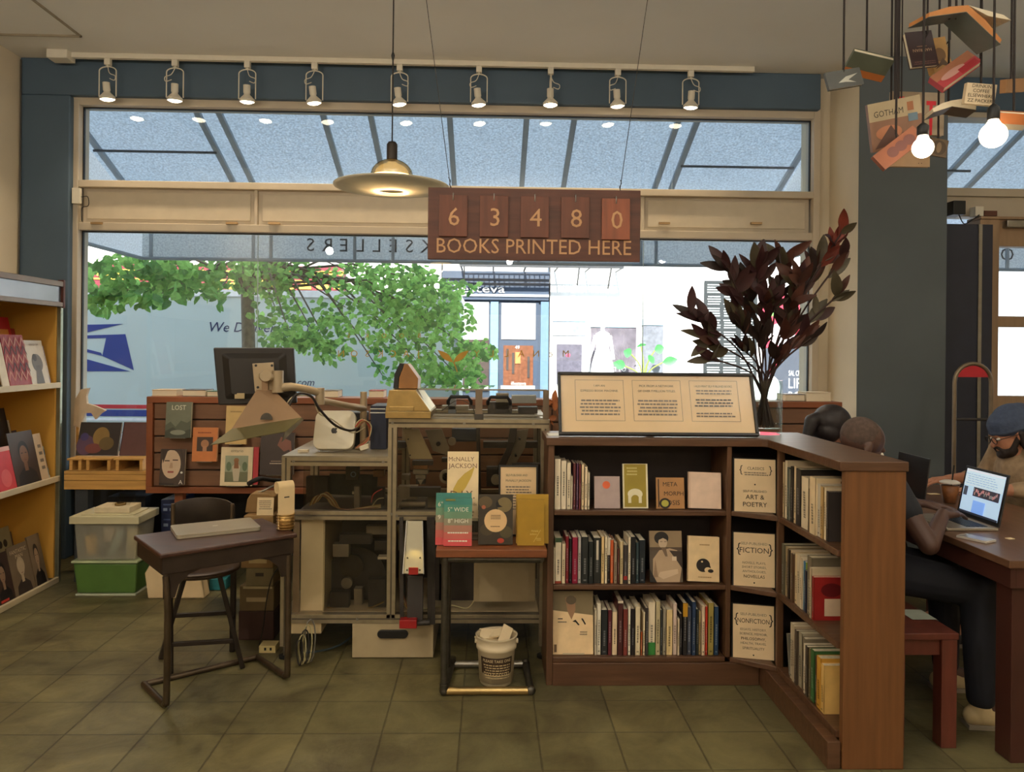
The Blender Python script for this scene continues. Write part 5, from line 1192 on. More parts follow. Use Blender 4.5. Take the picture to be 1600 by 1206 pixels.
# ------------------------------------------------------------------ book printing machine
YM = 3.74
mx = lambda px, Y=YM: at(px, 800, Y).x
mz = lambda py, Y=YM: at(650, py, Y).z
MD = 0.62
mc = thing('book_printing_machine', 'aluminium-framed book printing machine with clear panels between school desk and bookcase', 'machine', (mx(650), YM + MD / 2, 0))
PLATE = M((168, 152, 120), .5, var=.06, name='beige_sheet_metal'); DPLATE = M((70, 66, 60), .5, .3, var=.1, name='dark_sheet_metal')
ACR = glass_mat('smoky_acrylic', (.82, .80, .76), .8, 1.4); ACR2 = glass_mat('clear_acrylic', (.84, .85, .84), 1, 1.45)
def ext(p0, p1, s_=.042, name='frame_rail'):
    q = MB(); p0 = Vector(p0); p1 = Vector(p1)
    q.bar(p0, p1, s_, s_, ALU)
    d = (p1 - p0).normalized(); g = M((96, 88, 74), .5, .5, name='groove_shadowline')
    if abs(d.x) > .9: q.box(min(p0.x, p1.x) + .002, p0.y - s_ / 2 - .0008, p0.z - .004, max(p0.x, p1.x) - .002, p0.y - s_ / 2, p0.z + .004, g)
    elif abs(d.z) > .9: q.box(p0.x - .004, p0.y - s_ / 2 - .0008, p0.z + .002, p0.x + .004, p0.y - s_ / 2, p1.z - .002, g)
    return q.build(name, mc, bevel=.003)
yf_, yb_ = YM + .021, YM + MD
xL, xM, xR_ = mx(446), mx(612), mx(851)
zTop, zTL, zMid, zBot = mz(661), mz(722), mz(806), mz(967)
for yy in (yf_, yb_):
    ext((xL, yy, 0.06), (xL, yy, zTL + .02), name='frame_post'); ext((xM, yy, zBot), (xM, yy, zTop - .021), name='frame_post'); ext((xR_, yy, 0.06), (xR_, yy, zTop - .021), name='frame_post')
    for za_, xa_, xb_ in ((zTL, xL + .021, xM - .021), (zMid, xL + .021, xM - .021), (zMid, xM + .021, xR_ - .021), (zBot, xL + .021, xR_ - .021), (zTop, xM - .02, xR_ + .02)):
        ext((xa_, yy, za_), (xb_, yy, za_))
for xx, zz in ((xL, zTL), (xM, zTop), (xR_, zTop), (xL, zBot), (xR_, zBot), (xM, zMid), (xR_, zMid)):
    ext((xx, yf_ + .021, zz), (xx, yb_ - .021, zz), .038)
for xx in (xL, xR_):
    for yy in (yf_, yb_):
        q = MB(); q.cyl((xx, yy, 0), (xx, yy, .012), .03, RUBBER, n=16); q.cyl((xx, yy, .012), (xx, yy, .06), .01, STEEL, n=10); q.build('levelling_foot', mc)
for bxp, bzp in ((458, 722), (598, 722), (612, 803), (456, 967), (560, 967), (724, 661), (832, 661), (612, 661), (620, 806)):
    q = MB(); q.cyl((mx(bxp), YM - .0015, mz(bzp)), (mx(bxp), YM - .005, mz(bzp)), .007, STEEL, n=10); q.build('bolt', mc)
# decks and sheet panels
q = MB(); q.box(xL - .02, YM + .0, zTL + .0215, xM - .022, yb_ + .02, zTL + .027, M((150, 140, 120), .4, .5, name='deck_plate')); q.build('top_deck', mc)
q = MB(); q.box(xL + .022, YM + .06, zMid - .02, xR_ - .022, yb_ - .03, zMid - .012, DPLATE); q.build('middle_deck', mc)
q = MB(); q.box(xL + .022, YM + .05, zBot + .015, xR_ - .022, yb_ - .03, zBot + .022, PLATE); q.build('bottom_deck', mc)
q = MB(); q.box(xL + .022, yb_ - .02, zBot + .022, xR_ - .022, yb_ - .012, zMid - .021, M((62, 54, 44), .6, name='rear_panel')); q.build('rear_panel', mc)
q = MB(); q.box(mx(467), YM + .046, zBot + .024, mx(503), YM + .052, zMid - .022, M((190, 170, 130), .5, var=.05, name='cream_panel')); q.box(mx(503), YM + .052, zBot + .024, mx(503) + .004, YM + .5, zMid - .022, M((190, 170, 130), .5, var=.05, name='cream_panel')); q.build('side_cabinet', mc, bevel=.002)
q = MB(); q.box(mx(456), YM + .03, zBot + .022, mx(466), YM + .04, zMid - .022, M((120, 100, 72), .6, name='tan_panel')); q.build('filler_panel', mc)
q = MB(); q.box(mx(454), YM + .01, mz(991), mx(503), YM + .4, zBot - .021, M((190, 170, 130), .5, var=.05, name='cream_panel')); q.build('lower_tray', mc, bevel=.002)
q = MB(); q.box(mx(741), YM + .03, mz(943), mx(838), YM + .04, mz(880), PLATE); q.build('grey_cover', mc, bevel=.002)
# drawer base on the floor
dbx = thing('steel_drawer', 'beige metal drawer box with black recessed grip under the printing machine', 'drawer', (mx(616), YM + .25, 0))
q = MB(); q.box(mx(552), YM + .004, .004, mx(679), YM + .50, zBot - .023, PLATE); q.build('drawer_box', dbx, bevel=.003)
q = MB(); hz = mz(990); n_ = 10; r_ = .02; x0_, x1_ = mx(598), mx(633)
q.prism([(x0_ + r_ * math.cos(PI / 2 + PI * i / n_), hz + r_ * math.sin(PI / 2 + PI * i / n_)) for i in range(n_ + 1)] + [(x1_ + r_ * math.cos(-PI / 2 + PI * i / n_), hz + r_ * math.sin(-PI / 2 + PI * i / n_)) for i in range(n_ + 1)], YM - .010, YM + .0035, BLACK); q.build('grip', dbx, bevel=.003)
# clear panels
def pane(x0, x1, z0, z1, y=YM + .045, mt=ACR, nm='clear_panel'):
    q = MB(); q.box(x0, y, z0, x1, y + .004, z1, mt); return q.build(nm, mc)
pane(mx(470), xM - .022, zMid + .022, zTL - .022); pane(mx(505), xM - .022, zBot + .022, zMid - .022); pane(xM + .022, xR_ - .022, zMid + .022, zTop - .022)
# upper hood
zH = mz(608); yh = YM + .005; hb = YM + .50
zh0 = mz(654)
xh0, xh1, xh2 = mx(650), mx(674), mx(853)
q = MB(); q.add([(xh0, yh, zH), (xh2, yh, zH), (xh2, yh, zh0), (xh1, yh, zh0)], [(0, 1, 2, 3)], ACR2); q.add([(xh0, yh, zH), (xh2, yh, zH), (xh2 + .01, hb, zH), (xh0, hb, zH)], [(0, 1, 2, 3)], ACR2); q.add([(xh0, hb, zH), (xh2 + .01, hb, zH), (xh2 + .01, hb, zh0), (xh0, hb, zh0)], [(0, 1, 2, 3)], ACR2); q.build('clear_hood', mc)
for A, B in (((xh0, yh, zH), (xh2, yh, zH)), ((xh2, yh, zH), (xh2, yh, zh0)), ((xh1 - .0, yh, zh0 + .004), (xh2, yh, zh0 + .004)), ((xh0, yh, zH), (xh1, yh, zh0)), ((mx(675), yh, mz(648)), (mx(738), yh, mz(648))), ((mx(753), yh, mz(648)), (xh2, yh, mz(648)))):
    q = MB(); q.bar(A, B, .008, .008, M((150, 146, 136), .4, .7, name='hood_edge')); q.build('hood_edge', mc)
q = MB(); q.box(mx(741), yh - .006, zh0, mx(752), yh + .012, zH, M((128, 112, 94), .45, .4, name='hood_post')); q.box(mx(847), yh - .006, zh0, mx(856), yh + .012, zH, M((128, 112, 94), .45, .4, name='hood_post')); q.box(mx(740), yh - .01, zh0 - .003, mx(754), yh + .0, mz(646), DPLATE); q.build('hood_post', mc)
for a_, c_ in ((696, 737), (758, 798)):
    x0_, x1_ = mx(a_), mx(c_); zt_, zb_h = mz(619), mz(630)
    q = MB(); q.tube([(x0_ + .008, yh - .004, zb_h), (x0_ + .008, yh - .022, zb_h + .012), (x0_ + .022, yh - .026, zt_), (x1_ - .022, yh - .026, zt_), (x1_ - .008, yh - .022, zb_h + .012), (x1_ - .008, yh - .004, zb_h)], .0085, RUBBER, 10); q.build('hood_handle', mc)
# steel cowl and pointed stack
cw = [(603, 641), (608, 609), (649, 609), (672, 641)]
q = MB(); P = [(mx(x), mz(y)) for x, y in cw]; q.prism(P, YM - .05, YM + .30, BRASSY); q.box(mx(603), YM - .056, mz(652), mx(673), YM + .3, mz(641.5), BRASSY); q.box(mx(609), YM - .058, mz(641), mx(647), YM - .05, mz(634), BRASSY); q.build('steel_cowl', mc, bevel=.002)
q = MB(); P = [(mx(x), mz(y)) for x, y in ((619, 608), (620, 590), (628, 569), (633, 569), (650, 592), (649, 608))]; q.prism(P, YM + .05, YM + .2, M((146, 104, 62), .45, .3, var=.15, name='bronze_panel')); q.build('pointed_cover', mc, bevel=.002)
q = MB(); q.prism([(mx(x), mz(y)) for x, y in ((610, 608), (612, 585), (620, 568), (627, 569), (618, 592), (618, 608))], YM + .06, YM + .17, BLACK); q.build('black_bracket', mc)
# mechanism inside the upper bay
MG = M((136, 126, 106), .45, .1, var=.15, name='machined_grey'); MDk = M((56, 50, 45), .5, .1, var=.3, name='oily_dark_metal'); MBr = M((130, 92, 54), .5, .1, var=.2, name='bronze_fitting')
def mech(nm, pts, y, mt, d=.012):
    q = MB(); q.prism([(at(x, z, y).x, at(x, z, y).z) for x, z in pts], y, y + d, mt); return q.build(nm, mc, bevel=.0015)
Y1 = YM + .10
mech('slanted_plate', [(629, 670), (654, 670), (676, 717), (641, 717)], Y1, M((176, 162, 128), .45, .2, var=.05, name='pale_plate'))
for bx_, by_ in ((638, 686), (641, 711)):
    p = at(bx_, by_, Y1); q = MB(); q.cyl((p.x, Y1 - .001, p.z), (p.x, Y1 - .006, p.z), .004, BLACK, n=8); q.build('bolt', mc)
mech('pivot_bracket', [(664, 672), (690, 670), (702, 700), (700, 712), (676, 704)], YM + .16, MG)
p = at(685, 693, YM + .15); q = MB(); q.cyl((p.x, YM + .155, p.z), (p.x, YM + .13, p.z), .011, MDk, n=16); q.build('pivot_pin', mc)
for k, (y0_, y1_, x0_, x1_, mt) in enumerate(((720, 727, 644, 676, MDk), (727, 733, 646, 668, MBr), (734, 741, 645, 669, MG), (742, 748, 649, 665, MG), (749, 756, 650, 664, MDk), (762, 776, 640, 688, MDk))):
    mech('clamp_block', [(x0_, y0_), (x1_, y0_), (x1_, y1_), (x0_, y1_)], YM + .12 + .006 * k, mt, .05)
mech('nozzle_tip', [(652, 749), (662, 749), (657, 758)], YM + .11, MG)
for x0_, y0_, x1_, y1_, mt in ((622, 760, 652, 780, MG), (668, 770, 682, 793, MG), (622, 784, 664, 792, MDk), (690, 716, 720, 722, MDk), (706, 670, 745, 690, M((44, 56, 74), .5, name='blue_grey_unit')), (760, 730, 800, 760, MDk), (755, 690, 840, 700, MDk), (800, 725, 845, 790, MDk), (700, 755, 720, 770, MG), (627, 742, 640, 750, MG), (620, 690, 634, 700, MDk)):
    mech('mechanism_block', [(x0_, y0_), (x1_, y0_), (x1_, y1_), (x0_, y1_)], YM + .18 + (x0_ % 7) * .012, mt, .06)
mech('swing_arm', [(797, 668), (808, 668), (806, 690), (797, 712), (784, 740), (778, 728), (792, 700)], YM + .2, MDk, .02)
mech('side_plate', [(808, 672), (826, 670), (820, 700), (800, 735), (786, 738), (800, 708)], YM + .24, MG, .01)
mech('tall_post', [(744, 668), (750, 668), (752, 798), (745, 798)], YM + .22, MDk, .03)
for (x0_, y0_, r_, mt) in ((697, 745, .035, MG), (697, 745, .02, MDk), (706, 690, .02, MG), (728, 735, .03, MDk), (812, 686, .006, BLACK), (806, 712, .006, BLACK), (775, 750, .025, MG)):
    p = at(x0_, y0_, YM + .15); q = MB(); q.cyl((p.x, YM + .15, p.z), (p.x, YM + .19 - r_ * .3, p.z), r_, mt, n=20); q.build('roller', mc)
q = MB(); q.cyl(at(624, 788, YM + .12), at(665, 788, YM + .12), .014, MG, n=14); q.build('roller', mc)
# mechanism in the lower-left bays
mech('circuit_board', [(515, 740), (590, 742), (588, 775), (512, 772)], YM + .3, M((50, 54, 50), .5, var=.3, scale=40, name='circuit_board_green'))
for k, (x0_, y0_, x1_, y1_, mt) in enumerate(((478, 745, 512, 785, MDk), (540, 730, 560, 750, MDk), (553, 760, 562, 795, MG), (583, 735, 600, 745, MBr), (550, 768, 556, 772, PAGE), (580, 762, 600, 790, MDk))):
    mech('electronics_box', [(x0_, y0_), (x1_, y0_), (x1_, y1_), (x0_, y1_)], YM + .2 + .02 * k, mt, .05)
p = at(552, 741, YM + .15); q = MB(); q.tube([(p.x + .012 * math.cos(a * PI / 6), YM + .15, p.z + .012 * math.sin(a * PI / 6)) for a in range(12)], .0025, M((120, 140, 170), .4, name='pale_blue_ring'), 6, closed=True); q.build('cable_ring', mc)
CBL = [M((150, 120, 60), .5, name='ochre_cable'), M((170, 160, 120), .5, name='cream_cable'), M((120, 70, 40), .5, name='brown_cable'), M((176, 52, 50), .5, name='red_cable'), M((40, 36, 34), .5, name='black_cable')]
rc = random.Random(5)
def cable(pts, r, mt, par=None, Y=YM + .1):
    q = MB(); q.tube([at(x, y, Y + (rc.uniform(-.01, .01))) if len((x, y)) == 2 else None for x, y in pts], r, mt, 6, sub=5); return q.build('cable', par or mc)
for k in range(7):
    cable([(484 + k * 2, 790 - k), (492 + k * 3, 776 - k * 1.2), (508 + k * 2.5, 776 + k), (520 + k * 2, 790 + k * .8), (545, 796), (595, 794 - k)], .0028, CBL[k % 3])
cable([(580, 785), (584, 772), (597, 764)], .003, CBL[3]); cable([(582, 790), (590, 780), (600, 778)], .0025, CBL[1])
# motor in the lower bay
cen = at(560, 895, YM + .28)
q = MB(); q.cyl((cen.x, YM + .22, cen.z), (cen.x, YM + .45, cen.z), .15, MDk, n=36); q.build('motor_drum', mc, bevel=.01)
q = MB(); q.cyl((cen.x - .02, YM + .19, cen.z + .06), (cen.x - .02, YM + .22, cen.z + .06), .06, M((66, 58, 48), .5, .5, var=.3, name='worn_gear'), n=24); q.build('gear', mc)
q = MB(); q.cyl((cen.x - .04, YM + .165, cen.z - .02), (cen.x - .04, YM + .19, cen.z - .02), .028, MG, n=24); q.build('gear', mc)
for x0_, y0_, x1_, y1_, mt in ((515, 925, 545, 950, MDk), (553, 920, 566, 945, MG), (575, 905, 603, 948, MDk), (520, 850, 545, 870, MG), (572, 822, 604, 835, MG), (590, 870, 604, 874, PAGE), (588, 905, 604, 909, MBr), (530, 835, 580, 850, MDk), (585, 845, 604, 860, MDk)):
    mech('motor_mount', [(x0_, y0_), (x1_, y0_), (x1_, y1_), (x0_, y1_)], YM + .1 + (x0_ % 5) * .012, mt, .05)
cable([(511, 949), (540, 951), (575, 950), (600, 940)], .003, CBL[0])
# mechanism in the lower-right bay
for x0_, y0_, x1_, y1_, mt in ((622, 818, 632, 860, MG), (686, 880, 740, 950, MDk), (676, 820, 690, 950, MDk), (724, 890, 728, 900, PAGE), (723, 905, 727, 915, PAGE), (625, 900, 632, 948, MDk), (700, 820, 740, 876, MDk)):
    mech('mechanism_block', [(x0_, y0_), (x1_, y0_), (x1_, y1_), (x0_, y1_)], YM + .2 + (x0_ % 5) * .012, mt, .06)
for k in range(3):
    cable([(620 + k * 2, 820), (625 + k * 2, 850), (624 + k, 900), (628 + k * 2, 935), (640, 955)], .003, CBL[k], Y=YM + .06)
cable([(645, 955), (700, 945), (730, 950), (745, 930)], .003, CBL[1], Y=YM + .08)
# delivery chute with red tag, hanging in front of the frame
yc = YM - .075
A = at(648, 814, yc + .05); B = at(646, 896, yc - .06)
q = MB(); wA, wB = .037, .048
v = [(A.x - wA, A.y, A.z), (A.x + wA, A.y, A.z), (B.x + wB, B.y, B.z), (B.x - wB, B.y, B.z)]
q.add(v + [(x, y + .006, z) for x, y, z in v], [(0, 3, 2, 1), (4, 5, 6, 7), (0, 1, 5, 4), (2, 3, 7, 6), (0, 4, 7, 3), (1, 2, 6, 5)], M((150, 142, 120), .3, .8, var=.06, name='chute_steel'))
for s_ in (-1, 1): q.bar((A.x + s_ * wA, A.y - .006, A.z), (B.x + s_ * wB, B.y - .006, B.z), .004, .014, STEEL)
ch = q.build('delivery_chute', mc)
q = MB(); q.box(B.x - .022, B.y - .006, B.z - .004, B.x + .022, B.y - .001, B.z + .03, M((150, 34, 30), .4, name='red_tag')); q.build('red_tag', ch)
for dx, t_ in ((-.03, .93), (.03, .93), (-.03, .7), (.03, .7)):
    P = A.lerp(B, t_); q = MB(); q.cyl((P.x + dx, P.y - .001, P.z), (P.x + dx, P.y - .006, P.z), .004, DPLATE, n=8); q.build('screw', ch)
for px_ in (627, 670, 676):
    q = MB(); q.bar(at(px_, 808, YM - .02), at(px_ + 1, 975, YM - .02), .018, .014, MDk); q.build('chute_rail', mc)
q = MB(); q.box(at(636, 960, YM - .06).x, YM - .06, at(636, 975, YM - .06).z, at(661, 900, YM - .06).x, YM - .03, at(636, 900, YM - .06).z, M((70, 66, 64), .5, .3, name='dark_guide')); q.build('lower_guide', mc, bevel=.002)
q = MB(); q.box(at(634, 0, YM - .09).x, YM - .10, at(640, 981, YM - .09).z, at(661, 0, YM - .09).x, YM - .05, at(640, 968, YM - .09).z, M((158, 30, 32), .35, name='red_block')); q.build('red_block', mc, bevel=.003)
q = MB(); q.cyl(at(625, 976, YM - .06), at(672, 972, YM - .06), .013, MDk, n=12); q.build('guide_axle', mc)
lamp('chute_fill', 'SPOT', (A.x, yc - .10, A.z - .01), 1.3, (1, .72, .2), .01, target=(B.x, B.y, B.z + .03), angle=math.radians(55), blend=.6)  # added spot without a fixture, brightens the lower chute
# clutter under the clear hood
for x0_, y0_, x1_, y1_, mt in ((690, 634, 732, 640, MG), (700, 622, 712, 646, M((120, 124, 130), .5, name='pale_grey_bracket')), (762, 628, 800, 646, MDk), (775, 615, 795, 640, MG), (810, 636, 840, 646, MDk), (800, 618, 838, 630, M((160, 160, 156), .5, name='pale_cover'))):
    mech('hood_mechanism', [(x0_, y0_), (x1_, y0_), (x1_, y1_), (x0_, y1_)], YM + .25, mt, .08)
cable([(690, 642), (715, 625), (735, 632), (742, 645)], .002, CBL[4], Y=YM + .2)

# ------------------------------------------------------------------ things on the machine's low deck
zD = zTL + .0275
RS = lambda x, y, Y: at(x, y, Y)
# small white computer stood on edge
p0 = at(489, 708, 3.90); s_ = .205
T = TR(p0.x, 3.88, zD + .0155, 0, -.42)
cpt = thing('mini_computer', 'small square white computer with dark fruit emblem propped on the machine deck', 'computer', (p0.x + s_ / 2, 3.9, zD))
def rrect(w_, h, r, n=6):
    P = []
    for cx, cz, a0 in ((w_ - r, h - r, 0), (r, h - r, PI / 2), (r, r, PI), (w_ - r, r, 3 * PI / 2)):
        for i in range(n + 1): a = a0 + PI / 2 * i / n; P.append((cx + r * math.cos(a), cz + r * math.sin(a)))
    return P[::-1]
q = MB(T); q.prism(rrect(s_, s_, .04), 0, .036, M((214, 206, 184), .35, .1, var=.03, name='white_shell')); q.build('shell', cpt, bevel=.003)
q = MB(T); AP = M((34, 30, 28), .4, name='emblem_black'); cx_, cz_ = s_ / 2, s_ / 2 - .004; sc_ = .017
ap = [(0, .62), (.3, .78), (.62, .74), (.86, .5), (.64, .3), (.6, 0), (.78, -.28), (.9, -.36), (.66, -.82), (.36, -1.0), (0, -.88), (-.36, -1.0), (-.68, -.8), (-.9, -.3), (-.92, .2), (-.72, .62), (-.36, .78)]
q.prism([(cx_ + x * sc_, cz_ + z * sc_) for x, z in ap][::-1], -.0012, -.0002, AP); q.prism([(cx_ + x * sc_, cz_ + z * sc_) for x, z in ((0, .85), (.05, 1.15), (.34, 1.4), (.36, 1.1), (.2, .9))][::-1], -.0012, -.0002, AP); q.build('emblem', cpt)
q = MB(); p = at(548, 652, 4.02); T = TR(at(524, 650, 4.02).x, 4.05, zD + .001, 0, 0)
q.box(at(524, 650, 4.1).x, 4.10, zD + .001, at(571, 650, 4.1).x, 4.22, at(540, 644, 4.1).z, BLACK); q.build('external_drive', None, label='black box behind the small white computer', cat='drive', bevel=.006)
q = MB(); q.box(at(579, 650, 4.0).x, 4.0, zD + .001, at(604, 650, 4.0).x, 4.22, at(590, 634, 4.0).z, M((26, 34, 56), .5, var=.1, name='navy_carton'))
for zz in (638, 644): q.box(at(578, 650, 4.0).x, 3.998, at(590, zz + 1.5, 4).z, at(602, 650, 4.0).x, 4.0, at(590, zz, 4).z, M((206, 206, 200), .5, name='pale_strap'))
q.build('navy_box', None, label='dark navy box with pale stripes beside the machine tower', cat='box', bevel=.002)
q = MB(T := TR(at(563, 700, 3.84).x, 3.84, zD + .012, 0, 0, -.3)); q.box(0, 0, 0, .045, .035, .022, M((210, 200, 176), .5, name='white_adapter')); q.build('plug_adapter', None, label='small white plug adapter lying among cables on the machine deck', cat='adapter', bevel=.003)
q = MB(); q.box(at(472, 0, 3.86).x, 3.86, zD + .001, at(488, 0, 3.86).x, 3.89, at(480, 703, 3.86).z, PAGE); q.build('note_card', None, label='small pale card beside the white computer on the machine deck', cat='card')
# monitor on its arm, with sheet-metal hopper below
mo = thing('monitor', 'black monitor seen from behind, carried on a jointed grey arm', 'monitor', (at(568, 700, 4.0).x, 4.02, zD))
ym = 3.66
P4 = [at(333, 543, ym), at(459, 543, ym + .05), at(464, 630, ym + .05), at(341, 633, ym)]
q = MB()
def qprism(q, P, th, mt):
    n = (P[1] - P[0]).cross(P[3] - P[0]).normalized()
    if n.y > 0: n = -n
    vs = [p + n * 0 for p in P] + [p - n * th for p in P]
    q.add(vs, [(0, 1, 2, 3), (7, 6, 5, 4), (0, 4, 5, 1), (1, 5, 6, 2), (2, 6, 7, 3), (3, 7, 4, 0)], mt); return n
MBK = M((30, 26, 24), .42, var=.08, name='monitor_black')
nn = qprism(q, P4, .03, MBK); q.build('screen_housing', mo, bevel=.006)
cc = (P4[0] + P4[1] + P4[2] + P4[3]) / 4
P5 = [cc + (p - cc) * .80 for p in P4]; q = MB(); vs = P5 + [cc + (p - cc) * .62 + nn * .022 for p in P4]
q.add(vs, [(4, 5, 6, 7), (0, 1, 5, 4), (1, 2, 6, 5), (2, 3, 7, 6), (3, 0, 4, 7)], MBK); q.build('rear_bulge', mo, bevel=.008)
q = MB(); a = at(367, 616, ym - .005); q.box(a.x, a.y - .004, a.z - .02, a.x + .045, a.y + .002, a.z + .006, M((170, 150, 110), .5, name='label')); q.build('rating_label', mo)
GREYC = M((166, 148, 120), .45, .3, var=.06, name='arm_grey')
q = MB(); yv = ym - .05
P = [(at(x, y, yv).x, at(x, y, yv).z) for x, y in ((394, 568), (427, 566), (430, 610), (398, 612))]; q.prism(P, yv, yv + .008, GREYC); 
for x, y in ((400, 571), (425, 571), (403, 605)): p = at(x, y, yv); q.cyl((p.x, yv - .003, p.z), (p.x, yv + .001, p.z), .006, BLACK, n=8)
q.build('mount_plate', mo, bevel=.002)
q = MB(); q.cyl(at(413, 587, yv), at(415, 587, yv - .07), .026, GREYC, n=20); q.cyl(at(413, 588, yv - .04), at(436, 590, yv - .02), .017, GREYC, n=14); q.cyl(at(434, 613, yv - .02), at(434, 579, yv - .02), .026, GREYC, n=20); q.build('swivel_joint', mo)
q = MB(); q.tube([at(434, 606, yv - .02), at(455, 604, yv), at(480, 608, yv + .06), at(500, 614, yv + .1)], [.022, .02, .018, .02], GREYC, 10); q.build('arm_section', mo)
q = MB(); q.tube([at(500, 626, yv + .1), at(515, 628, yv + .16), at(545, 634, yv + .26), at(568, 638, 4.02)], [.018, .015, .015, .02], GREYC, 10); q.cyl(at(500, 632, yv + .1), at(500, 606, yv + .1), .022, GREYC, n=16); q.build('arm_section', mo)
pp = at(568, 640, 4.02); q = MB(); q.cyl((pp.x, 4.02, zD), (pp.x, 4.02, at(568, 612, 4.02).z), .018, GREYC, n=16); q.box(pp.x - .035, 3.97, zD, pp.x + .022, 4.07, zD + .012, GREYC); q.build('column', mo, bevel=.002)
def cab2(pts, r, mt, par):
    q = MB(); q.tube(pts, r, mt, 8, sub=8); return q.build('cable', par)
cab2([at(416, 660, 3.56), at(430, 662, 3.55), at(446, 645, 3.54), at(462, 617, 3.58), at(485, 618, 3.62), at(500, 640, 3.66), at(525, 665, 3.74), at(552, 672, 3.84), at(568, 655, 3.94)], .006, M((36, 30, 28), .5, name='black_sleeve'), mo)
cab2([at(440, 650, 3.56), at(452, 625, 3.57), at(466, 618, 3.6), at(488, 622, 3.64), at(498, 645, 3.68), at(520, 656, 3.74), at(550, 676, 3.84), at(570, 668, 3.92)], .003, M((190, 176, 146), .5, name='cream_cable_sleeve'), mo)
for k in range(4):
    cab2([at(555, 664 + 3 * k, 3.86), at(565 + 2 * k, 655 + k, 3.9), at(580 - k, 665 + 5 * k, 3.92), at(574, 690 - 2 * k, 3.9), at(558 - k, 700, 3.88)], .0025, CBL[(k * 2 + 1) % 5], mo)
hp = thing('sheet_metal_hopper', 'tan sheet-metal hopper with a flared olive lip hanging under the black monitor', 'hopper', at(415, 690, 3.55))
HM = M((150, 122, 94), .4, .35, var=.1, scale=5, name='tan_sheet_metal'); HM2 = M((112, 104, 70), .35, .5, var=.1, scale=5, name='olive_sheet_metal')
pl_ = [(401, 609), (426, 607), (470, 652), (362, 669)]
P = [at(401, 609, 3.60), at(428, 609, 3.60), at(471, 652, 3.46), at(362, 670, 3.46)]
q = MB(); qprism(q, P, .003, HM); q.build('sloping_plate', hp)
P = [at(362, 670, 3.46), at(471, 652, 3.46), at(445, 674, 3.36), at(328, 695, 3.36)]
q = MB(); qprism(q, P, .003, HM2); q.build('lip', hp)
P = [at(445, 674, 3.36), at(471, 652, 3.46), at(474, 655, 3.6), at(440, 690, 3.6), ]
q = MB(); qprism(q, P, .003, HM2); q.build('lip_return', hp)
q = MB(); p = at(418, 655, 3.475); n_ = 12
q.prism([(p.x + .026 * math.cos(PI * i / n_), p.z + .03 * math.sin(PI * i / n_)) for i in range(n_ + 1)], 3.455, 3.462, DPLATE); q.build('lever_slot', hp)
q = MB(); q.bar(at(414, 610, 3.60), at(414, 595, 3.60), .03, .004, HM); q.build('hanger_strap', hp)

# ------------------------------------------------------------------ C-frame pipe table with bookshop handouts
yt0, yt1 = 3.30, 3.62
zt_ = at(770, 859, yt0).z; xt0, xt1 = at(681, 860, yt0).x, at(859, 860, yt0).x
if xt1 > XB0 - .012: xt1 = XB0 - .012
pt = thing('pipe_table', 'small wooden table top on an iron pipe C-frame beside the bookcase', 'side table', ((xt0 + xt1) / 2, 3.46, 0))
q = MB(); q.box(xt0, yt0, zt_ - .034, xt1, yt1, zt_, M((122, 70, 40), .4, var=.3, scale=5, streak=(1, 9, 9), bump=.1, name='table_walnut')); q.build('table_top', pt, bevel=.003)
r_ = .0165; zb_t = zt_ - .034 - r_ - .001
xa_, xb_ = at(694, 1083, 3.36).x, at(829, 1083, 3.36).x; xtt = at(845, 874, 3.34).x
q = MB(); q.cyl((xa_, 3.345, zb_t), (min(xtt, xt1 - .02), 3.345, zb_t), r_, PIPE); q.cyl((xa_, 3.57, zb_t), (min(xtt, xt1 - .02), 3.57, zb_t), r_, PIPE); q.cyl((xa_, 3.345, zb_t), (xa_, 3.57, zb_t), r_, PIPE); q.cyl((min(xtt, xt1 - .02), 3.345, zb_t), (min(xtt, xt1 - .02), 3.57, zb_t), r_, PIPE); q.build('top_pipe', pt)
for yy in (3.345, 3.57):
    q = MB(); q.cyl((xa_, yy, r_ + .003), (xa_, yy, zb_t), r_, PIPE); q.build('leg', pt)
q = MB(); yr = 3.63; q.cyl((xa_, 3.345, r_ + .003), (xb_, 3.345, r_ + .003), r_, BRASSY); q.cyl((xa_ + .02, yr, r_ + .003), (xb_ - .01, yr, r_ + .003), r_, STEEL); q.cyl((xa_, 3.345, r_ + .003), (xa_ + .02, yr, r_ + .003), r_, PIPE); q.cyl((xb_, 3.345, r_ + .003), (xb_ - .01, yr, r_ + .003), r_, PIPE); q.build('floor_pipe', pt)
for c_ in ((xa_, 3.345, r_ + .005), (xb_, 3.345, r_ + .005), (xa_, 3.345, zb_t), (xb_ - .01, yr, r_ + .005), (xa_ + .02, yr, r_ + .005), (xa_, 3.57, zb_t)):
    q = MB(); q.sph(c_, r_ * 1.28, PIPE, 14, 10); q.cyl((c_[0], c_[1], c_[2] - .02 if c_[2] > .1 else c_[2]), (c_[0], c_[1], c_[2] if c_[2] > .1 else c_[2] + .03), r_ * 1.22, PIPE, n=14) if c_[0] < xb_ - .02 else None; q.build('elbow_fitting', pt)
zz = zt_ + .001
GRA = [(58, 128, 120), (74, 136, 116), (106, 142, 112), (140, 132, 108), (168, 116, 96), (192, 96, 86), (206, 78, 80)]
def grad():
    n = len(GRA); return [('r', 0, 1 - (i + 1) / n, 1, 1 - i / n, GRA[i]) for i in range(n)]
WI = M((226, 222, 200), .5, var=.02, name='white_print')
face_px('pamphlet', 'teal to pink pamphlet half hidden behind its twin, showing a figure six', 'pamphlet', 680, 772, 736, 856, 3.375, GRA[3], grad() + [('t', .13, .74, .09, '6"', .16, WI), ('t', .1, .49, .09, '9', .1, WI)], z=zz, lean=.12, th=.006, pages=False, group='teal to pink size pamphlets')
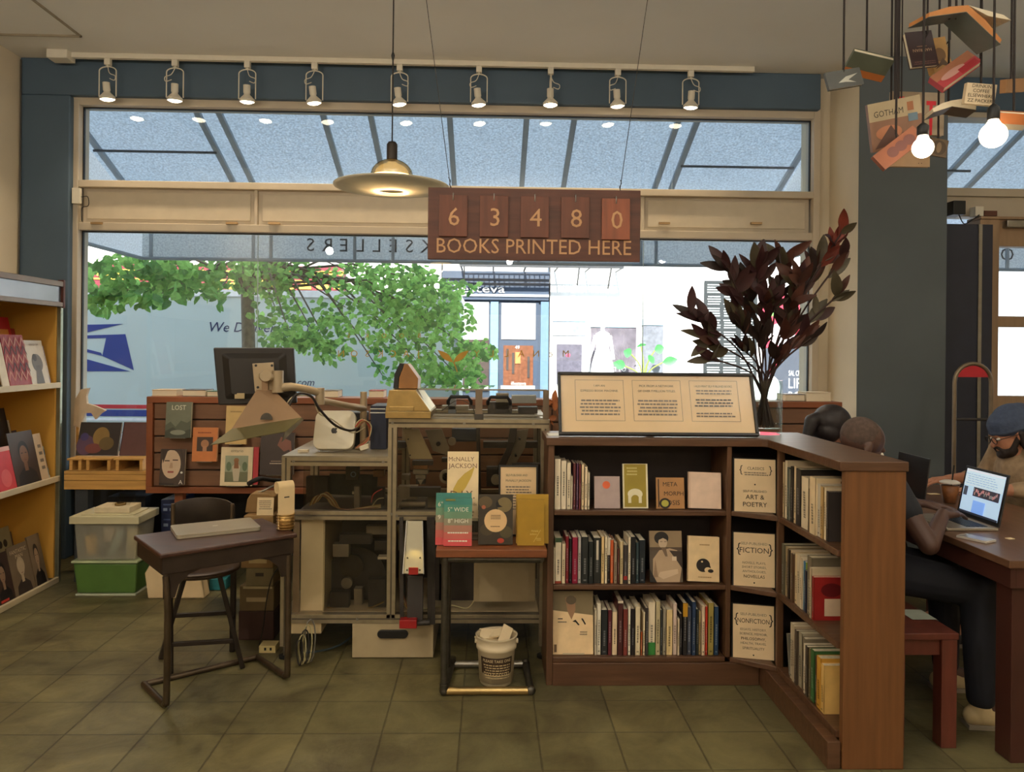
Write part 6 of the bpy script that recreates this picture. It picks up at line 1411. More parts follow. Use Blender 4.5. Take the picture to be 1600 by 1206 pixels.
face_px('pamphlet', 'teal to pink pamphlet lettered 5 inch WIDE and 8 inch HIGH, front of the pair', 'pamphlet', 693, 780, 737, 857, 3.355, GRA[3], grad() + [('t', .5, .72, .09, '5" WIDE', .86, WI), ('t', .5, .48, .09, '8" HIGH', .86, WI), ('l', .1, .24, .9, .3, 1, WI), ('l', .1, .07, .9, .13, 1, WI), ('r', .05, .94, .4, .98, (120, 124, 60))], z=zz, lean=.12, th=.006, pages=False, group='teal to pink size pamphlets')
face_px('book', 'dark floral book with a round cream title disc on the pipe table', 'book', 747, 776, 801, 856, 3.37, (54, 46, 34), [('e', .2, .85, .2, .12, (90, 76, 50)), ('e', .75, .8, .22, .15, (120, 104, 66)), ('e', .25, .3, .2, .12, (70, 60, 40)), ('e', .8, .25, .18, .12, (78, 70, 44)), ('e', .65, .08, .1, .05, (176, 60, 40)), ('p', [(.5, .82), (.55, .9), (.6, .8), (.7, .76), (.52, .74)], (20, 18, 16)), ('e', .15, .75, .06, .04, (160, 90, 60)), ('e', .5, .48, .33, .23, (216, 180, 130)), ('l', .35, .5, .66, .6, 3, (120, 96, 66)), ('l', .35, .34, .66, .38, 1, (120, 96, 66))], z=zz, lean=.12, th=.03)
face_px('book', 'larger mustard yellow book standing behind its twin on the pipe table', 'book', 806, 774, 857, 855, 3.40, (176, 138, 38), [], z=zz, lean=.12, th=.006, group='mustard yellow books', pages=False)
face_px('book', 'smaller mustard yellow book with faint pale lettering, front of the yellow pair', 'book', 808, 782, 850, 856, 3.365, (164, 126, 30), [('t', .66, .30, .035, 'McNally', .5, (226, 206, 130)), ('t', .6, .235, .035, 'Jackson', .5, (226, 206, 130)), ('l', .7, .1, .9, .17, 2, (206, 180, 100)), ('p', [(.6, .08), (.62, .08), (.88, .34), (.86, .34)], (206, 180, 100))], z=zz, lean=.10, th=.008, group='mustard yellow books', pages=False)
# tall brochures in a clear stand, and a framed note
T = TR(at(698, 780, 3.47).x, 3.47, zz + .085, 0, -.14)
hgt = (at(720, 706, 3.5).z - zz - .085) / math.cos(.14)
w_ = at(747, 780, 3.47).x - at(698, 780, 3.47).x
DIY = [('r', 0, 0, 1, 1, (230, 208, 164)), ('t', .45, .86, .065, 'McNALLY', .82, (120, 84, 70)), ('t', .49, .76, .07, 'JACKSON', .92, (120, 84, 70)), ('p', [(.18, .34), (.2, .46), (.34, .58), (.55, .68), (.88, .78), (.78, .64), (.6, .48), (.4, .36)], (196, 166, 70)), ('t', .5, .32, .12, 'D.I.Y.', .88, (110, 80, 56)), ('t', .55, .22, .045, 'Formatting Guide', .82, (140, 108, 80)), ('l', .45, .05, .9, .15, 2, (140, 108, 80)), ('p', [(0, .2), (.16, .06), (.18, .08), (.03, .24)], (196, 166, 70))]
t = face_item('brochure_holder', 'white brochures titled D.I.Y. standing in a tall clear stand on the pipe table', 'brochures', T, w_, hgt, .03, (230, 208, 164), DIY, covername='front_brochure')
q = MB(); q.box(T.translation.x - .004, 3.46, zz, T.translation.x + w_ + .004, 3.463, zz + .10, ACR2); q.box(T.translation.x - .004, 3.46, zz, T.translation.x + w_ + .004, 3.56, zz + .003, ACR2); q.box(T.translation.x - .004, 3.50, zz + .003, T.translation.x + w_ + .004, 3.54, zz + .08, ACR2); q.build('clear_stand', t)
T = TR(at(779, 800, 3.52).x, 3.53, zz + .002, 0, -.10); w_ = at(841, 800, 3.52).x - at(779, 800, 3.52).x; h = at(800, 727, 3.56).z - zz
t = thing('framed_note', 'small framed letter standing behind the books on the pipe table', 'framed letter', T.translation + Vector((w_ / 2, 0, 0)))
q = MB(T); ft = .008
q.box(0, 0, 0, w_, .014, ft, BF); q.box(0, 0, h - ft, w_, .014, h, BF); q.box(0, 0, ft, ft, .014, h - ft, BF); q.box(w_ - ft, 0, ft, w_, .014, h - ft, BF); q.box(ft, .011, ft, w_ - ft, .014, h - ft, BF); q.build('frame', t, bevel=.001)
q = MB(T @ TR(ft, .006, ft)); q.box(.0005, 0, .0005, w_ - 2 * ft - .0005, .004, h - 2 * ft - .0005, CD); q.art(w_ - 2 * ft, h - 2 * ft, [('t', .45, .86, .035, 'SELF-PUBLISHER AND', .6, INK), ('t', .5, .78, .035, 'McNALLY JACKSON', .7, INK), ('l', .12, .35, .88, .72, 9, GREYINK)]); q.build('letter', t)
q = MB(T @ TR(ft, .002, ft)); q.box(0, 0, 0, w_ - 2 * ft, .001, h - 2 * ft, glass_mat('note_glass', (1, 1, 1), 1, 1.5)); q.build('glazing', t)
q = MB(); p = at(700, 854, 3.43); 
# bucket of paper slips
cx_, cy_ = at(775, 1078, 3.47).x, 3.48
bk = thing('bucket', 'white plastic bucket labelled PLEASE TAKE ONE inside the pipe table', 'bucket', (cx_, cy_, 0))
BW = M((206, 190, 158), .45, var=.04, name='white_bucket_plastic')
hb_ = .218; r0_, r1_ = .073, .092
q = MB(); q.lathe([(.001, .003), (r0_ - .004, .003), (r0_, .006), (r0_ + .012, hb_ * .72), (r0_ + .018, hb_ * .74), (r0_ + .018, hb_ * .82), (r0_ + .014, hb_ * .83), (r1_, hb_ * .97), (r1_ + .004, hb_), (r1_ - .004, hb_), (r1_ - .006, hb_ * .96), (r0_ + .004, .02), (.001, .018)], (cx_, cy_, 0), BW, 40, cap=False); q.build('pail', bk)
def bend(q, z0, z1, a0, a1, mt, r_of, txt):
    n = 14; vs = []
    for i in range(n + 1):
        a = a0 + (a1 - a0) * i / n
        for z in (z0, z1): vs.append((cx_ + r_of(z) * math.sin(a), cy_ - r_of(z) * math.cos(a), z))
    q.add(vs, [(2 * i, 2 * i + 2, 2 * i + 3, 2 * i + 1) for i in range(n)], mt, True)
rof = lambda z: r0_ + .012 * z / (hb_ * .72) + .0012
q = MB(); bend(q, .042, .138, -.95, .95, M((62, 44, 30), .5, var=.1, name='brown_label'), rof, None); lb = q.build('label', bk)
q = MB()
def ctext(q, s_, z, size, a0, a1):
    vs, fs, x0, x1, top = text_geo(s_); k = size / .73; rr_ = rof(z) + .0012
    sc = (a1 - a0) / (x1 - x0)
    q.add([(cx_ + rr_ * math.sin(a0 + (v[0] - x0) * sc), cy_ - rr_ * math.cos(a0 + (v[0] - x0) * sc), z + v[1] * k) for v in vs], fs, M((226, 206, 164), .5, name='cream_print'))
ctext(q, 'PLEASE TAKE ONE', .118, .013, -.78, .82)
for k in range(6):
    z = .107 - k * .0115; a = -.75 + .05 * (k % 3)
    while a < .75:
        b_ = min(a + rc.uniform(.08, .2), .8); vs = []
        for i in range(3):
            aa = a + (b_ - a) * i / 2
            for z_ in (z - .0045, z): vs.append((cx_ + (rof(z_) + .0012) * math.sin(aa), cy_ - (rof(z_) + .0012) * math.cos(aa), z_))
        q.add(vs, [(0, 2, 3, 1), (2, 4, 5, 3)], M((206, 184, 140), .5, name='small_print')); a = b_ + .04
q.build('lettering', lb)
for s_ in (-1, 1):
    q = MB(); q.cyl((cx_ + s_ * (r1_ - .008), cy_, hb_ * .86), (cx_ + s_ * (r1_ + .006), cy_, hb_ * .86), .011, BW, n=12); q.build('handle_lug', bk)
PS = M((226, 206, 168), .7, var=.04, name='paper_slip')
q = MB(); q.lathe([(.001, hb_ * .86), (r1_ - .014, hb_ * .80)], (cx_, cy_, 0), PS, 20, cap=False); q.build('slips', None, label='heap of small paper slips filling the white bucket', cat='paper slips', kind='stuff')
for k, (dx, dy, dz, rz, rx, ry, w_, h) in enumerate(((.03, -.02, .19, .2, -.5, .55, .05, .085), (-.035, .02, .19, .1, -.9, .05, .08, .05), (-.05, -.03, .185, .5, -1.2, .2, .06, .05), (-.005, .03, .19, -.5, -1.1, -.3, .07, .05))):
    q = MB(TR(cx_ + dx - w_ / 2, cy_ + dy, dz, rz, rx, ry)); q.box(0, 0, 0, w_, .006, h, PS); q.build('card', None, label=('%s card poking from the white bucket, by height' % ('tallest', 'second tallest', 'third tallest', 'lowest')[k]), cat='card', group='paper cards in the bucket')
# ------------------------------------------------------------------ school desk, chair, laptop
ZDK = .67
c1 = Vector((fl(250, 866, ZDK).x, fl(250, 866, ZDK).y)); c2 = Vector((fl(465, 833, ZDK).x, fl(465, 833, ZDK).y)); c0 = Vector((fl(211, 836, ZDK).x, fl(211, 836, ZDK).y))
dw_ = (c2 - c1).normalized(); dd_ = Vector((-dw_.y, dw_.x)); Wd = (c2 - c1).length; Dd = (c0 - c1).dot(dd_)
dk = thing('school_desk', 'dark vintage school desk on bent steel tube legs with a closed laptop', 'desk', ((c1.x + c2.x) / 2, (c1.y + c2.y) / 2 + .2, 0))
ang = math.atan2(dw_.y, dw_.x)
T = TR(c1.x, c1.y, 0, ang)      # local x along the front edge, y to the back
DWD = M((70, 44, 34), .38, var=.25, scale=6, streak=(1, 8, 8), name='dark_desk_wood'); DMT = M((58, 46, 38), .45, .4, var=.2, name='brown_enamelled_metal'); DTB = M((92, 78, 62), .35, .75, var=.25, name='worn_steel_tube')
q = MB(T); q.box(0, 0, ZDK - .02, Wd, Dd, ZDK, DWD); q.build('desk_top', dk, bevel=.006)
q = MB(T); q.box(.012, .012, ZDK - .09, Wd - .012, .03, ZDK - .0205, DMT); q.box(.012, Dd - .03, ZDK - .09, Wd - .012, Dd - .012, ZDK - .0205, DMT); q.box(.012, .03, ZDK - .09, .03, Dd - .03, ZDK - .0205, DMT); q.box(Wd - .03, .03, ZDK - .09, Wd - .012, Dd - .03, ZDK - .0205, DMT); q.box(.03, .03, ZDK - .09, Wd - .03, Dd - .03, ZDK - .085, DMT); q.build('book_box', dk, bevel=.004)
for s_ in (0, 1):      # flared gusset plates
    x0_ = .02 if s_ == 0 else Wd - .02; sg_ = 1 if s_ == 0 else -1
    pts = [(x0_, ZDK - .09), (x0_ + sg_ * .15, ZDK - .09), (x0_ + sg_ * .10, ZDK - .105), (x0_ + sg_ * .06, ZDK - .14), (x0_ + sg_ * .045, ZDK - .19), (x0_, ZDK - .19)]
    q = MB(T); q.prism(pts if s_ == 0 else pts[::-1], .02, .028, DMT); q.build('gusset', dk)
    q = MB(T); lx0 = x0_ + sg_ * .012
    f1 = fl(260, 1110); f2 = fl(449, 1064); ft_ = f1 if s_ == 0 else f2
    loc = T.inverted() @ Vector((ft_.x, ft_.y, 0)); rl = fl(225, 1074) if s_ == 0 else fl(402, 1031); locr = T.inverted() @ Vector((rl.x, rl.y, 0))
    tr_ = .014
    q.tube([(lx0, .03, ZDK - .1), (lx0 * .7 + loc.x * .3, .025, ZDK - .25), (loc.x, loc.y, tr_ + .05), (loc.x, loc.y + .008, tr_ + .015), (loc.x, loc.y + .03, tr_ + .001)], tr_, DTB, 12, sub=4); q.build('leg', dk)
    q = MB(T); q.cyl((loc.x, loc.y + .03, tr_ + .001), (locr.x, locr.y, tr_ + .001), tr_, DTB, n=12); q.build('floor_tube', dk)
    if s_ == 0: la = locr
    else: lb_ = locr
q = MB(T); q.cyl((la.x, la.y, .015), (lb_.x, lb_.y, .015), .0135, DTB, n=12); q.sph((la.x, la.y, .015), .0145, DTB, 12, 8); q.sph((lb_.x, lb_.y, .015), .0145, DTB, 12, 8); q.build('rear_bar', dk)
lp = [fl(x, y, ZDK + .012) for x, y in ((262, 826), (276, 839), (408, 825), (386, 813))]
e1 = lp[2] - lp[1]; e1.z = 0; an = math.atan2(e1.y, e1.x)
LT = TR(lp[1].x, lp[1].y, ZDK + .001, an); Lw = e1.length; Ld = .225
la_ = thing('closed_laptop', 'closed silver laptop lying on the dark school desk', 'laptop', (lp[1].x + .15, lp[1].y + .15, ZDK), None)
SIL = M((176, 166, 144), .35, .55, var=.04, name='silver_shell')
q = MB(LT); P = rrect(Lw, Ld, .015); q.zprism([(x, y) for x, y in P][::-1], .0, .0085, SIL); q.build('base', la_, bevel=.001)
q = MB(LT); q.zprism([(x, y) for x, y in P][::-1], .0095, .017, SIL); q.box(Lw * .47, Ld * .5, .0171, Lw * .53, Ld * .56, .0176, M((214, 208, 190), .3, name='pale_emblem')); q.build('lid', la_, bevel=.001)
p = fl(443, 829, ZDK)
ph = thing('paper_holder', 'upright paper roll in a gold wire basket on the end of the school desk', 'paper holder', (p.x, p.y + .03, ZDK))
wb_ = .037; GM = M((178, 142, 84), .35, .8, var=.25, scale=60, name='gold_mesh')
q = MB(TR(p.x, p.y + .035, ZDK + .001, ang)); q.lathe([(.03, 0), (wb_, .002), (wb_ + .002, .07), (wb_ - .001, .07), (.03, .004)], (0, 0, 0), GM, 20, cap=False)
for k in range(6): q.ring([((wb_ + .003) * math.cos(a * PI / 10), (wb_ + .003) * math.sin(a * PI / 10), .004 + k * .0128) for a in range(20)], .0018, GM, 5, closed=True)
q.build('basket', ph)
q = MB(TR(p.x, p.y + .035, ZDK + .004, ang)); zp = at(443, 753, p.y + .03).z - ZDK
q.box(-.038, -.010, 0, .038, .0, zp - .03, M((222, 196, 150), .7, var=.04, name='receipt_paper')); q.ring([(-.038, .018, zp - .03), (.038, .018, zp - .03)], .028, M((222, 196, 150), .7, var=.04, name='receipt_paper'), 20); q.box(-.012, -.0115, zp - .075, .012, -.0102, zp - .07, INK); q.build('paper_roll', ph)

# chair behind the desk
sc = [fl(266, 1054), fl(379, 1044), fl(251, 1030), fl(363, 1018)]
CM = M((52, 44, 38), .4, .5, var=.25, name='dark_bronze_metal')
ctr = (sc[0] + sc[1] + sc[2] + sc[3]) / 4
hl = thing('metal_chair', 'dark metal cafe chair with round seat and low curved back behind the school desk', 'chair', (ctr.x, ctr.y, 0))
zs_ = .462
q = MB(); q.lathe([(.001, -.012), (.14, -.012), (.168, -.02), (.172, -.008), (.160, .0), (.08, -.004), (.001, -.006)], (ctr.x, ctr.y, zs_), M((78, 62, 50), .35, .4, var=.25, name='worn_seat_metal'), 40, cap=False); q.build('seat', hl)
# rebuild each foot a little inside the measured points so the four legs splay evenly
tops = [(ctr.x - .115, ctr.y - .10), (ctr.x + .115, ctr.y - .10), (ctr.x - .11, ctr.y + .11), (ctr.x + .11, ctr.y + .11)]
for i in range(4):
    f = sc[i]; t_ = tops[i]
    q = MB(); q.bar((f.x, f.y, .002), (t_[0], t_[1], zs_ - .02), .026, .022, CM); q.build('leg', hl, bevel=.004)
def legpt(i, z):
    f = sc[i]; t_ = tops[i]; k = z / (zs_ - .02); return Vector((f.x + (t_[0] - f.x) * k, f.y + (t_[1] - f.y) * k, z))
for i, j, z in ((0, 1, .135), (2, 3, .2), (0, 2, .17), (1, 3, .17)):
    q = MB(); q.bar(legpt(i, z), legpt(j, z), .016, .020, CM); q.build('stretcher', hl, bevel=.002)
yb_c = ctr.y + .19; bz0 = at(316, 826, yb_c).z; bz1 = at(316, 784, yb_c).z
xa_, xb_ = at(266, 800, yb_c).x, at(366, 800, yb_c).x; n_ = 14
q = MB(); vs = []
for i in range(n_ + 1):
    t_ = i / n_; x = xa_ + (xb_ - xa_) * t_; y = yb_c + .05 * math.sin(PI * t_); up = .012 * math.sin(PI * t_) - .02 * (abs(2 * t_ - 1) ** 6)
    for yy, zz in ((0, bz0), (0, bz1 + up), (.012, bz1 + up), (.012, bz0)): vs.append((x, y + yy, zz))
fs = []
for i in range(n_):
    for k in range(4): fs.append((4 * i + k, 4 * i + (k + 1) % 4, 4 * i + 4 + (k + 1) % 4, 4 * i + 4 + k))
fs += [(0, 3, 2, 1), (4 * n_, 4 * n_ + 1, 4 * n_ + 2, 4 * n_ + 3)]
q.add(vs, fs, CM, True); q.build('backrest', hl, bevel=.002)
for s_, i in ((xa_ + .012, 2), (xb_ - .012, 3)):
    q = MB(); q.tube([(tops[i][0], tops[i][1], zs_ - .03), (s_, yb_c - .02, zs_ + .05), (s_, yb_c + .004, bz0 - .01), (s_, yb_c + .004, bz1 - .01)], .010, M((120, 104, 84), .35, .8, name='polished_tube'), 8, sub=4); q.build('back_post', hl)
q = MB(); q.box((xa_ + xb_) / 2 + .03, yb_c + .046, zs_ - .02, (xa_ + xb_) / 2 + .045, yb_c + .056, bz0 + .02, CM); q.build('back_splat', hl)

# ------------------------------------------------------------------ archive boxes behind the desk and odds on the floor
yb0 = 3.98
def cart(label, x0, x1, y0, y1, mt, z=None, zt=None, extra=None, Y=yb0, dep=.3, nm='archive_box', cat='box', grp='stacked archive boxes'):
    a = at(x0, y1, Y); c = at(x1, y0, Y); q = MB(); z0 = a.z if z is None else z; z1 = c.z if zt is None else zt
    q.box(a.x, Y, z0, c.x, Y + dep, z1, mt)
    if extra: T_ = q.T; q.T = TR(a.x, Y, z0); q.art(c.x - a.x, z1 - z0, extra, y=-.0008); q.T = T_
    return q.build(nm, None, label=label, cat=cat, group=grp, bevel=.004), z1
KR = M((148, 116, 72), .75, var=.08, name='kraft_card'); OL = M((110, 92, 60), .7, var=.08, name='olive_card'); DB = M((62, 38, 30), .6, var=.1, name='dark_brown_box')
_, z1 = cart('dark brown lowest box in the stack behind the school desk', 372, 428, 955, 1010, DB, z=.001)
_, z1 = cart('olive box with a pale label slot, second from the floor behind the desk', 374, 428, 916, 955, OL, z=z1 + .001, extra=[('r', .2, .38, .78, .55, (170, 150, 110)), ('r', .1, .9, .95, 1, (176, 160, 120))])
_, z1 = cart('grey-olive box with a pale tag, third from the floor behind the desk', 384, 427, 888, 916, M((128, 114, 80), .7, name='grey_olive_card'), z=z1 + .001, extra=[('r', .35, .55, .65, .75, (60, 50, 40))], dep=.25)
_, z1 = cart('tan lidded box, fourth from the floor behind the desk', 376, 427, 862, 888, KR, z=z1 + .001, extra=[('r', .25, .3, .8, .55, (190, 166, 116))], dep=.28)
_, z1 = cart('kraft box crowning the stack behind the school desk', 380, 427, 806, 862, KR, z=z1 + .001, dep=.26)
T = TR(at(398, 806, 3.96).x, 3.99, z1 + .001, 0, -.15)
q = MB(TR(at(380, 780, 4.02).x, 4.05, z1 + .001)); q.prism([(0, 0), (.145, 0), (.15, .085), (.12, .10), (.03, .10), (.01, .07)], 0, .1, KR); q.build('kraft_bag', None, label='crumpled kraft paper bag on top of the box stack', cat='paper bag', bevel=.005)
face_item('note_sheet', 'small printed note propped against the kraft bag', 'note', T, .085, .09, .002, (224, 200, 156), [('l', .1, .3, .9, .85, 5, GREYINK)], pages=False)
q = MB(); q.tube([at(388, 756, 3.96), at(405, 748, 3.96), at(425, 750, 4.12), at(455, 752, 4.2)], .012, RUBBER, 8, sub=5); q.tube([at(396, 772, 4.1), at(415, 765, 4.1), at(430, 757, 4.12)], .006, STEEL, 6, sub=5); q.build('hose', None, label='black hose and bar curving over the kraft bag toward the machine', cat='hose')
q = MB(); p = fl(416, 1022) + Vector((0, .045, 0)); q.box(p.x - .04, p.y - .03, 0.0, p.x + .04, p.y + .04, .035, M((214, 196, 140), .5, name='cream_plastic')); q.box(p.x - .015, p.y - .031, .012, p.x - .005, p.y - .029, .026, BLACK); q.box(p.x + .012, p.y - .031, .012, p.x + .022, p.y - .029, .026, BLACK); q.build('power_block', None, label='small cream power block on the floor by the desk foot', cat='power block', bevel=.004)
t = thing('cable_coil', 'bundle of looped grey cables on the floor at the machine corner', 'cables', fl(465, 1045)); p = fl(466, 1046)
for k in range(5):
    q = MB(); r_ = .035 + .006 * k; q.tube([(p.x + .4 * r_ * math.cos(a * PI / 8) + .01 * k, p.y + .02 + .01 * k + .01 * math.sin(a * PI / 4), .012 + r_ * 1.7 + r_ * 1.7 * math.sin(a * PI / 8)) for a in range(16)], .0035, CBL[1 if k % 2 else 4] if k < 4 else M((120, 116, 108), .5, name='grey_cable_loop'), 6, closed=True); q.build('loop', t)
q = MB(); q.tube([(p.x + .03, p.y + .05, .06), (p.x + .08, p.y + .18, .02), (p.x + .14, p.y + .28, .008), (p.x + .18, p.y + .4, .008)], .005, M((70, 84, 90), .5, name='blue_grey_cable'), 6, sub=6); q.build('trailing_cable', t)
q = MB(); pts = [at(434, 888, 3.62), at(424, 905, 3.66), at(416, 940, 3.7), at(412, 975, 3.74), fl(402, 990, .006), fl(398, 1026, .006)]; pts = pts[:4] + [fl(405, 1010, .02), fl(407, 1006, .022)]
q.tube(pts[:-1] + [fl(407, 1000, .04)], .003, BLACK, 6, sub=6); q.build('power_lead', None, label='thin black lead drooping from the desk to the floor block', cat='power lead')

# storage bins by the rack
yb1 = 4.69
X0b, X1b = at(113, 925, yb1).x, at(213, 925, yb1).x
gb = thing('green_bin', 'lidded green plastic storage bin on the floor under the clear bin', 'storage bin', ((X0b + X1b) / 2, yb1 + .14, 0))
GRB = M((84, 118, 56), .4, var=.08, name='green_plastic'); zg = at(160, 880, yb1).z
q = MB(); q.add([(X0b + .02, yb1 + .01, .012), (X1b - .01, yb1 + .01, .012), (X1b - .01, yb1 + .25, .012), (X0b + .02, yb1 + .25, .012), (X0b, yb1, zg), (X1b, yb1, zg), (X1b, yb1 + .255, zg), (X0b, yb1 + .255, zg)], [(0, 3, 2, 1), (4, 5, 6, 7), (0, 1, 5, 4), (1, 2, 6, 5), (2, 3, 7, 6), (3, 0, 4, 7)], GRB); q.build('tub', gb, bevel=.012)
q = MB(); q.box(X0b + .015, yb1 + .004, 0, X1b - .006, yb1 + .25, .0115, M((196, 200, 176), .4, name='pale_base')); q.build('base_rim', gb, bevel=.003)
q = MB(); q.box(X0b - .008, yb1 - .008, zg + .0005, X1b + .008, yb1 + .26, zg + .015, M((176, 186, 150), .35, name='milky_lid')); q.build('lid', gb, bevel=.005)
cb = thing('clear_bin', 'clear plastic bin with milky lid full of rolled papers, stacked on the green bin', 'storage bin', ((X0b + X1b) / 2, yb1 + .14, zg + .015))
z0_ = zg + .016; z1_ = at(160, 818, yb1).z; CLP = bpy.data.materials.new('milky_clear_plastic'); CLP.use_nodes = True
n = CLP.node_tree.nodes; l = CLP.node_tree.links; n.remove(n['Principled BSDF']); t1 = n.new('ShaderNodeBsdfTransparent'); t1.inputs[0].default_value = (.9, .9, .86, 1); g1 = n.new('ShaderNodeBsdfDiffuse'); g1.inputs[0].default_value = (.62, .6, .5, 1); m1 = n.new('ShaderNodeMixShader'); m1.inputs[0].default_value = .35; l.new(t1.outputs[0], m1.inputs[1]); l.new(g1.outputs[0], m1.inputs[2]); l.new(m1.outputs[0], n['Material Output'].inputs[0])
q = MB(); xa_, xb_ = X0b + .02, X1b - .012; xA, xB = X0b + .005, X1b + .002
v = [(xa_, yb1 + .01, z0_), (xb_, yb1 + .01, z0_), (xb_, yb1 + .24, z0_), (xa_, yb1 + .24, z0_), (xA, yb1, z1_), (xB, yb1, z1_), (xB, yb1 + .25, z1_), (xA, yb1 + .25, z1_)]
q.add(v, [(0, 3, 2, 1), (0, 1, 5, 4), (1, 2, 6, 5), (2, 3, 7, 6), (3, 0, 4, 7)], CLP); q.build('tub', cb, bevel=.01)
q = MB(); q.box(xA - .02, yb1 - .018, z1_, xB + .016, yb1 + .27, z1_ + .045, M((204, 196, 160), .4, var=.03, name='milky_cream_lid')); q.box(xA + .03, yb1 + .02, z1_ + .045, xB - .03, yb1 + .23, z1_ + .052, M((204, 196, 160), .4, var=.03, name='milky_cream_lid')); q.build('lid', cb, bevel=.008)
for k, (fx, fz, r_, h, col, lab, ti) in enumerate(((.52, .0, .026, .15, (150, 166, 156), 'teal-grey paper roll slanting inside the clear bin', .35), (.84, .0, .036, .18, (206, 190, 140), 'cream paper roll upright inside the clear bin', 0), (.18, .0, .035, .12, (206, 164, 84), 'yellow crumpled packet inside the clear bin', -.1), (.42, .08, .04, .10, (210, 190, 160), 'pale crumpled packet near the top of the clear bin', .2))):
    x = xa_ + (xb_ - xa_) * fx; q = MB(TR(x, yb1 + .07 + .03 * (k % 2), z0_ + fz + .004 + (.016 if ti else 0), 0, 0, ti)); q.lathe([(.001, 0), (r_, 0), (r_, h), (r_ * .7, h), (r_ * .6, h - .01), (.001, h - .01)], (0, 0, 0), M(col, .7, var=.1, name='rolled_paper'), 14 if k < 2 else 7, cap=False); q.build('paper_roll' if k < 2 else 'packet', None, label=lab, cat='paper roll' if k < 2 else 'packet')
zl = z1_ + .0525; p = at(160, 806, yb1 + .1)
q = MB(); q.box(at(160, 0, 4.78).x, 4.74, zl, at(215, 0, 4.78).x, 4.9, zl + .035, M((214, 200, 168), .6, name='white_card_box')); q.build('card_box', None, label='flat white card box on the lid of the clear bin', cat='box', bevel=.003)
q = MB(); xx = at(182, 0, 4.8).x; q.add([(xx, 4.80, zl + .036), (xx + .11, 4.80, zl + .036), (xx + .12, 4.86, zl + .10), (xx + .02, 4.86, zl + .10)], [(0, 1, 2, 3)], ACR2); q.add([(xx + .02, 4.86, zl + .10), (xx + .12, 4.86, zl + .10), (xx + .12, 4.86, zl + .036), (xx + .02, 4.86, zl + .036)], [(0, 1, 2, 3)], ACR2); q.lathe([(.02, 0), (.032, 0), (.032, .012), (.02, .012)], (xx + .05, 4.81, zl + .0365), M((120, 96, 50), .5, name='brown_tape'), 20, cap=False); q.build('acrylic_stand', None, label='clear acrylic stand and tape ring on the flat white box', cat='stand')
# white paper bag, teal folder, blue cartons under the bench
p0, p1 = at(233, 930, 4.66), at(300, 930, 4.66)
q = MB(); q.prism([(p0.x, 0.001), (at(325, 920, 4.7).x, 0.001), (at(318, 905, 4.7).x, .15), (at(240, 893, 4.7).x, .20), (at(228, 890, 4.66).x, .15)], 4.64, 4.74, M((224, 200, 158), .7, var=.05, bump=.2, name='white_paper_bag')); q.build('paper_bag', None, label='white paper bag slumped on the floor behind the chair legs', cat='bag', bevel=.008)
q = MB(); a = at(327, 918, 4.8); q.box(a.x, 4.8, .001, a.x + .10, 4.95, .07, M((40, 120, 130), .5, name='teal_plastic')); q.build('teal_folder', None, label='teal box on the floor behind the white paper bag', cat='box', bevel=.003)
for k, (x0_, x1_, y0_, y1_) in enumerate(((246, 275, 806, 830), (246, 272, 783, 805))):
    a = at(x0_, y1_, 5.0); c = at(x1_, y0_, 5.0); zb = .001 if k == 0 else zc_ + .001
    q = MB(); q.box(a.x, 5.05, zb, c.x, 5.35, c.z, M((40, 52, 92), .5, var=.15, name='blue_print_carton'))
    T_ = q.T; q.T = TR(a.x, 5.05, a.z if k else a.z); q.art(c.x - a.x, c.z - a.z, [('r', .15, .2, .4, .4, (150, 170, 200)), ('r', .55, .2, .85, .4, (150, 170, 200)), ('r', .15, .6, .85, .7, (90, 110, 160))], y=-.001); q.T = T_
    zc_ = c.z; q.build('blue_carton', None, label=('tall blue printed carton under the window bench' if k == 0 else 'smaller blue carton stacked on the tall one under the bench'), cat='carton', bevel=.003)
q = MB(); a = at(118, 860, 4.98); 
for k in range(3): q.tube([(a.x - .0 + .05 * k, 5.08, .021), (a.x + .02 + .04 * k, 5.10, .2), (a.x + .05 + .02 * k, 5.12, .3)], .02, M((90, 84, 76), .7, name='grey_cloth'), 8, sub=4)
q.build('grey_cloth', None, label='grey bundled cloth behind the stacked bins', cat='cloth')
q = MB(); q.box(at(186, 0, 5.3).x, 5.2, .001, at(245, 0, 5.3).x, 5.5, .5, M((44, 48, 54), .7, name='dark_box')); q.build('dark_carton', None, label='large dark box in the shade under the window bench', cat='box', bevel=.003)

# ------------------------------------------------------------------ yellow-backed magazine rack on the cream wall
XRF = -2.72; yr0, yr1 = 3.1, 4.97
YELW = M((204, 152, 62), .55, var=.06, scale=2, name='golden_yellow_laminate'); RKM = M((126, 130, 134), .28, .75, var=.1, scale=4, name='brushed_header_metal')
rk = thing('magazine_rack', 'tall yellow magazine rack with brushed metal header against the cream wall', 'rack', (-3.0, 4.0, 0))
zh1, zh0_ = at(116, 440, yr1).z, at(116, 480, yr1).z
q = MB(); q.box(XL + .01, yr1 - .02, .03, XRF - .03, yr1, zh1, YELW); q.build('end_panel', rk, bevel=.002)
q = MB(); q.box(XL + .01, yr0, .03, XRF - .03, yr0 + .02, zh1, YELW); q.build('end_panel', rk, bevel=.002)
q = MB(); q.box(XL + .01, yr0 + .02, .03, XL + .03, yr1 - .02, zh1, YELW); q.build('back_panel', rk)
q = MB(); q.box(XRF - .03, yr0, zh0_, XRF - .01, yr1, zh1, RKM); q.box(XRF - .01, yr0, zh1 - .035, XRF + .004, yr1, zh1, M((120, 104, 92), .4, .5, name='header_trim')); q.box(XRF - .01, yr0, zh0_, XRF + .004, yr1, zh0_ + .03, M((120, 104, 92), .4, .5, name='header_trim')); q.build('header', rk, bevel=.003)
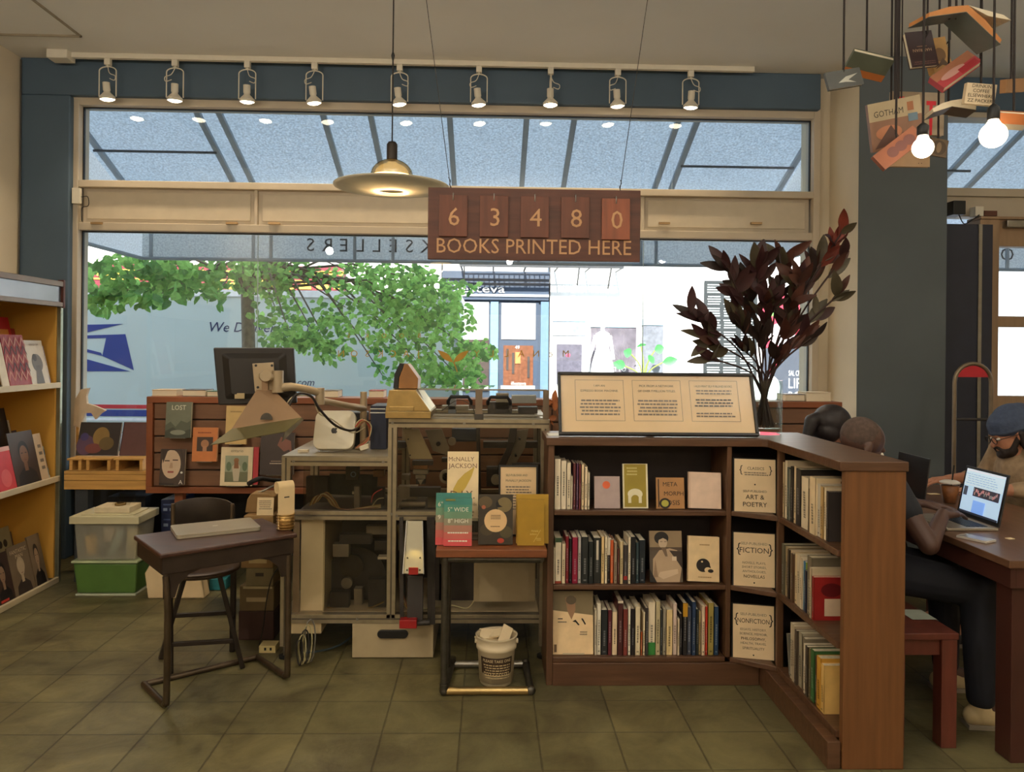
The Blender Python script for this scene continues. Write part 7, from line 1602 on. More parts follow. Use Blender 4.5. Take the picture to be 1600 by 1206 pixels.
q = MB(); q.box(XRF - .03, yr1, zh0_ - .005, XRF + .006, yr1 + .02, zh1 + .01, M((84, 40, 30), .5, name='dark_red_end')); q.build('header_end', rk)
q = MB(); q.box(XL + .01, yr0, zh1 - .01, XRF - .03, yr1, zh1 + .005, M((90, 80, 70), .6, name='rack_top')); q.build('top', rk)
q = MB(); q.box(XRF - .035, yr1 - .006, .0, XRF - .005, yr1 + .02, zh0_, M((150, 156, 140), .3, .8, name='chrome_strip')); q.build('corner_strip', rk, bevel=.003)
q = MB(); q.box(XL + .02, yr0, 0, XRF - .06, yr1 - .02, .03, BLACK); q.build('plinth', rk)
zsh = []
for k, (py, pxe) in enumerate(((600, 105), (743, 106), (895, 110))):
    z = atx(pxe, py, XRF).z; zsh.append(z)
    SHM = M((206, 190, 158), .45, var=.05, name='cream_ledge')
    q = MB(); q.box(XL + .03, yr0 + .02, z - .02, XRF - .02, yr1 - .021, z - .004, SHM); q.box(XRF - .02, yr0 + .02, z - .02, XRF, yr1 - .0075, z + .014, SHM); q.build('shelf', rk, bevel=.002)
    q = MB(); zz0, zz1 = z, z + .13; q.box(XL + .03, yr0 + .02, zz0 + .10, XRF - .22, yr1 - .021, zz0 + .115, YELW); q.build('rear_step', rk)
q = MB(); a = atx(40, 496, -2.98); c = atx(77, 472, -2.98); q.box(-3.02, a.y if a.y < c.y else c.y, zh0_ - .075, -2.9, max(a.y, c.y), zh0_ - .002, M((70, 58, 40), .5, name='olive_box')); q.build('speaker', rk)
def mag(label, yA, yB, tier, shelf, rgb, art, hgt=.29, th=.006, cat='magazine', lean=.22, pages=False):
    """cover faces the aisle; yA nearer the camera"""
    z = zsh[shelf] + (-.0035 if tier == 0 else .1155) + (.0 if tier == 0 else -.0)
    yB = min(yB, 4.90); z += th * math.sin(lean) + .0008
    X = XRF - .03 - (.0 if tier == 0 else .20) if tier < 2 else XRF - .12
    T = TR(X, yA, z, PI / 2, -lean)
    t = face_item('magazine' if cat == 'magazine' else 'book', label, cat, T, yB - yA, hgt, th, rgb, art, 'magazines on the yellow rack' if cat == 'magazine' else 'books on the yellow rack', pages)
    return t
yat = lambda px, X=XRF - .03: atx(px, 548, X).y
BWc = portrait((150, 132, 108), (50, 40, 34), (176, 150, 122), (44, 36, 34))
chev = []
for i in range(4):
    for j in range(7):
        x0_ = i * .25; z_ = j * .16 - .05; chev.append(('p', [(x0_, z_), (x0_ + .125, z_ + .16), (x0_ + .25, z_), (x0_ + .25, z_ + .05), (x0_ + .125, z_ + .21), (x0_, z_ + .05)], (196, 130, 110) if j % 2 else (60, 26, 24)))
chev = [c_ for c_ in chev if max(p_[1] for p_ in c_[1]) <= 1.0 and min(p_[1] for p_ in c_[1]) >= 0]
mag('book with red chevron pattern cover on the rack top shelf', yat(18), yat(52), 0, 0, (150, 44, 44), chev, .315, .02, cat='book', pages=True)
mag('white book with a grey silhouette photo on the rack top shelf', yat(52.5), yat(80), 0, 0, (202, 192, 176), [('t', .5, .88, .05, 'MONOCLE'[:0] or 'KINGDOM', .5, GREYINK), ('e', .5, .5, .3, .2, (110, 104, 100)), ('p', [(.25, .05), (.4, .45), (.65, .45), (.7, .05)], (96, 90, 86)), ('e', .4, .62, .12, .08, (70, 66, 64))], .285, .012, cat='book', pages=True)
mag('cream and blue triangle patterned book at the rack top shelf end', yat(81), yat(102), 0, 0, (214, 204, 184), [('p', [(.2, 1), (.9, 1), (.95, .6), (.6, .7)], (52, 60, 130)), ('p', [(.5, .5), (.95, .5), (.7, .8)], (52, 60, 130)), ('p', [(.4, .05), (.95, .05), (.9, .3), (.6, .2)], (52, 60, 130)), ('p', [(.5, .3), (.9, .35), (.7, .48)], (150, 150, 190))], .25, .012, cat='book', pages=True)
mag('white booklet edge peeking at the near end of the rack top shelf', yat(6), yat(17), 0, 0, (210, 196, 170), [], .27)
mag('bright red magazine standing behind the chevron book', yat(8, -2.95), yat(34, -2.95), 1, 0, (190, 34, 40), [('r', .1, .55, .8, .75, (220, 140, 60))], .31)
mag('white magazine top poking up behind the chevron book', yat(-14, -2.95), yat(7, -2.95), 1, 0, (224, 206, 150), [], .25)
mag('dark red magazine standing behind the white silhouette book', yat(35, -2.95), yat(60, -2.95), 1, 0, (150, 32, 34), [('r', .05, .6, .7, .7, (110, 20, 24))], .24)
mag('red magazine with a pale shape on the rack middle shelf', yat(4), yat(30), 0, 1, (196, 52, 56), [('e', .5, .3, .3, .2, (214, 90, 90)), ('r', 0, .9, 1, 1, (214, 160, 150))], .26)
mag('dark magazine with a brooding face portrait on the rack middle shelf', yat(30.5), yat(68), 0, 1, (60, 46, 38), portrait((70, 54, 44), (34, 26, 22), (128, 92, 68), (40, 34, 32)), .33)
mag('cream magazine side edge next to the brooding face on the rack', yat(68.5), yat(80), 0, 1, (206, 180, 148), [('l', .3, .2, .8, .8, 4, GREYINK)], .30)
mag('small teal magazine with a crowd photo at the rack middle shelf end', yat(81), yat(100), 0, 1, (110, 140, 146), [('r', .0, .75, 1, .92, (60, 96, 120)), ('r', .05, .35, .95, .72, (150, 110, 80)), ('e', .3, .5, .12, .1, (60, 40, 34)), ('e', .6, .5, .12, .1, (70, 44, 34)), ('r', .1, .05, .9, .14, (200, 200, 190))], .215)
mag('black magazine on the rear step of the rack middle shelf', yat(4, -2.95), yat(26, -2.95), 1, 1, (28, 24, 24), [], .34)
mag('white magazine with dark frame on the rear step of the middle shelf', yat(27, -2.95), yat(40, -2.95), 1, 1, (200, 190, 170), [('b', .05, .05, .95, .95, .05, (60, 56, 50))], .26)
mag('mauve group photo magazine on the rear step of the middle shelf', yat(41, -2.95), yat(66, -2.95), 1, 1, (110, 84, 80), [('e', .25, .4, .1, .12, (170, 130, 110)), ('e', .5, .5, .1, .12, (170, 130, 110)), ('e', .75, .4, .1, .12, (170, 130, 110)), ('r', 0, .85, 1, 1, (80, 62, 66))], .19)
mag('magazine with a grey face portrait lettered MAN on the rack bottom shelf', yat(30), yat(60), 0, 2, (112, 94, 74), portrait((122, 104, 82), (190, 170, 140), (196, 174, 144), (60, 50, 44), [('t', .5, .84, .08, 'FANTASTIC', .8, (214, 190, 156)), ('t', .5, .74, .08, 'MAN', .5, (214, 190, 156))], s=.9), .30)
mag('large magazine with a man in black looking down at the rack bottom shelf end', yat(62), yat(103), 0, 2, (132, 112, 88), portrait((132, 112, 88), (46, 36, 30), (170, 140, 112), (30, 26, 26), cx_=.46), .315, .012)
mag('dark magazine with red corner at the near end of the rack bottom shelf', yat(4), yat(29), 0, 2, (58, 42, 38), portrait((66, 48, 42), (30, 24, 22), (150, 120, 96), (30, 26, 26), [('p', [(0, .8), (.5, .95), (.4, 1), (0, 1)], (176, 50, 40)), ('r', .1, .05, .6, .1, (190, 60, 50))]), .29)
mag('pale magazine of small faces on the rear step of the rack bottom shelf', yat(4, -2.95), yat(30, -2.95), 1, 2, (150, 140, 104), [('e', .3, .6, .12, .1, (50, 44, 40)), ('e', .6, .6, .12, .1, (50, 44, 40)), ('e', .45, .3, .15, .12, (60, 52, 46))], .24)
mag('brown magazine with a group photo on the rear step of the rack bottom shelf', yat(31, -2.95), yat(54, -2.95), 1, 2, (90, 64, 60), [('e', .3, .5, .12, .14, (176, 130, 110)), ('e', .6, .4, .12, .14, (176, 130, 110)), ('r', .2, .05, .9, .2, (150, 60, 80))], .20)
# ------------------------------------------------------------------ communal table and benches
ZTB = .755
tX0, tX1, tY0, tY1 = 1.895, 2.63, 2.735, 4.35
TBW = M((104, 74, 54), .3, var=.22, scale=4, streak=(9, 1, 1), name='table_top_wood'); TBD = M((70, 38, 30), .45, var=.2, scale=4, name='dark_red_brown_wood'); BNW = M((100, 50, 38), .42, var=.2, scale=4, streak=(8, 8, 1), name='red_brown_bench_wood')
ct = thing('communal_table', 'long dark wooden table where three people sit, beside the bookcase wing', 'table', ((tX0 + tX1) / 2, (tY0 + tY1) / 2, 0))
q = MB(); q.box(tX0, tY0, ZTB - .028, tX1, tY1, ZTB, TBW); q.build('table_top', ct, bevel=.003)
q = MB(); q.box(tX0 + .015, tY0 + .015, ZTB - .105, tX0 + .035, tY1 - .015, ZTB - .0285, TBD); q.box(tX1 - .035, tY0 + .015, ZTB - .105, tX1 - .015, tY1 - .015, ZTB - .0285, TBD); q.box(tX0 + .035, tY0 + .015, ZTB - .105, tX1 - .035, tY0 + .035, ZTB - .0285, TBD); q.box(tX0 + .035, tY1 - .035, ZTB - .105, tX1 - .035, tY1 - .015, ZTB - .0285, TBD); q.build('apron', ct, bevel=.002)
for x in (tX0 + .036, tX1 - .126):
    for y in (tY0 + .036, tY1 - .126):
        q = MB(); q.box(x, y, 0, x + .09, y + .09, ZTB - .029, TBD); q.build('leg', ct, bevel=.003)
def bench(x0, x1, y0, y1, label):
    t = thing('bench', label, 'bench', ((x0 + x1) / 2, (y0 + y1) / 2, 0), 'benches at the communal table')
    q = MB(); q.box(x0, y0, .415, x1, y1, .44, BNW); q.build('seat', t, bevel=.003)
    q = MB(); q.box(x0 + .02, y0 + .02, .35, x1 - .02, y0 + .04, .4145, BNW); q.box(x0 + .02, y1 - .04, .35, x1 - .02, y1 - .02, .4145, BNW); q.box(x0 + .02, y0 + .04, .35, x0 + .04, y1 - .04, .4145, BNW); q.box(x1 - .04, y0 + .04, .35, x1 - .02, y1 - .04, .4145, BNW); q.build('apron', t, bevel=.002)
    for x in (x0 + .004, x1 - .064):
        for y in (y0 + .004, y1 - .064):
            q = MB(); q.box(x, y, 0, x + .06, y + .06, .4145, BNW); q.build('leg', t, bevel=.003)
bench(1.530, 1.80, 2.875, 4.25, 'red-brown bench between the bookcase wing and the long table')
bench(2.80, 3.10, 3.2, 4.5, 'red-brown bench on the far side of the long table under the person in a beanie')

# ------------------------------------------------------------------ people
def blob(name, parent, parts, mat, voxel=.0045, sm=3):
    q = MB()
    for p in parts:
        if p[0] == 'c':
            a, r0, b, r1 = Vector(p[1]), p[2], Vector(p[3]), p[4]
            q.sph(a, r0, mat, 14, 10); q.sph(b, r1, mat, 14, 10); q.cyl(a, b, r0, mat, r1=r1, n=14)
        else: q.sph(p[1], p[2], mat, 18, 12, R=p[3] if len(p) > 3 else None)
    o = q.build(name, parent)
    r = o.modifiers.new('r', 'REMESH'); r.mode = 'VOXEL'; r.voxel_size = voxel; r.use_smooth_shade = True
    s = o.modifiers.new('s', 'SMOOTH'); s.factor = .5; s.iterations = sm
    dg = bpy.context.evaluated_depsgraph_get()
    me = bpy.data.meshes.new_from_object(o.evaluated_get(dg), depsgraph=dg)
    old = o.data; o.modifiers.clear(); o.data = me; bpy.data.meshes.remove(old)
    me.name = name
    if not me.materials: me.materials.append(mat)
    me.polygons.foreach_set('use_smooth', [True] * len(me.polygons)); me.polygons.foreach_set('material_index', [0] * len(me.polygons))
    return o
def hand(parts, w_, D, N, S, curl=.5):
    D = Vector(D).normalized(); N = Vector(N).normalized(); S = Vector(S).normalized()
    for i, off in enumerate((.034, .0115, -.0115, -.032)):
        kn = w_ + D * (.088 - .006 * abs(i - 1)) + S * off
        parts.append(('c', w_ + S * off * .6 + D * .012, .017, kn, .0125))
        L = (.043, .049, .045, .036)[i]; a = curl * .5; p = kn; r = .0088
        for sgm in (1, .62, .5):
            d = (D + S * (off * 1.6)).normalized() * math.cos(a) - N * math.sin(a); e = p + d * L * sgm
            parts.append(('c', p, r, e, r - .0008)); p = e; r -= .0008; a += curl * .8
    b = w_ + D * .03 + S * .026; m = b + (D * .6 + S * .7 - N * .2).normalized() * .038; e = m + (D * .95 + S * .15 - N * .25).normalized() * .03
    parts.append(('c', b, .015, m, .0105)); parts.append(('c', m, .0105, e, .009))
def person(label, hip, fx, head_c, tilt, skin, shirt, pants, shoes, arms, legs, sleeve, hairf=None, beard=None, lean=.06, turn=0.0, name_h=None):
    """fx = +1 or -1: faces +X or -X"""
    F = Vector((fx, 0, 0)); U = Vector((0, 0, 1)); L = U.cross(F)
    hip = Vector(hip); t = thing('person', label, 'person', (hip.x, hip.y, 0))
    SK = M(skin, .5, var=.06, scale=8, name='skin_tone')
    ch = hip + F * lean + U * .30; nk = Vector(head_c) - F * .035 - U * .115
    sh = [ch + L * s_ * .165 + U * .12 + F * .01 for s_ in (1, -1)]
    body = [('c', hip, .12, hip + F * .03 + U * .13, .11), ('c', hip + F * .03 + U * .13, .11, ch, .125), ('c', ch + L * .06, .105, ch - L * .06, .105), ('c', ch + U * .10 + L * .11, .06, ch + U * .10 - L * .11, .06), ('c', ch + U * .10, .07, nk, .052), ('c', nk, .052, Vector(head_c) - F * .02, .055)]
    Fh = (Matrix.Rotation(turn, 3, 'Z') @ F); Lh = U.cross(Fh); Fh = (Fh * math.cos(tilt) - U * math.sin(tilt)).normalized(); Uh = Fh.cross(Lh)
    hc = Vector(head_c); pos = lambda f, l_, u: hc + Fh * f + Lh * l_ + Uh * u
    RH = Matrix((Fh, Lh, Uh)).transposed()
    body += [('e', pos(-.012, 0, .03), (.098, .077, .090), RH), ('e', pos(.03, 0, -.03), (.064, .060, .078), RH), ('e', pos(.052, 0, -.088), (.034, .034, .026), RH), ('c', pos(.086, 0, .0), .008, pos(.106, 0, -.034), .0125), ('c', pos(.08, -.03, .016), .011, pos(.08, .03, .016), .011), ('e', pos(.084, 0, -.064), (.012, .024, .009), RH)]
    for s_ in (1, -1): body.append(('e', pos(-.008, s_ * .079, -.012), (.019, .009, .031), RH))
    shirtp = [('c', hip + U * .0, .132, hip + F * .03 + U * .13, .124), ('c', hip + F * .03 + U * .13, .124, ch, .138), ('c', ch + L * .06, .118, ch - L * .06, .118), ('c', ch + U * .10 + L * .12, .068, ch + U * .10 - L * .12, .068), ('c', ch + U * .11, .075, ch + U * .15, .066)]
    for i, s_ in enumerate((1, -1)):
        el, wr, D, curl = arms[i]; el = Vector(el); wr = Vector(wr)
        body += [('c', sh[i], .052, el, .040), ('c', el, .040, wr, .026)]; hand(body, wr, D, U, -L * s_, curl)
        k = sleeve; up = sh[i].lerp(el, min(1, k)); shirtp.append(('c', sh[i], .066, up, .056))
        if k > 1: shirtp.append(('c', el, .054, el.lerp(wr, k - 1), .04))
        kn, an, toe = [Vector(v) for v in legs[i]]
        body += [('c', hip + L * s_ * .09, .085, kn, .056), ('c', kn, .056, an, .036), ('c', an, .036, toe, .03)]
    blob('body', t, body, SK)
    blob('shirt', t, shirtp, shirt, .007)
    pp_ = [('c', hip + L * .06, .128, hip - L * .06, .128)]
    for i, s_ in enumerate((1, -1)):
        kn, an, toe = [Vector(v) for v in legs[i]]; pp_ += [('c', hip + L * s_ * .09, .097, kn, .072), ('c', kn, .072, an + U * .03, .054)]
    blob('trousers', t, pp_, pants, .007)
    for i in (0, 1):
        kn, an, toe = [Vector(v) for v in legs[i]]; d = (toe - an); d.z = 0; d.normalize(); hl_ = Vector((an.x, an.y, .042)) - d * .03; te = Vector((an.x, an.y, .036)) + d * .17
        o = blob('shoe', t, [('c', hl_, .038, te, .034), ('c', Vector((an.x, an.y, .05)), .044, Vector((an.x, an.y, .085)), .044), ('c', Vector((an.x, an.y, .07)), .04, te - d * .05, .034)], shoes, .005)
        q = MB(); s2 = Vector((-d.y, d.x, 0)); P = [hl_ + s2 * .037 - d * .03, hl_ - s2 * .037 - d * .03, te - s2 * .034 + d * .02, te - s2 * .01 + d * .036, te + s2 * .01 + d * .036, te + s2 * .034 + d * .02]
        q.zprism([(p.x, p.y) for p in P], .0, .018, M((150, 140, 124), .6, name='rubber_sole')); q.build('sole', o)
    EW = M((226, 220, 210), .3, var=0, name='eye_white'); EB = M((30, 22, 18), .3, var=0, name='iris')
    q = MB()
    for s_ in (1, -1): q.sph(pos(.0805, s_ * .031, -.004), .0100, EW, 10, 8); q.sph(pos(.0868, s_ * .031, -.006), .005, EB, 8, 6)
    q.build('eye', t)
    return t, pos, RH, SK, sh
DK = M((26, 27, 34), .8, var=.15, name='black_cotton'); JN = M((34, 40, 58), .8, var=.15, scale=20, name='dark_denim')
hc = at(1347, 696, 3.38)
t, pos, RH, SK, sh = person('person with closely shaved head typing on the open laptop, dark top and jeans', (1.668, 3.38, .575), 1, (hc.x, 3.38, hc.z), .42, (84, 58, 48), M((34, 36, 42), .8, var=.15, name='charcoal_tshirt'), M((26, 28, 38), .8, var=.15, name='black_denim'), M((206, 184, 140), .6, name='cream_canvas'),
    [((1.81, 3.62, .82), (1.93, 3.43, .83), (.9, -.32, -.02), .3), ((1.775, 3.04, .735), (1.912, 3.175, .83), (.85, .5, -.02), .3)], [((2.05, 3.40, .53), (2.06, 3.39, .09), (2.2, 3.38, .04)), ((2.03, 3.12, .53), (2.0, 3.05, .09), (2.15, 3.03, .04))], .55, lean=.0)
blob('hair', t, [('e', pos(-.024, 0, .038), (.0895, .0795, .0845), RH)], M((84, 68, 60), .9, var=.25, scale=60, name='cropped_grey_hair'), .006)
hc = at(1304, 672, 3.95)
t, pos, RH, SK, sh = person('person with dark hair tied in a ponytail, behind the one with the shaved head', (1.665, 3.95, .575), 1, (hc.x, 3.95, hc.z), .2, (168, 116, 90), DK, JN, M((60, 56, 52), .6, name='grey_canvas'),
    [((1.80, 4.16, .82), (1.97, 4.05, .835), (.9, -.3, -.02), .3), ((1.80, 3.72, .82), (1.96, 3.80, .835), (.9, .25, -.02), .3)], [((2.05, 4.04, .53), (2.05, 4.04, .09), (2.18, 4.04, .04)), ((2.05, 3.84, .53), (2.04, 3.84, .09), (2.18, 3.84, .04))], 1.8, turn=.25)
HB = M((36, 28, 28), .5, var=.3, scale=30, streak=(1, 1, 8), name='dark_brown_hair')
blob('hair', t, [('e', pos(-.026, 0, .040), (.104, .088, .092), RH), ('e', pos(-.05, 0, -.01), (.07, .080, .07), RH), ('c', pos(-.11, .0, .05), .03, pos(-.155, -.01, .02), .036), ('c', pos(-.155, -.01, .02), .036, pos(-.165, -.01, -.07), .026), ('c', pos(-.165, -.01, -.07), .026, pos(-.15, 0, -.14), .01)], HB, .006)
hc = at(1578, 676, 4.02)
CHK = M((150, 126, 98), .8, var=.22, scale=26, name='flecked_tan_shirt')
t, pos, RH, SK, sh = person('bearded person in a slate-blue beanie and glasses looking down, tan shirt', (2.93, 4.02, .575), -1, (hc.x, 4.02, hc.z), .38, (176, 122, 94), CHK, JN, M((60, 60, 64), .6, name='dark_shoes'),
    [((2.80, 3.78, .825), (2.54, 3.84, .815), (-.95, .2, -.02), .25), ((2.80, 4.24, .825), (2.53, 4.16, .815), (-.95, -.2, -.02), .25)], [((2.50, 3.90, .53), (2.50, 3.90, .09), (2.36, 3.9, .04)), ((2.50, 4.14, .53), (2.50, 4.14, .09), (2.36, 4.14, .04))], 1.5, turn=-.12)
blob('beanie', t, [('e', pos(-.014, 0, .050), (.111, .093, .084), RH), ('e', pos(-.07, 0, .055), (.085, .080, .085), RH), ('e', pos(-.03, 0, .09), (.085, .075, .06), RH), ('e', pos(-.012, 0, .026), (.112, .094, .03), RH)], M((64, 76, 100), .9, var=.15, scale=50, bump=.4, name='slate_blue_knit'), .006)
blob('beard', t, [('e', pos(.078, 0, -.094), (.026, .036, .022), RH), ('e', pos(.042, 0, -.082), (.052, .058, .040), RH), ('c', pos(.093, .022, -.050), .008, pos(.094, -.022, -.050), .008), ('c', pos(.092, .024, -.052), .008, pos(.078, .03, -.08), .012), ('c', pos(.092, -.024, -.052), .008, pos(.078, -.03, -.08), .012)] + [('c', pos(.0, k * .068, -.02), .013, pos(.045, k * .05, -.078), .018) for k in (1, -1)], M((40, 30, 27), .8, var=.3, scale=40, name='dark_beard'), .005)
blob('hair', t, [('e', pos(-.05, 0, -.045), (.066, .082, .07), RH), ('c', pos(-.012, .082, -.0), .016, pos(-.012, .078, -.075), .018), ('c', pos(-.012, -.082, -.0), .016, pos(-.012, -.078, -.075), .018)], M((36, 28, 27), .6, var=.3, scale=30, name='dark_hair'), .006)
q = MB(); GF = M((30, 26, 26), .3, name='spectacle_frame')
for s_ in (1, -1):
    q.ring([pos(.104, s_ * .033, -.004) + (RH @ Vector((0, .024 * math.cos(a * PI / 8), .018 * math.sin(a * PI / 8)))) for a in range(16)], .0022, GF, 5, closed=True); q.cyl(pos(.104, s_ * .057, .0), pos(-.0, s_ * .086, .0), .002, GF, n=5)
q.cyl(pos(.104, .009, .0), pos(.104, -.009, .0), .002, GF, n=5); q.build('glasses', t)
q = MB(); q.tube([pos(-.01, .088, -.03), pos(.0, .092, -.09), pos(.03, .09, -.17), pos(.07, .07, -.27)], .002, M((220, 214, 206), .5, name='white_earphone_cord'), 5, sub=6); q.build('earphone_cord', t)

# laptops and things on the table
zt2 = ZTB + .001
def laptop(label, hx, y0, y1, dep, tilt_, screen, scr_h=.215, base=(176, 166, 150)):
    t = thing('open_laptop', label, 'laptop', (hx - dep / 2, (y0 + y1) / 2, ZTB), 'open laptops on the long table')
    SB = M(base, .35, .4, var=.04, name='laptop_shell'); q = MB(); q.box(hx - dep, y0, zt2, hx, y1, zt2 + .012, SB); q.build('base', t, bevel=.003)
    q = MB(); 
    for r_ in range(5):
        for k in range(13):
            kw = (y1 - y0 - .05) / 13; q.box(hx - .03 - r_ * .019 - .0155, y0 + .025 + k * kw + .001, zt2 + .0121, hx - .03 - r_ * .019, y0 + .025 + (k + 1) * kw - .001, zt2 + .0138, BLACK)
    q.build('keyboard', t); q = MB(); q.box(hx - dep + .012, (y0 + y1) / 2 - .05, zt2 + .0121, hx - dep + .08, (y0 + y1) / 2 + .05, zt2 + .0125, M((150, 142, 130), .3, .4, name='trackpad')); q.build('trackpad', t)
    # lid: screen faces -X
    T = TR(hx, y1, zt2 + .013, -PI / 2, -tilt_); q = MB(T); w_ = y1 - y0
    q.box(0, 0, 0, w_, .006, scr_h, M((60, 58, 58), .4, .3, name='lid_shell')); lid = q.build('lid', t, bevel=.002)
    q = MB(T); q.box(.003, -.0008, .004, w_ - .003, 0, scr_h - .003, BLACK)
    if screen:
        E = lambda c, s=.75: M(c, .4, emit=s, name='lit_screen'); x0_, x1_ = .05, .95
        it = [('r', x0_, .08, x1_, .95, E((170, 196, 220))), ('r', x0_, .90, x1_, .95, E((196, 206, 214))), ('r', x0_, .62, x1_, .89, E((184, 204, 216))), ('r', .07, .42, .16, .60, E((60, 66, 76))), ('r', .30, .44, .90, .62, E((50, 48, 54))), ('r', .34, .12, .62, .36, E((120, 160, 226))), ('r', x0_, .08, x1_, .12, E((40, 44, 54)))]
        rs = random.Random(2)
        for k in range(22): xx = .31 + k * .0265; z_ = .46 + rs.uniform(0, .08); it.append(('r', xx, z_, xx + .018, z_ + .06, E((160 + rs.randint(-40, 50), 130, 126))))
        for k in range(5): it.append(('l', .10, .66 + k * .045, .86, .685 + k * .045, 1, E((130, 150, 170))))
        q.art(w_, scr_h, it, y=-.001)
    q.build('screen', lid)
    return t
laptop('open silver laptop with a lit web page, under the hands of the shaved-head person', 2.165, 3.195, 3.49, .222, .20, True, scr_h=.228)
laptop('open dark laptop seen by its edge in front of the person with a ponytail', 2.17, 3.76, 4.05, .20, .12, False, base=(90, 88, 86))
p = fl(1484, 786, ZTB)
t = thing('iced_drink', 'clear cup of iced brown drink with black straw on the long table', 'drink', (p.x, p.y, ZTB), None)
q = MB(); q.lathe([(.030, 0), (.045, .10)], (p.x, p.y, zt2), ACR2, 24, cap=False); q.lathe([(.046, .10), (.048, .106), (.03, .115), (.001, .116)], (p.x, p.y, zt2), M((206, 200, 190), .3, name='clear_lid_plastic'), 24, cap=False); q.build('cup', t)
q = MB(); q.lathe([(.001, .002), (.0285, .002), (.042, .088), (.001, .09)], (p.x, p.y, zt2), M((150, 92, 50), .3, var=.3, scale=40, name='iced_coffee'), 20, cap=False); q.build('drink', t)
q = MB(); q.cyl((p.x, p.y, zt2 + .02), (p.x + .02, p.y, zt2 + .19), .0035, BLACK, n=8); q.build('straw', t)
for k, (rgb, dz) in enumerate((((176, 92, 72), 0), ((196, 70, 60), .016), ((170, 110, 90), .032), ((188, 60, 54), .046))):
    a = fl(1416, 778, ZTB); q = MB(); q.box(1.97 + .006 * k, 4.10, zt2 + dz, 2.19 - .004 * k, 4.26, zt2 + dz + .013, covermat(rgb)); q.box(1.975 + .006 * k, 4.099, zt2 + dz + .002, 2.18 - .004 * k, 4.10, zt2 + dz + .011, PAGE)
    q.build('book', None, label='%s flat book in the red stack on the long table, %s from the bottom' % (('dull pink', 'red', 'tan-pink', 'brick red')[k], ORD[k]), cat='book', group='flat red books on the long table')
p = fl(1525, 843, ZTB); q = MB(TR(p.x, p.y, zt2, .5)); q.box(-.035, -.06, 0, .035, .06, .008, M((206, 200, 190), .4, name='white_case')); q.box(-.031, -.055, .0081, .031, .055, .0085, M((150, 140, 130), .2, name='grey_glass_face')); q.build('phone', None, label='white phone lying on the long table near the laptop corner', cat='phone', bevel=.002)
for k, (px, py, rz, w_, h, lab) in enumerate(((1431, 790, .2, .08, .05, 'cream paper by the shaved-head person\'s far hand'), (1468, 790, 1.0, .03, .07, 'small cream card slanting behind the typing hands'), (1458, 772, .1, .06, .03, 'cream slip beside the red book stack'), (1578, 842, .3, .03, .02, 'tiny white scrap near the table edge'))):
    p = fl(px, py, ZTB); q = MB(TR(p.x, p.y, zt2, rz)); q.box(-w_ / 2, -h / 2, 0, w_ / 2, h / 2, .002, M((230, 210, 170), .6, name='cream_paper')); q.build('paper', None, label=lab, cat='paper', group='papers on the long table')
# white napkin hanging over the bench, blue bag under it
q = MB(); q.add([(1.70, 3.02, .4425), (1.80, 3.02, .4425), (1.805, 3.02, .438), (1.806, 3.02, .39), (1.70, 3.14, .4425), (1.80, 3.14, .4425), (1.805, 3.14, .438), (1.806, 3.15, .385)], [(0, 1, 5, 4), (1, 2, 6, 5), (2, 3, 7, 6)], M((170, 176, 160), .8, name='pale_cloth')); q.build('cloth', None, label='pale cloth draped over the bench edge beside a thigh', cat='cloth')
q = MB(); q.sph((1.72, 3.72, .11), (.13, .16, .10), M((44, 54, 84), .8, var=.2, bump=.3, name='blue_cloth'), 20, 14); o = q.build('backpack', None, label='rounded blue bag on the floor under the near bench', cat='bag')
q = MB(); q.tube([(1.66, 3.68, .20), (1.68, 3.72, .27), (1.74, 3.74, .27), (1.77, 3.76, .20)], .009, M((30, 40, 46), .8, name='dark_strap'), 6, sub=4); q.build('strap', o)
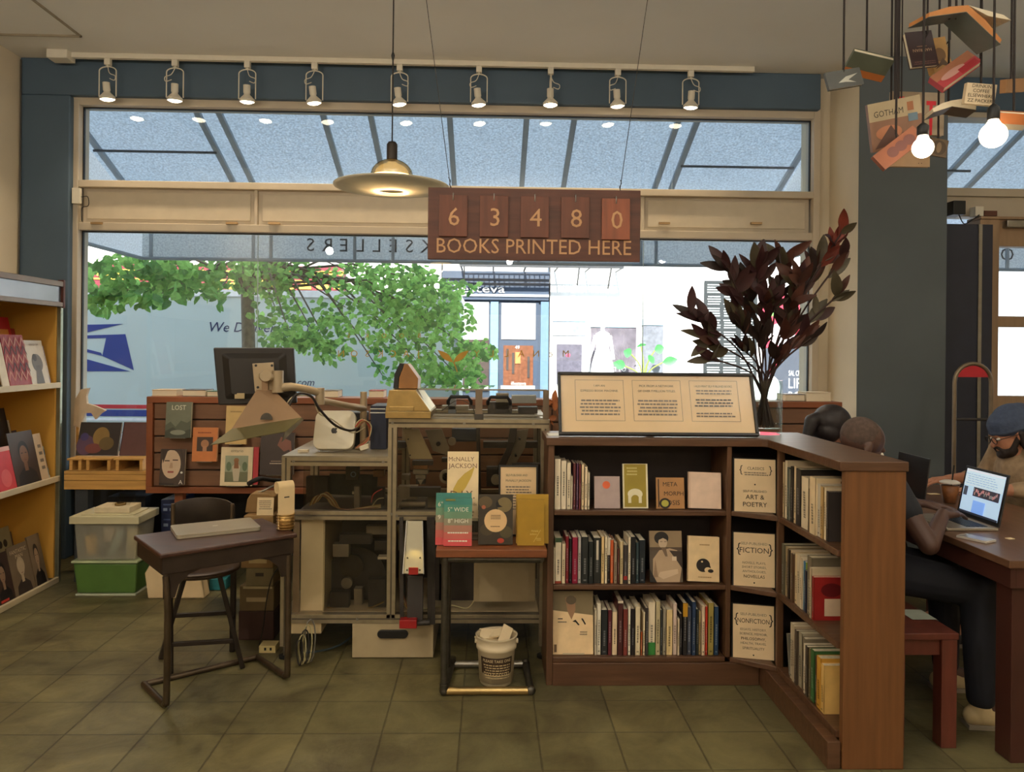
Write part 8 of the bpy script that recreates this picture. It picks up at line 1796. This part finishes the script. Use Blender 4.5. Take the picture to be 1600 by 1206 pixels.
q = MB(); q.box(1.58, 3.98, .001, 1.78, 4.18, .20, M((46, 66, 52), .8, var=.2, name='dark_green_cloth')); q.build('green_bag', None, label='dark green bag behind the blue bag under the bench', cat='bag', bevel=.03)
# hand truck parked by the door
yh_ = 4.75; a = at(1491, 640, yh_); c = at(1548, 640, yh_); zt_ = at(1520, 568, yh_).z; rr_h = (c.x - a.x) / 2
ht = thing('hand_truck', 'tall hand truck with a looped bronze tube handle and red plate by the door', 'hand truck', ((a.x + c.x) / 2, yh_, 0))
TB_ = M((136, 120, 100), .35, .7, var=.15, name='bronze_tube'); xm = (a.x + c.x) / 2
q = MB(); q.tube([(a.x, yh_, .06), (a.x, yh_, zt_ - rr_h)] + [(xm - rr_h * math.cos(PI * k / 12), yh_, zt_ - rr_h + rr_h * math.sin(PI * k / 12)) for k in range(1, 12)] + [(c.x, yh_, zt_ - rr_h), (c.x, yh_, .06)], .013, TB_, 10); q.build('frame_tube', ht)
for z in (.2, .55, at(1520, 655, yh_).z):
    q = MB(); q.cyl((a.x, yh_, z), (c.x, yh_, z), .009, M((70, 66, 66), .4, .6, name='dark_crossbar'), n=10); q.build('crossbar', ht)
q = MB(); n_ = 12; q.prism([(xm - (rr_h - .014) * math.cos(PI * (k + 1.5) / 15), zt_ - rr_h + (rr_h - .014) * math.sin(PI * (k + 1.5) / 15)) for k in range(13)], yh_ - .004, yh_ + .004, M((190, 36, 52), .4, name='red_plate')); q.build('grip_plate', ht)
q = MB(); q.box(a.x - .05, yh_ - .22, .012, c.x + .05, yh_ + .01, .02, STEEL); q.build('toe_plate', ht)
for x in (a.x - .05, c.x + .05): q = MB(); q.cyl((x - .02, yh_ + .06, .10), (x + .02, yh_ + .06, .10), .10, RUBBER, n=24); q.build('wheel', ht)
q = MB(); q.cyl((a.x - .06, yh_ + .06, .10), (c.x + .06, yh_ + .06, .10), .008, STEEL); q.bar((a.x, yh_, .10), (a.x, yh_ + .06, .10), .02, .02, TB_); q.bar((c.x, yh_, .10), (c.x, yh_ + .06, .10), .02, .02, TB_); q.build('axle', ht)
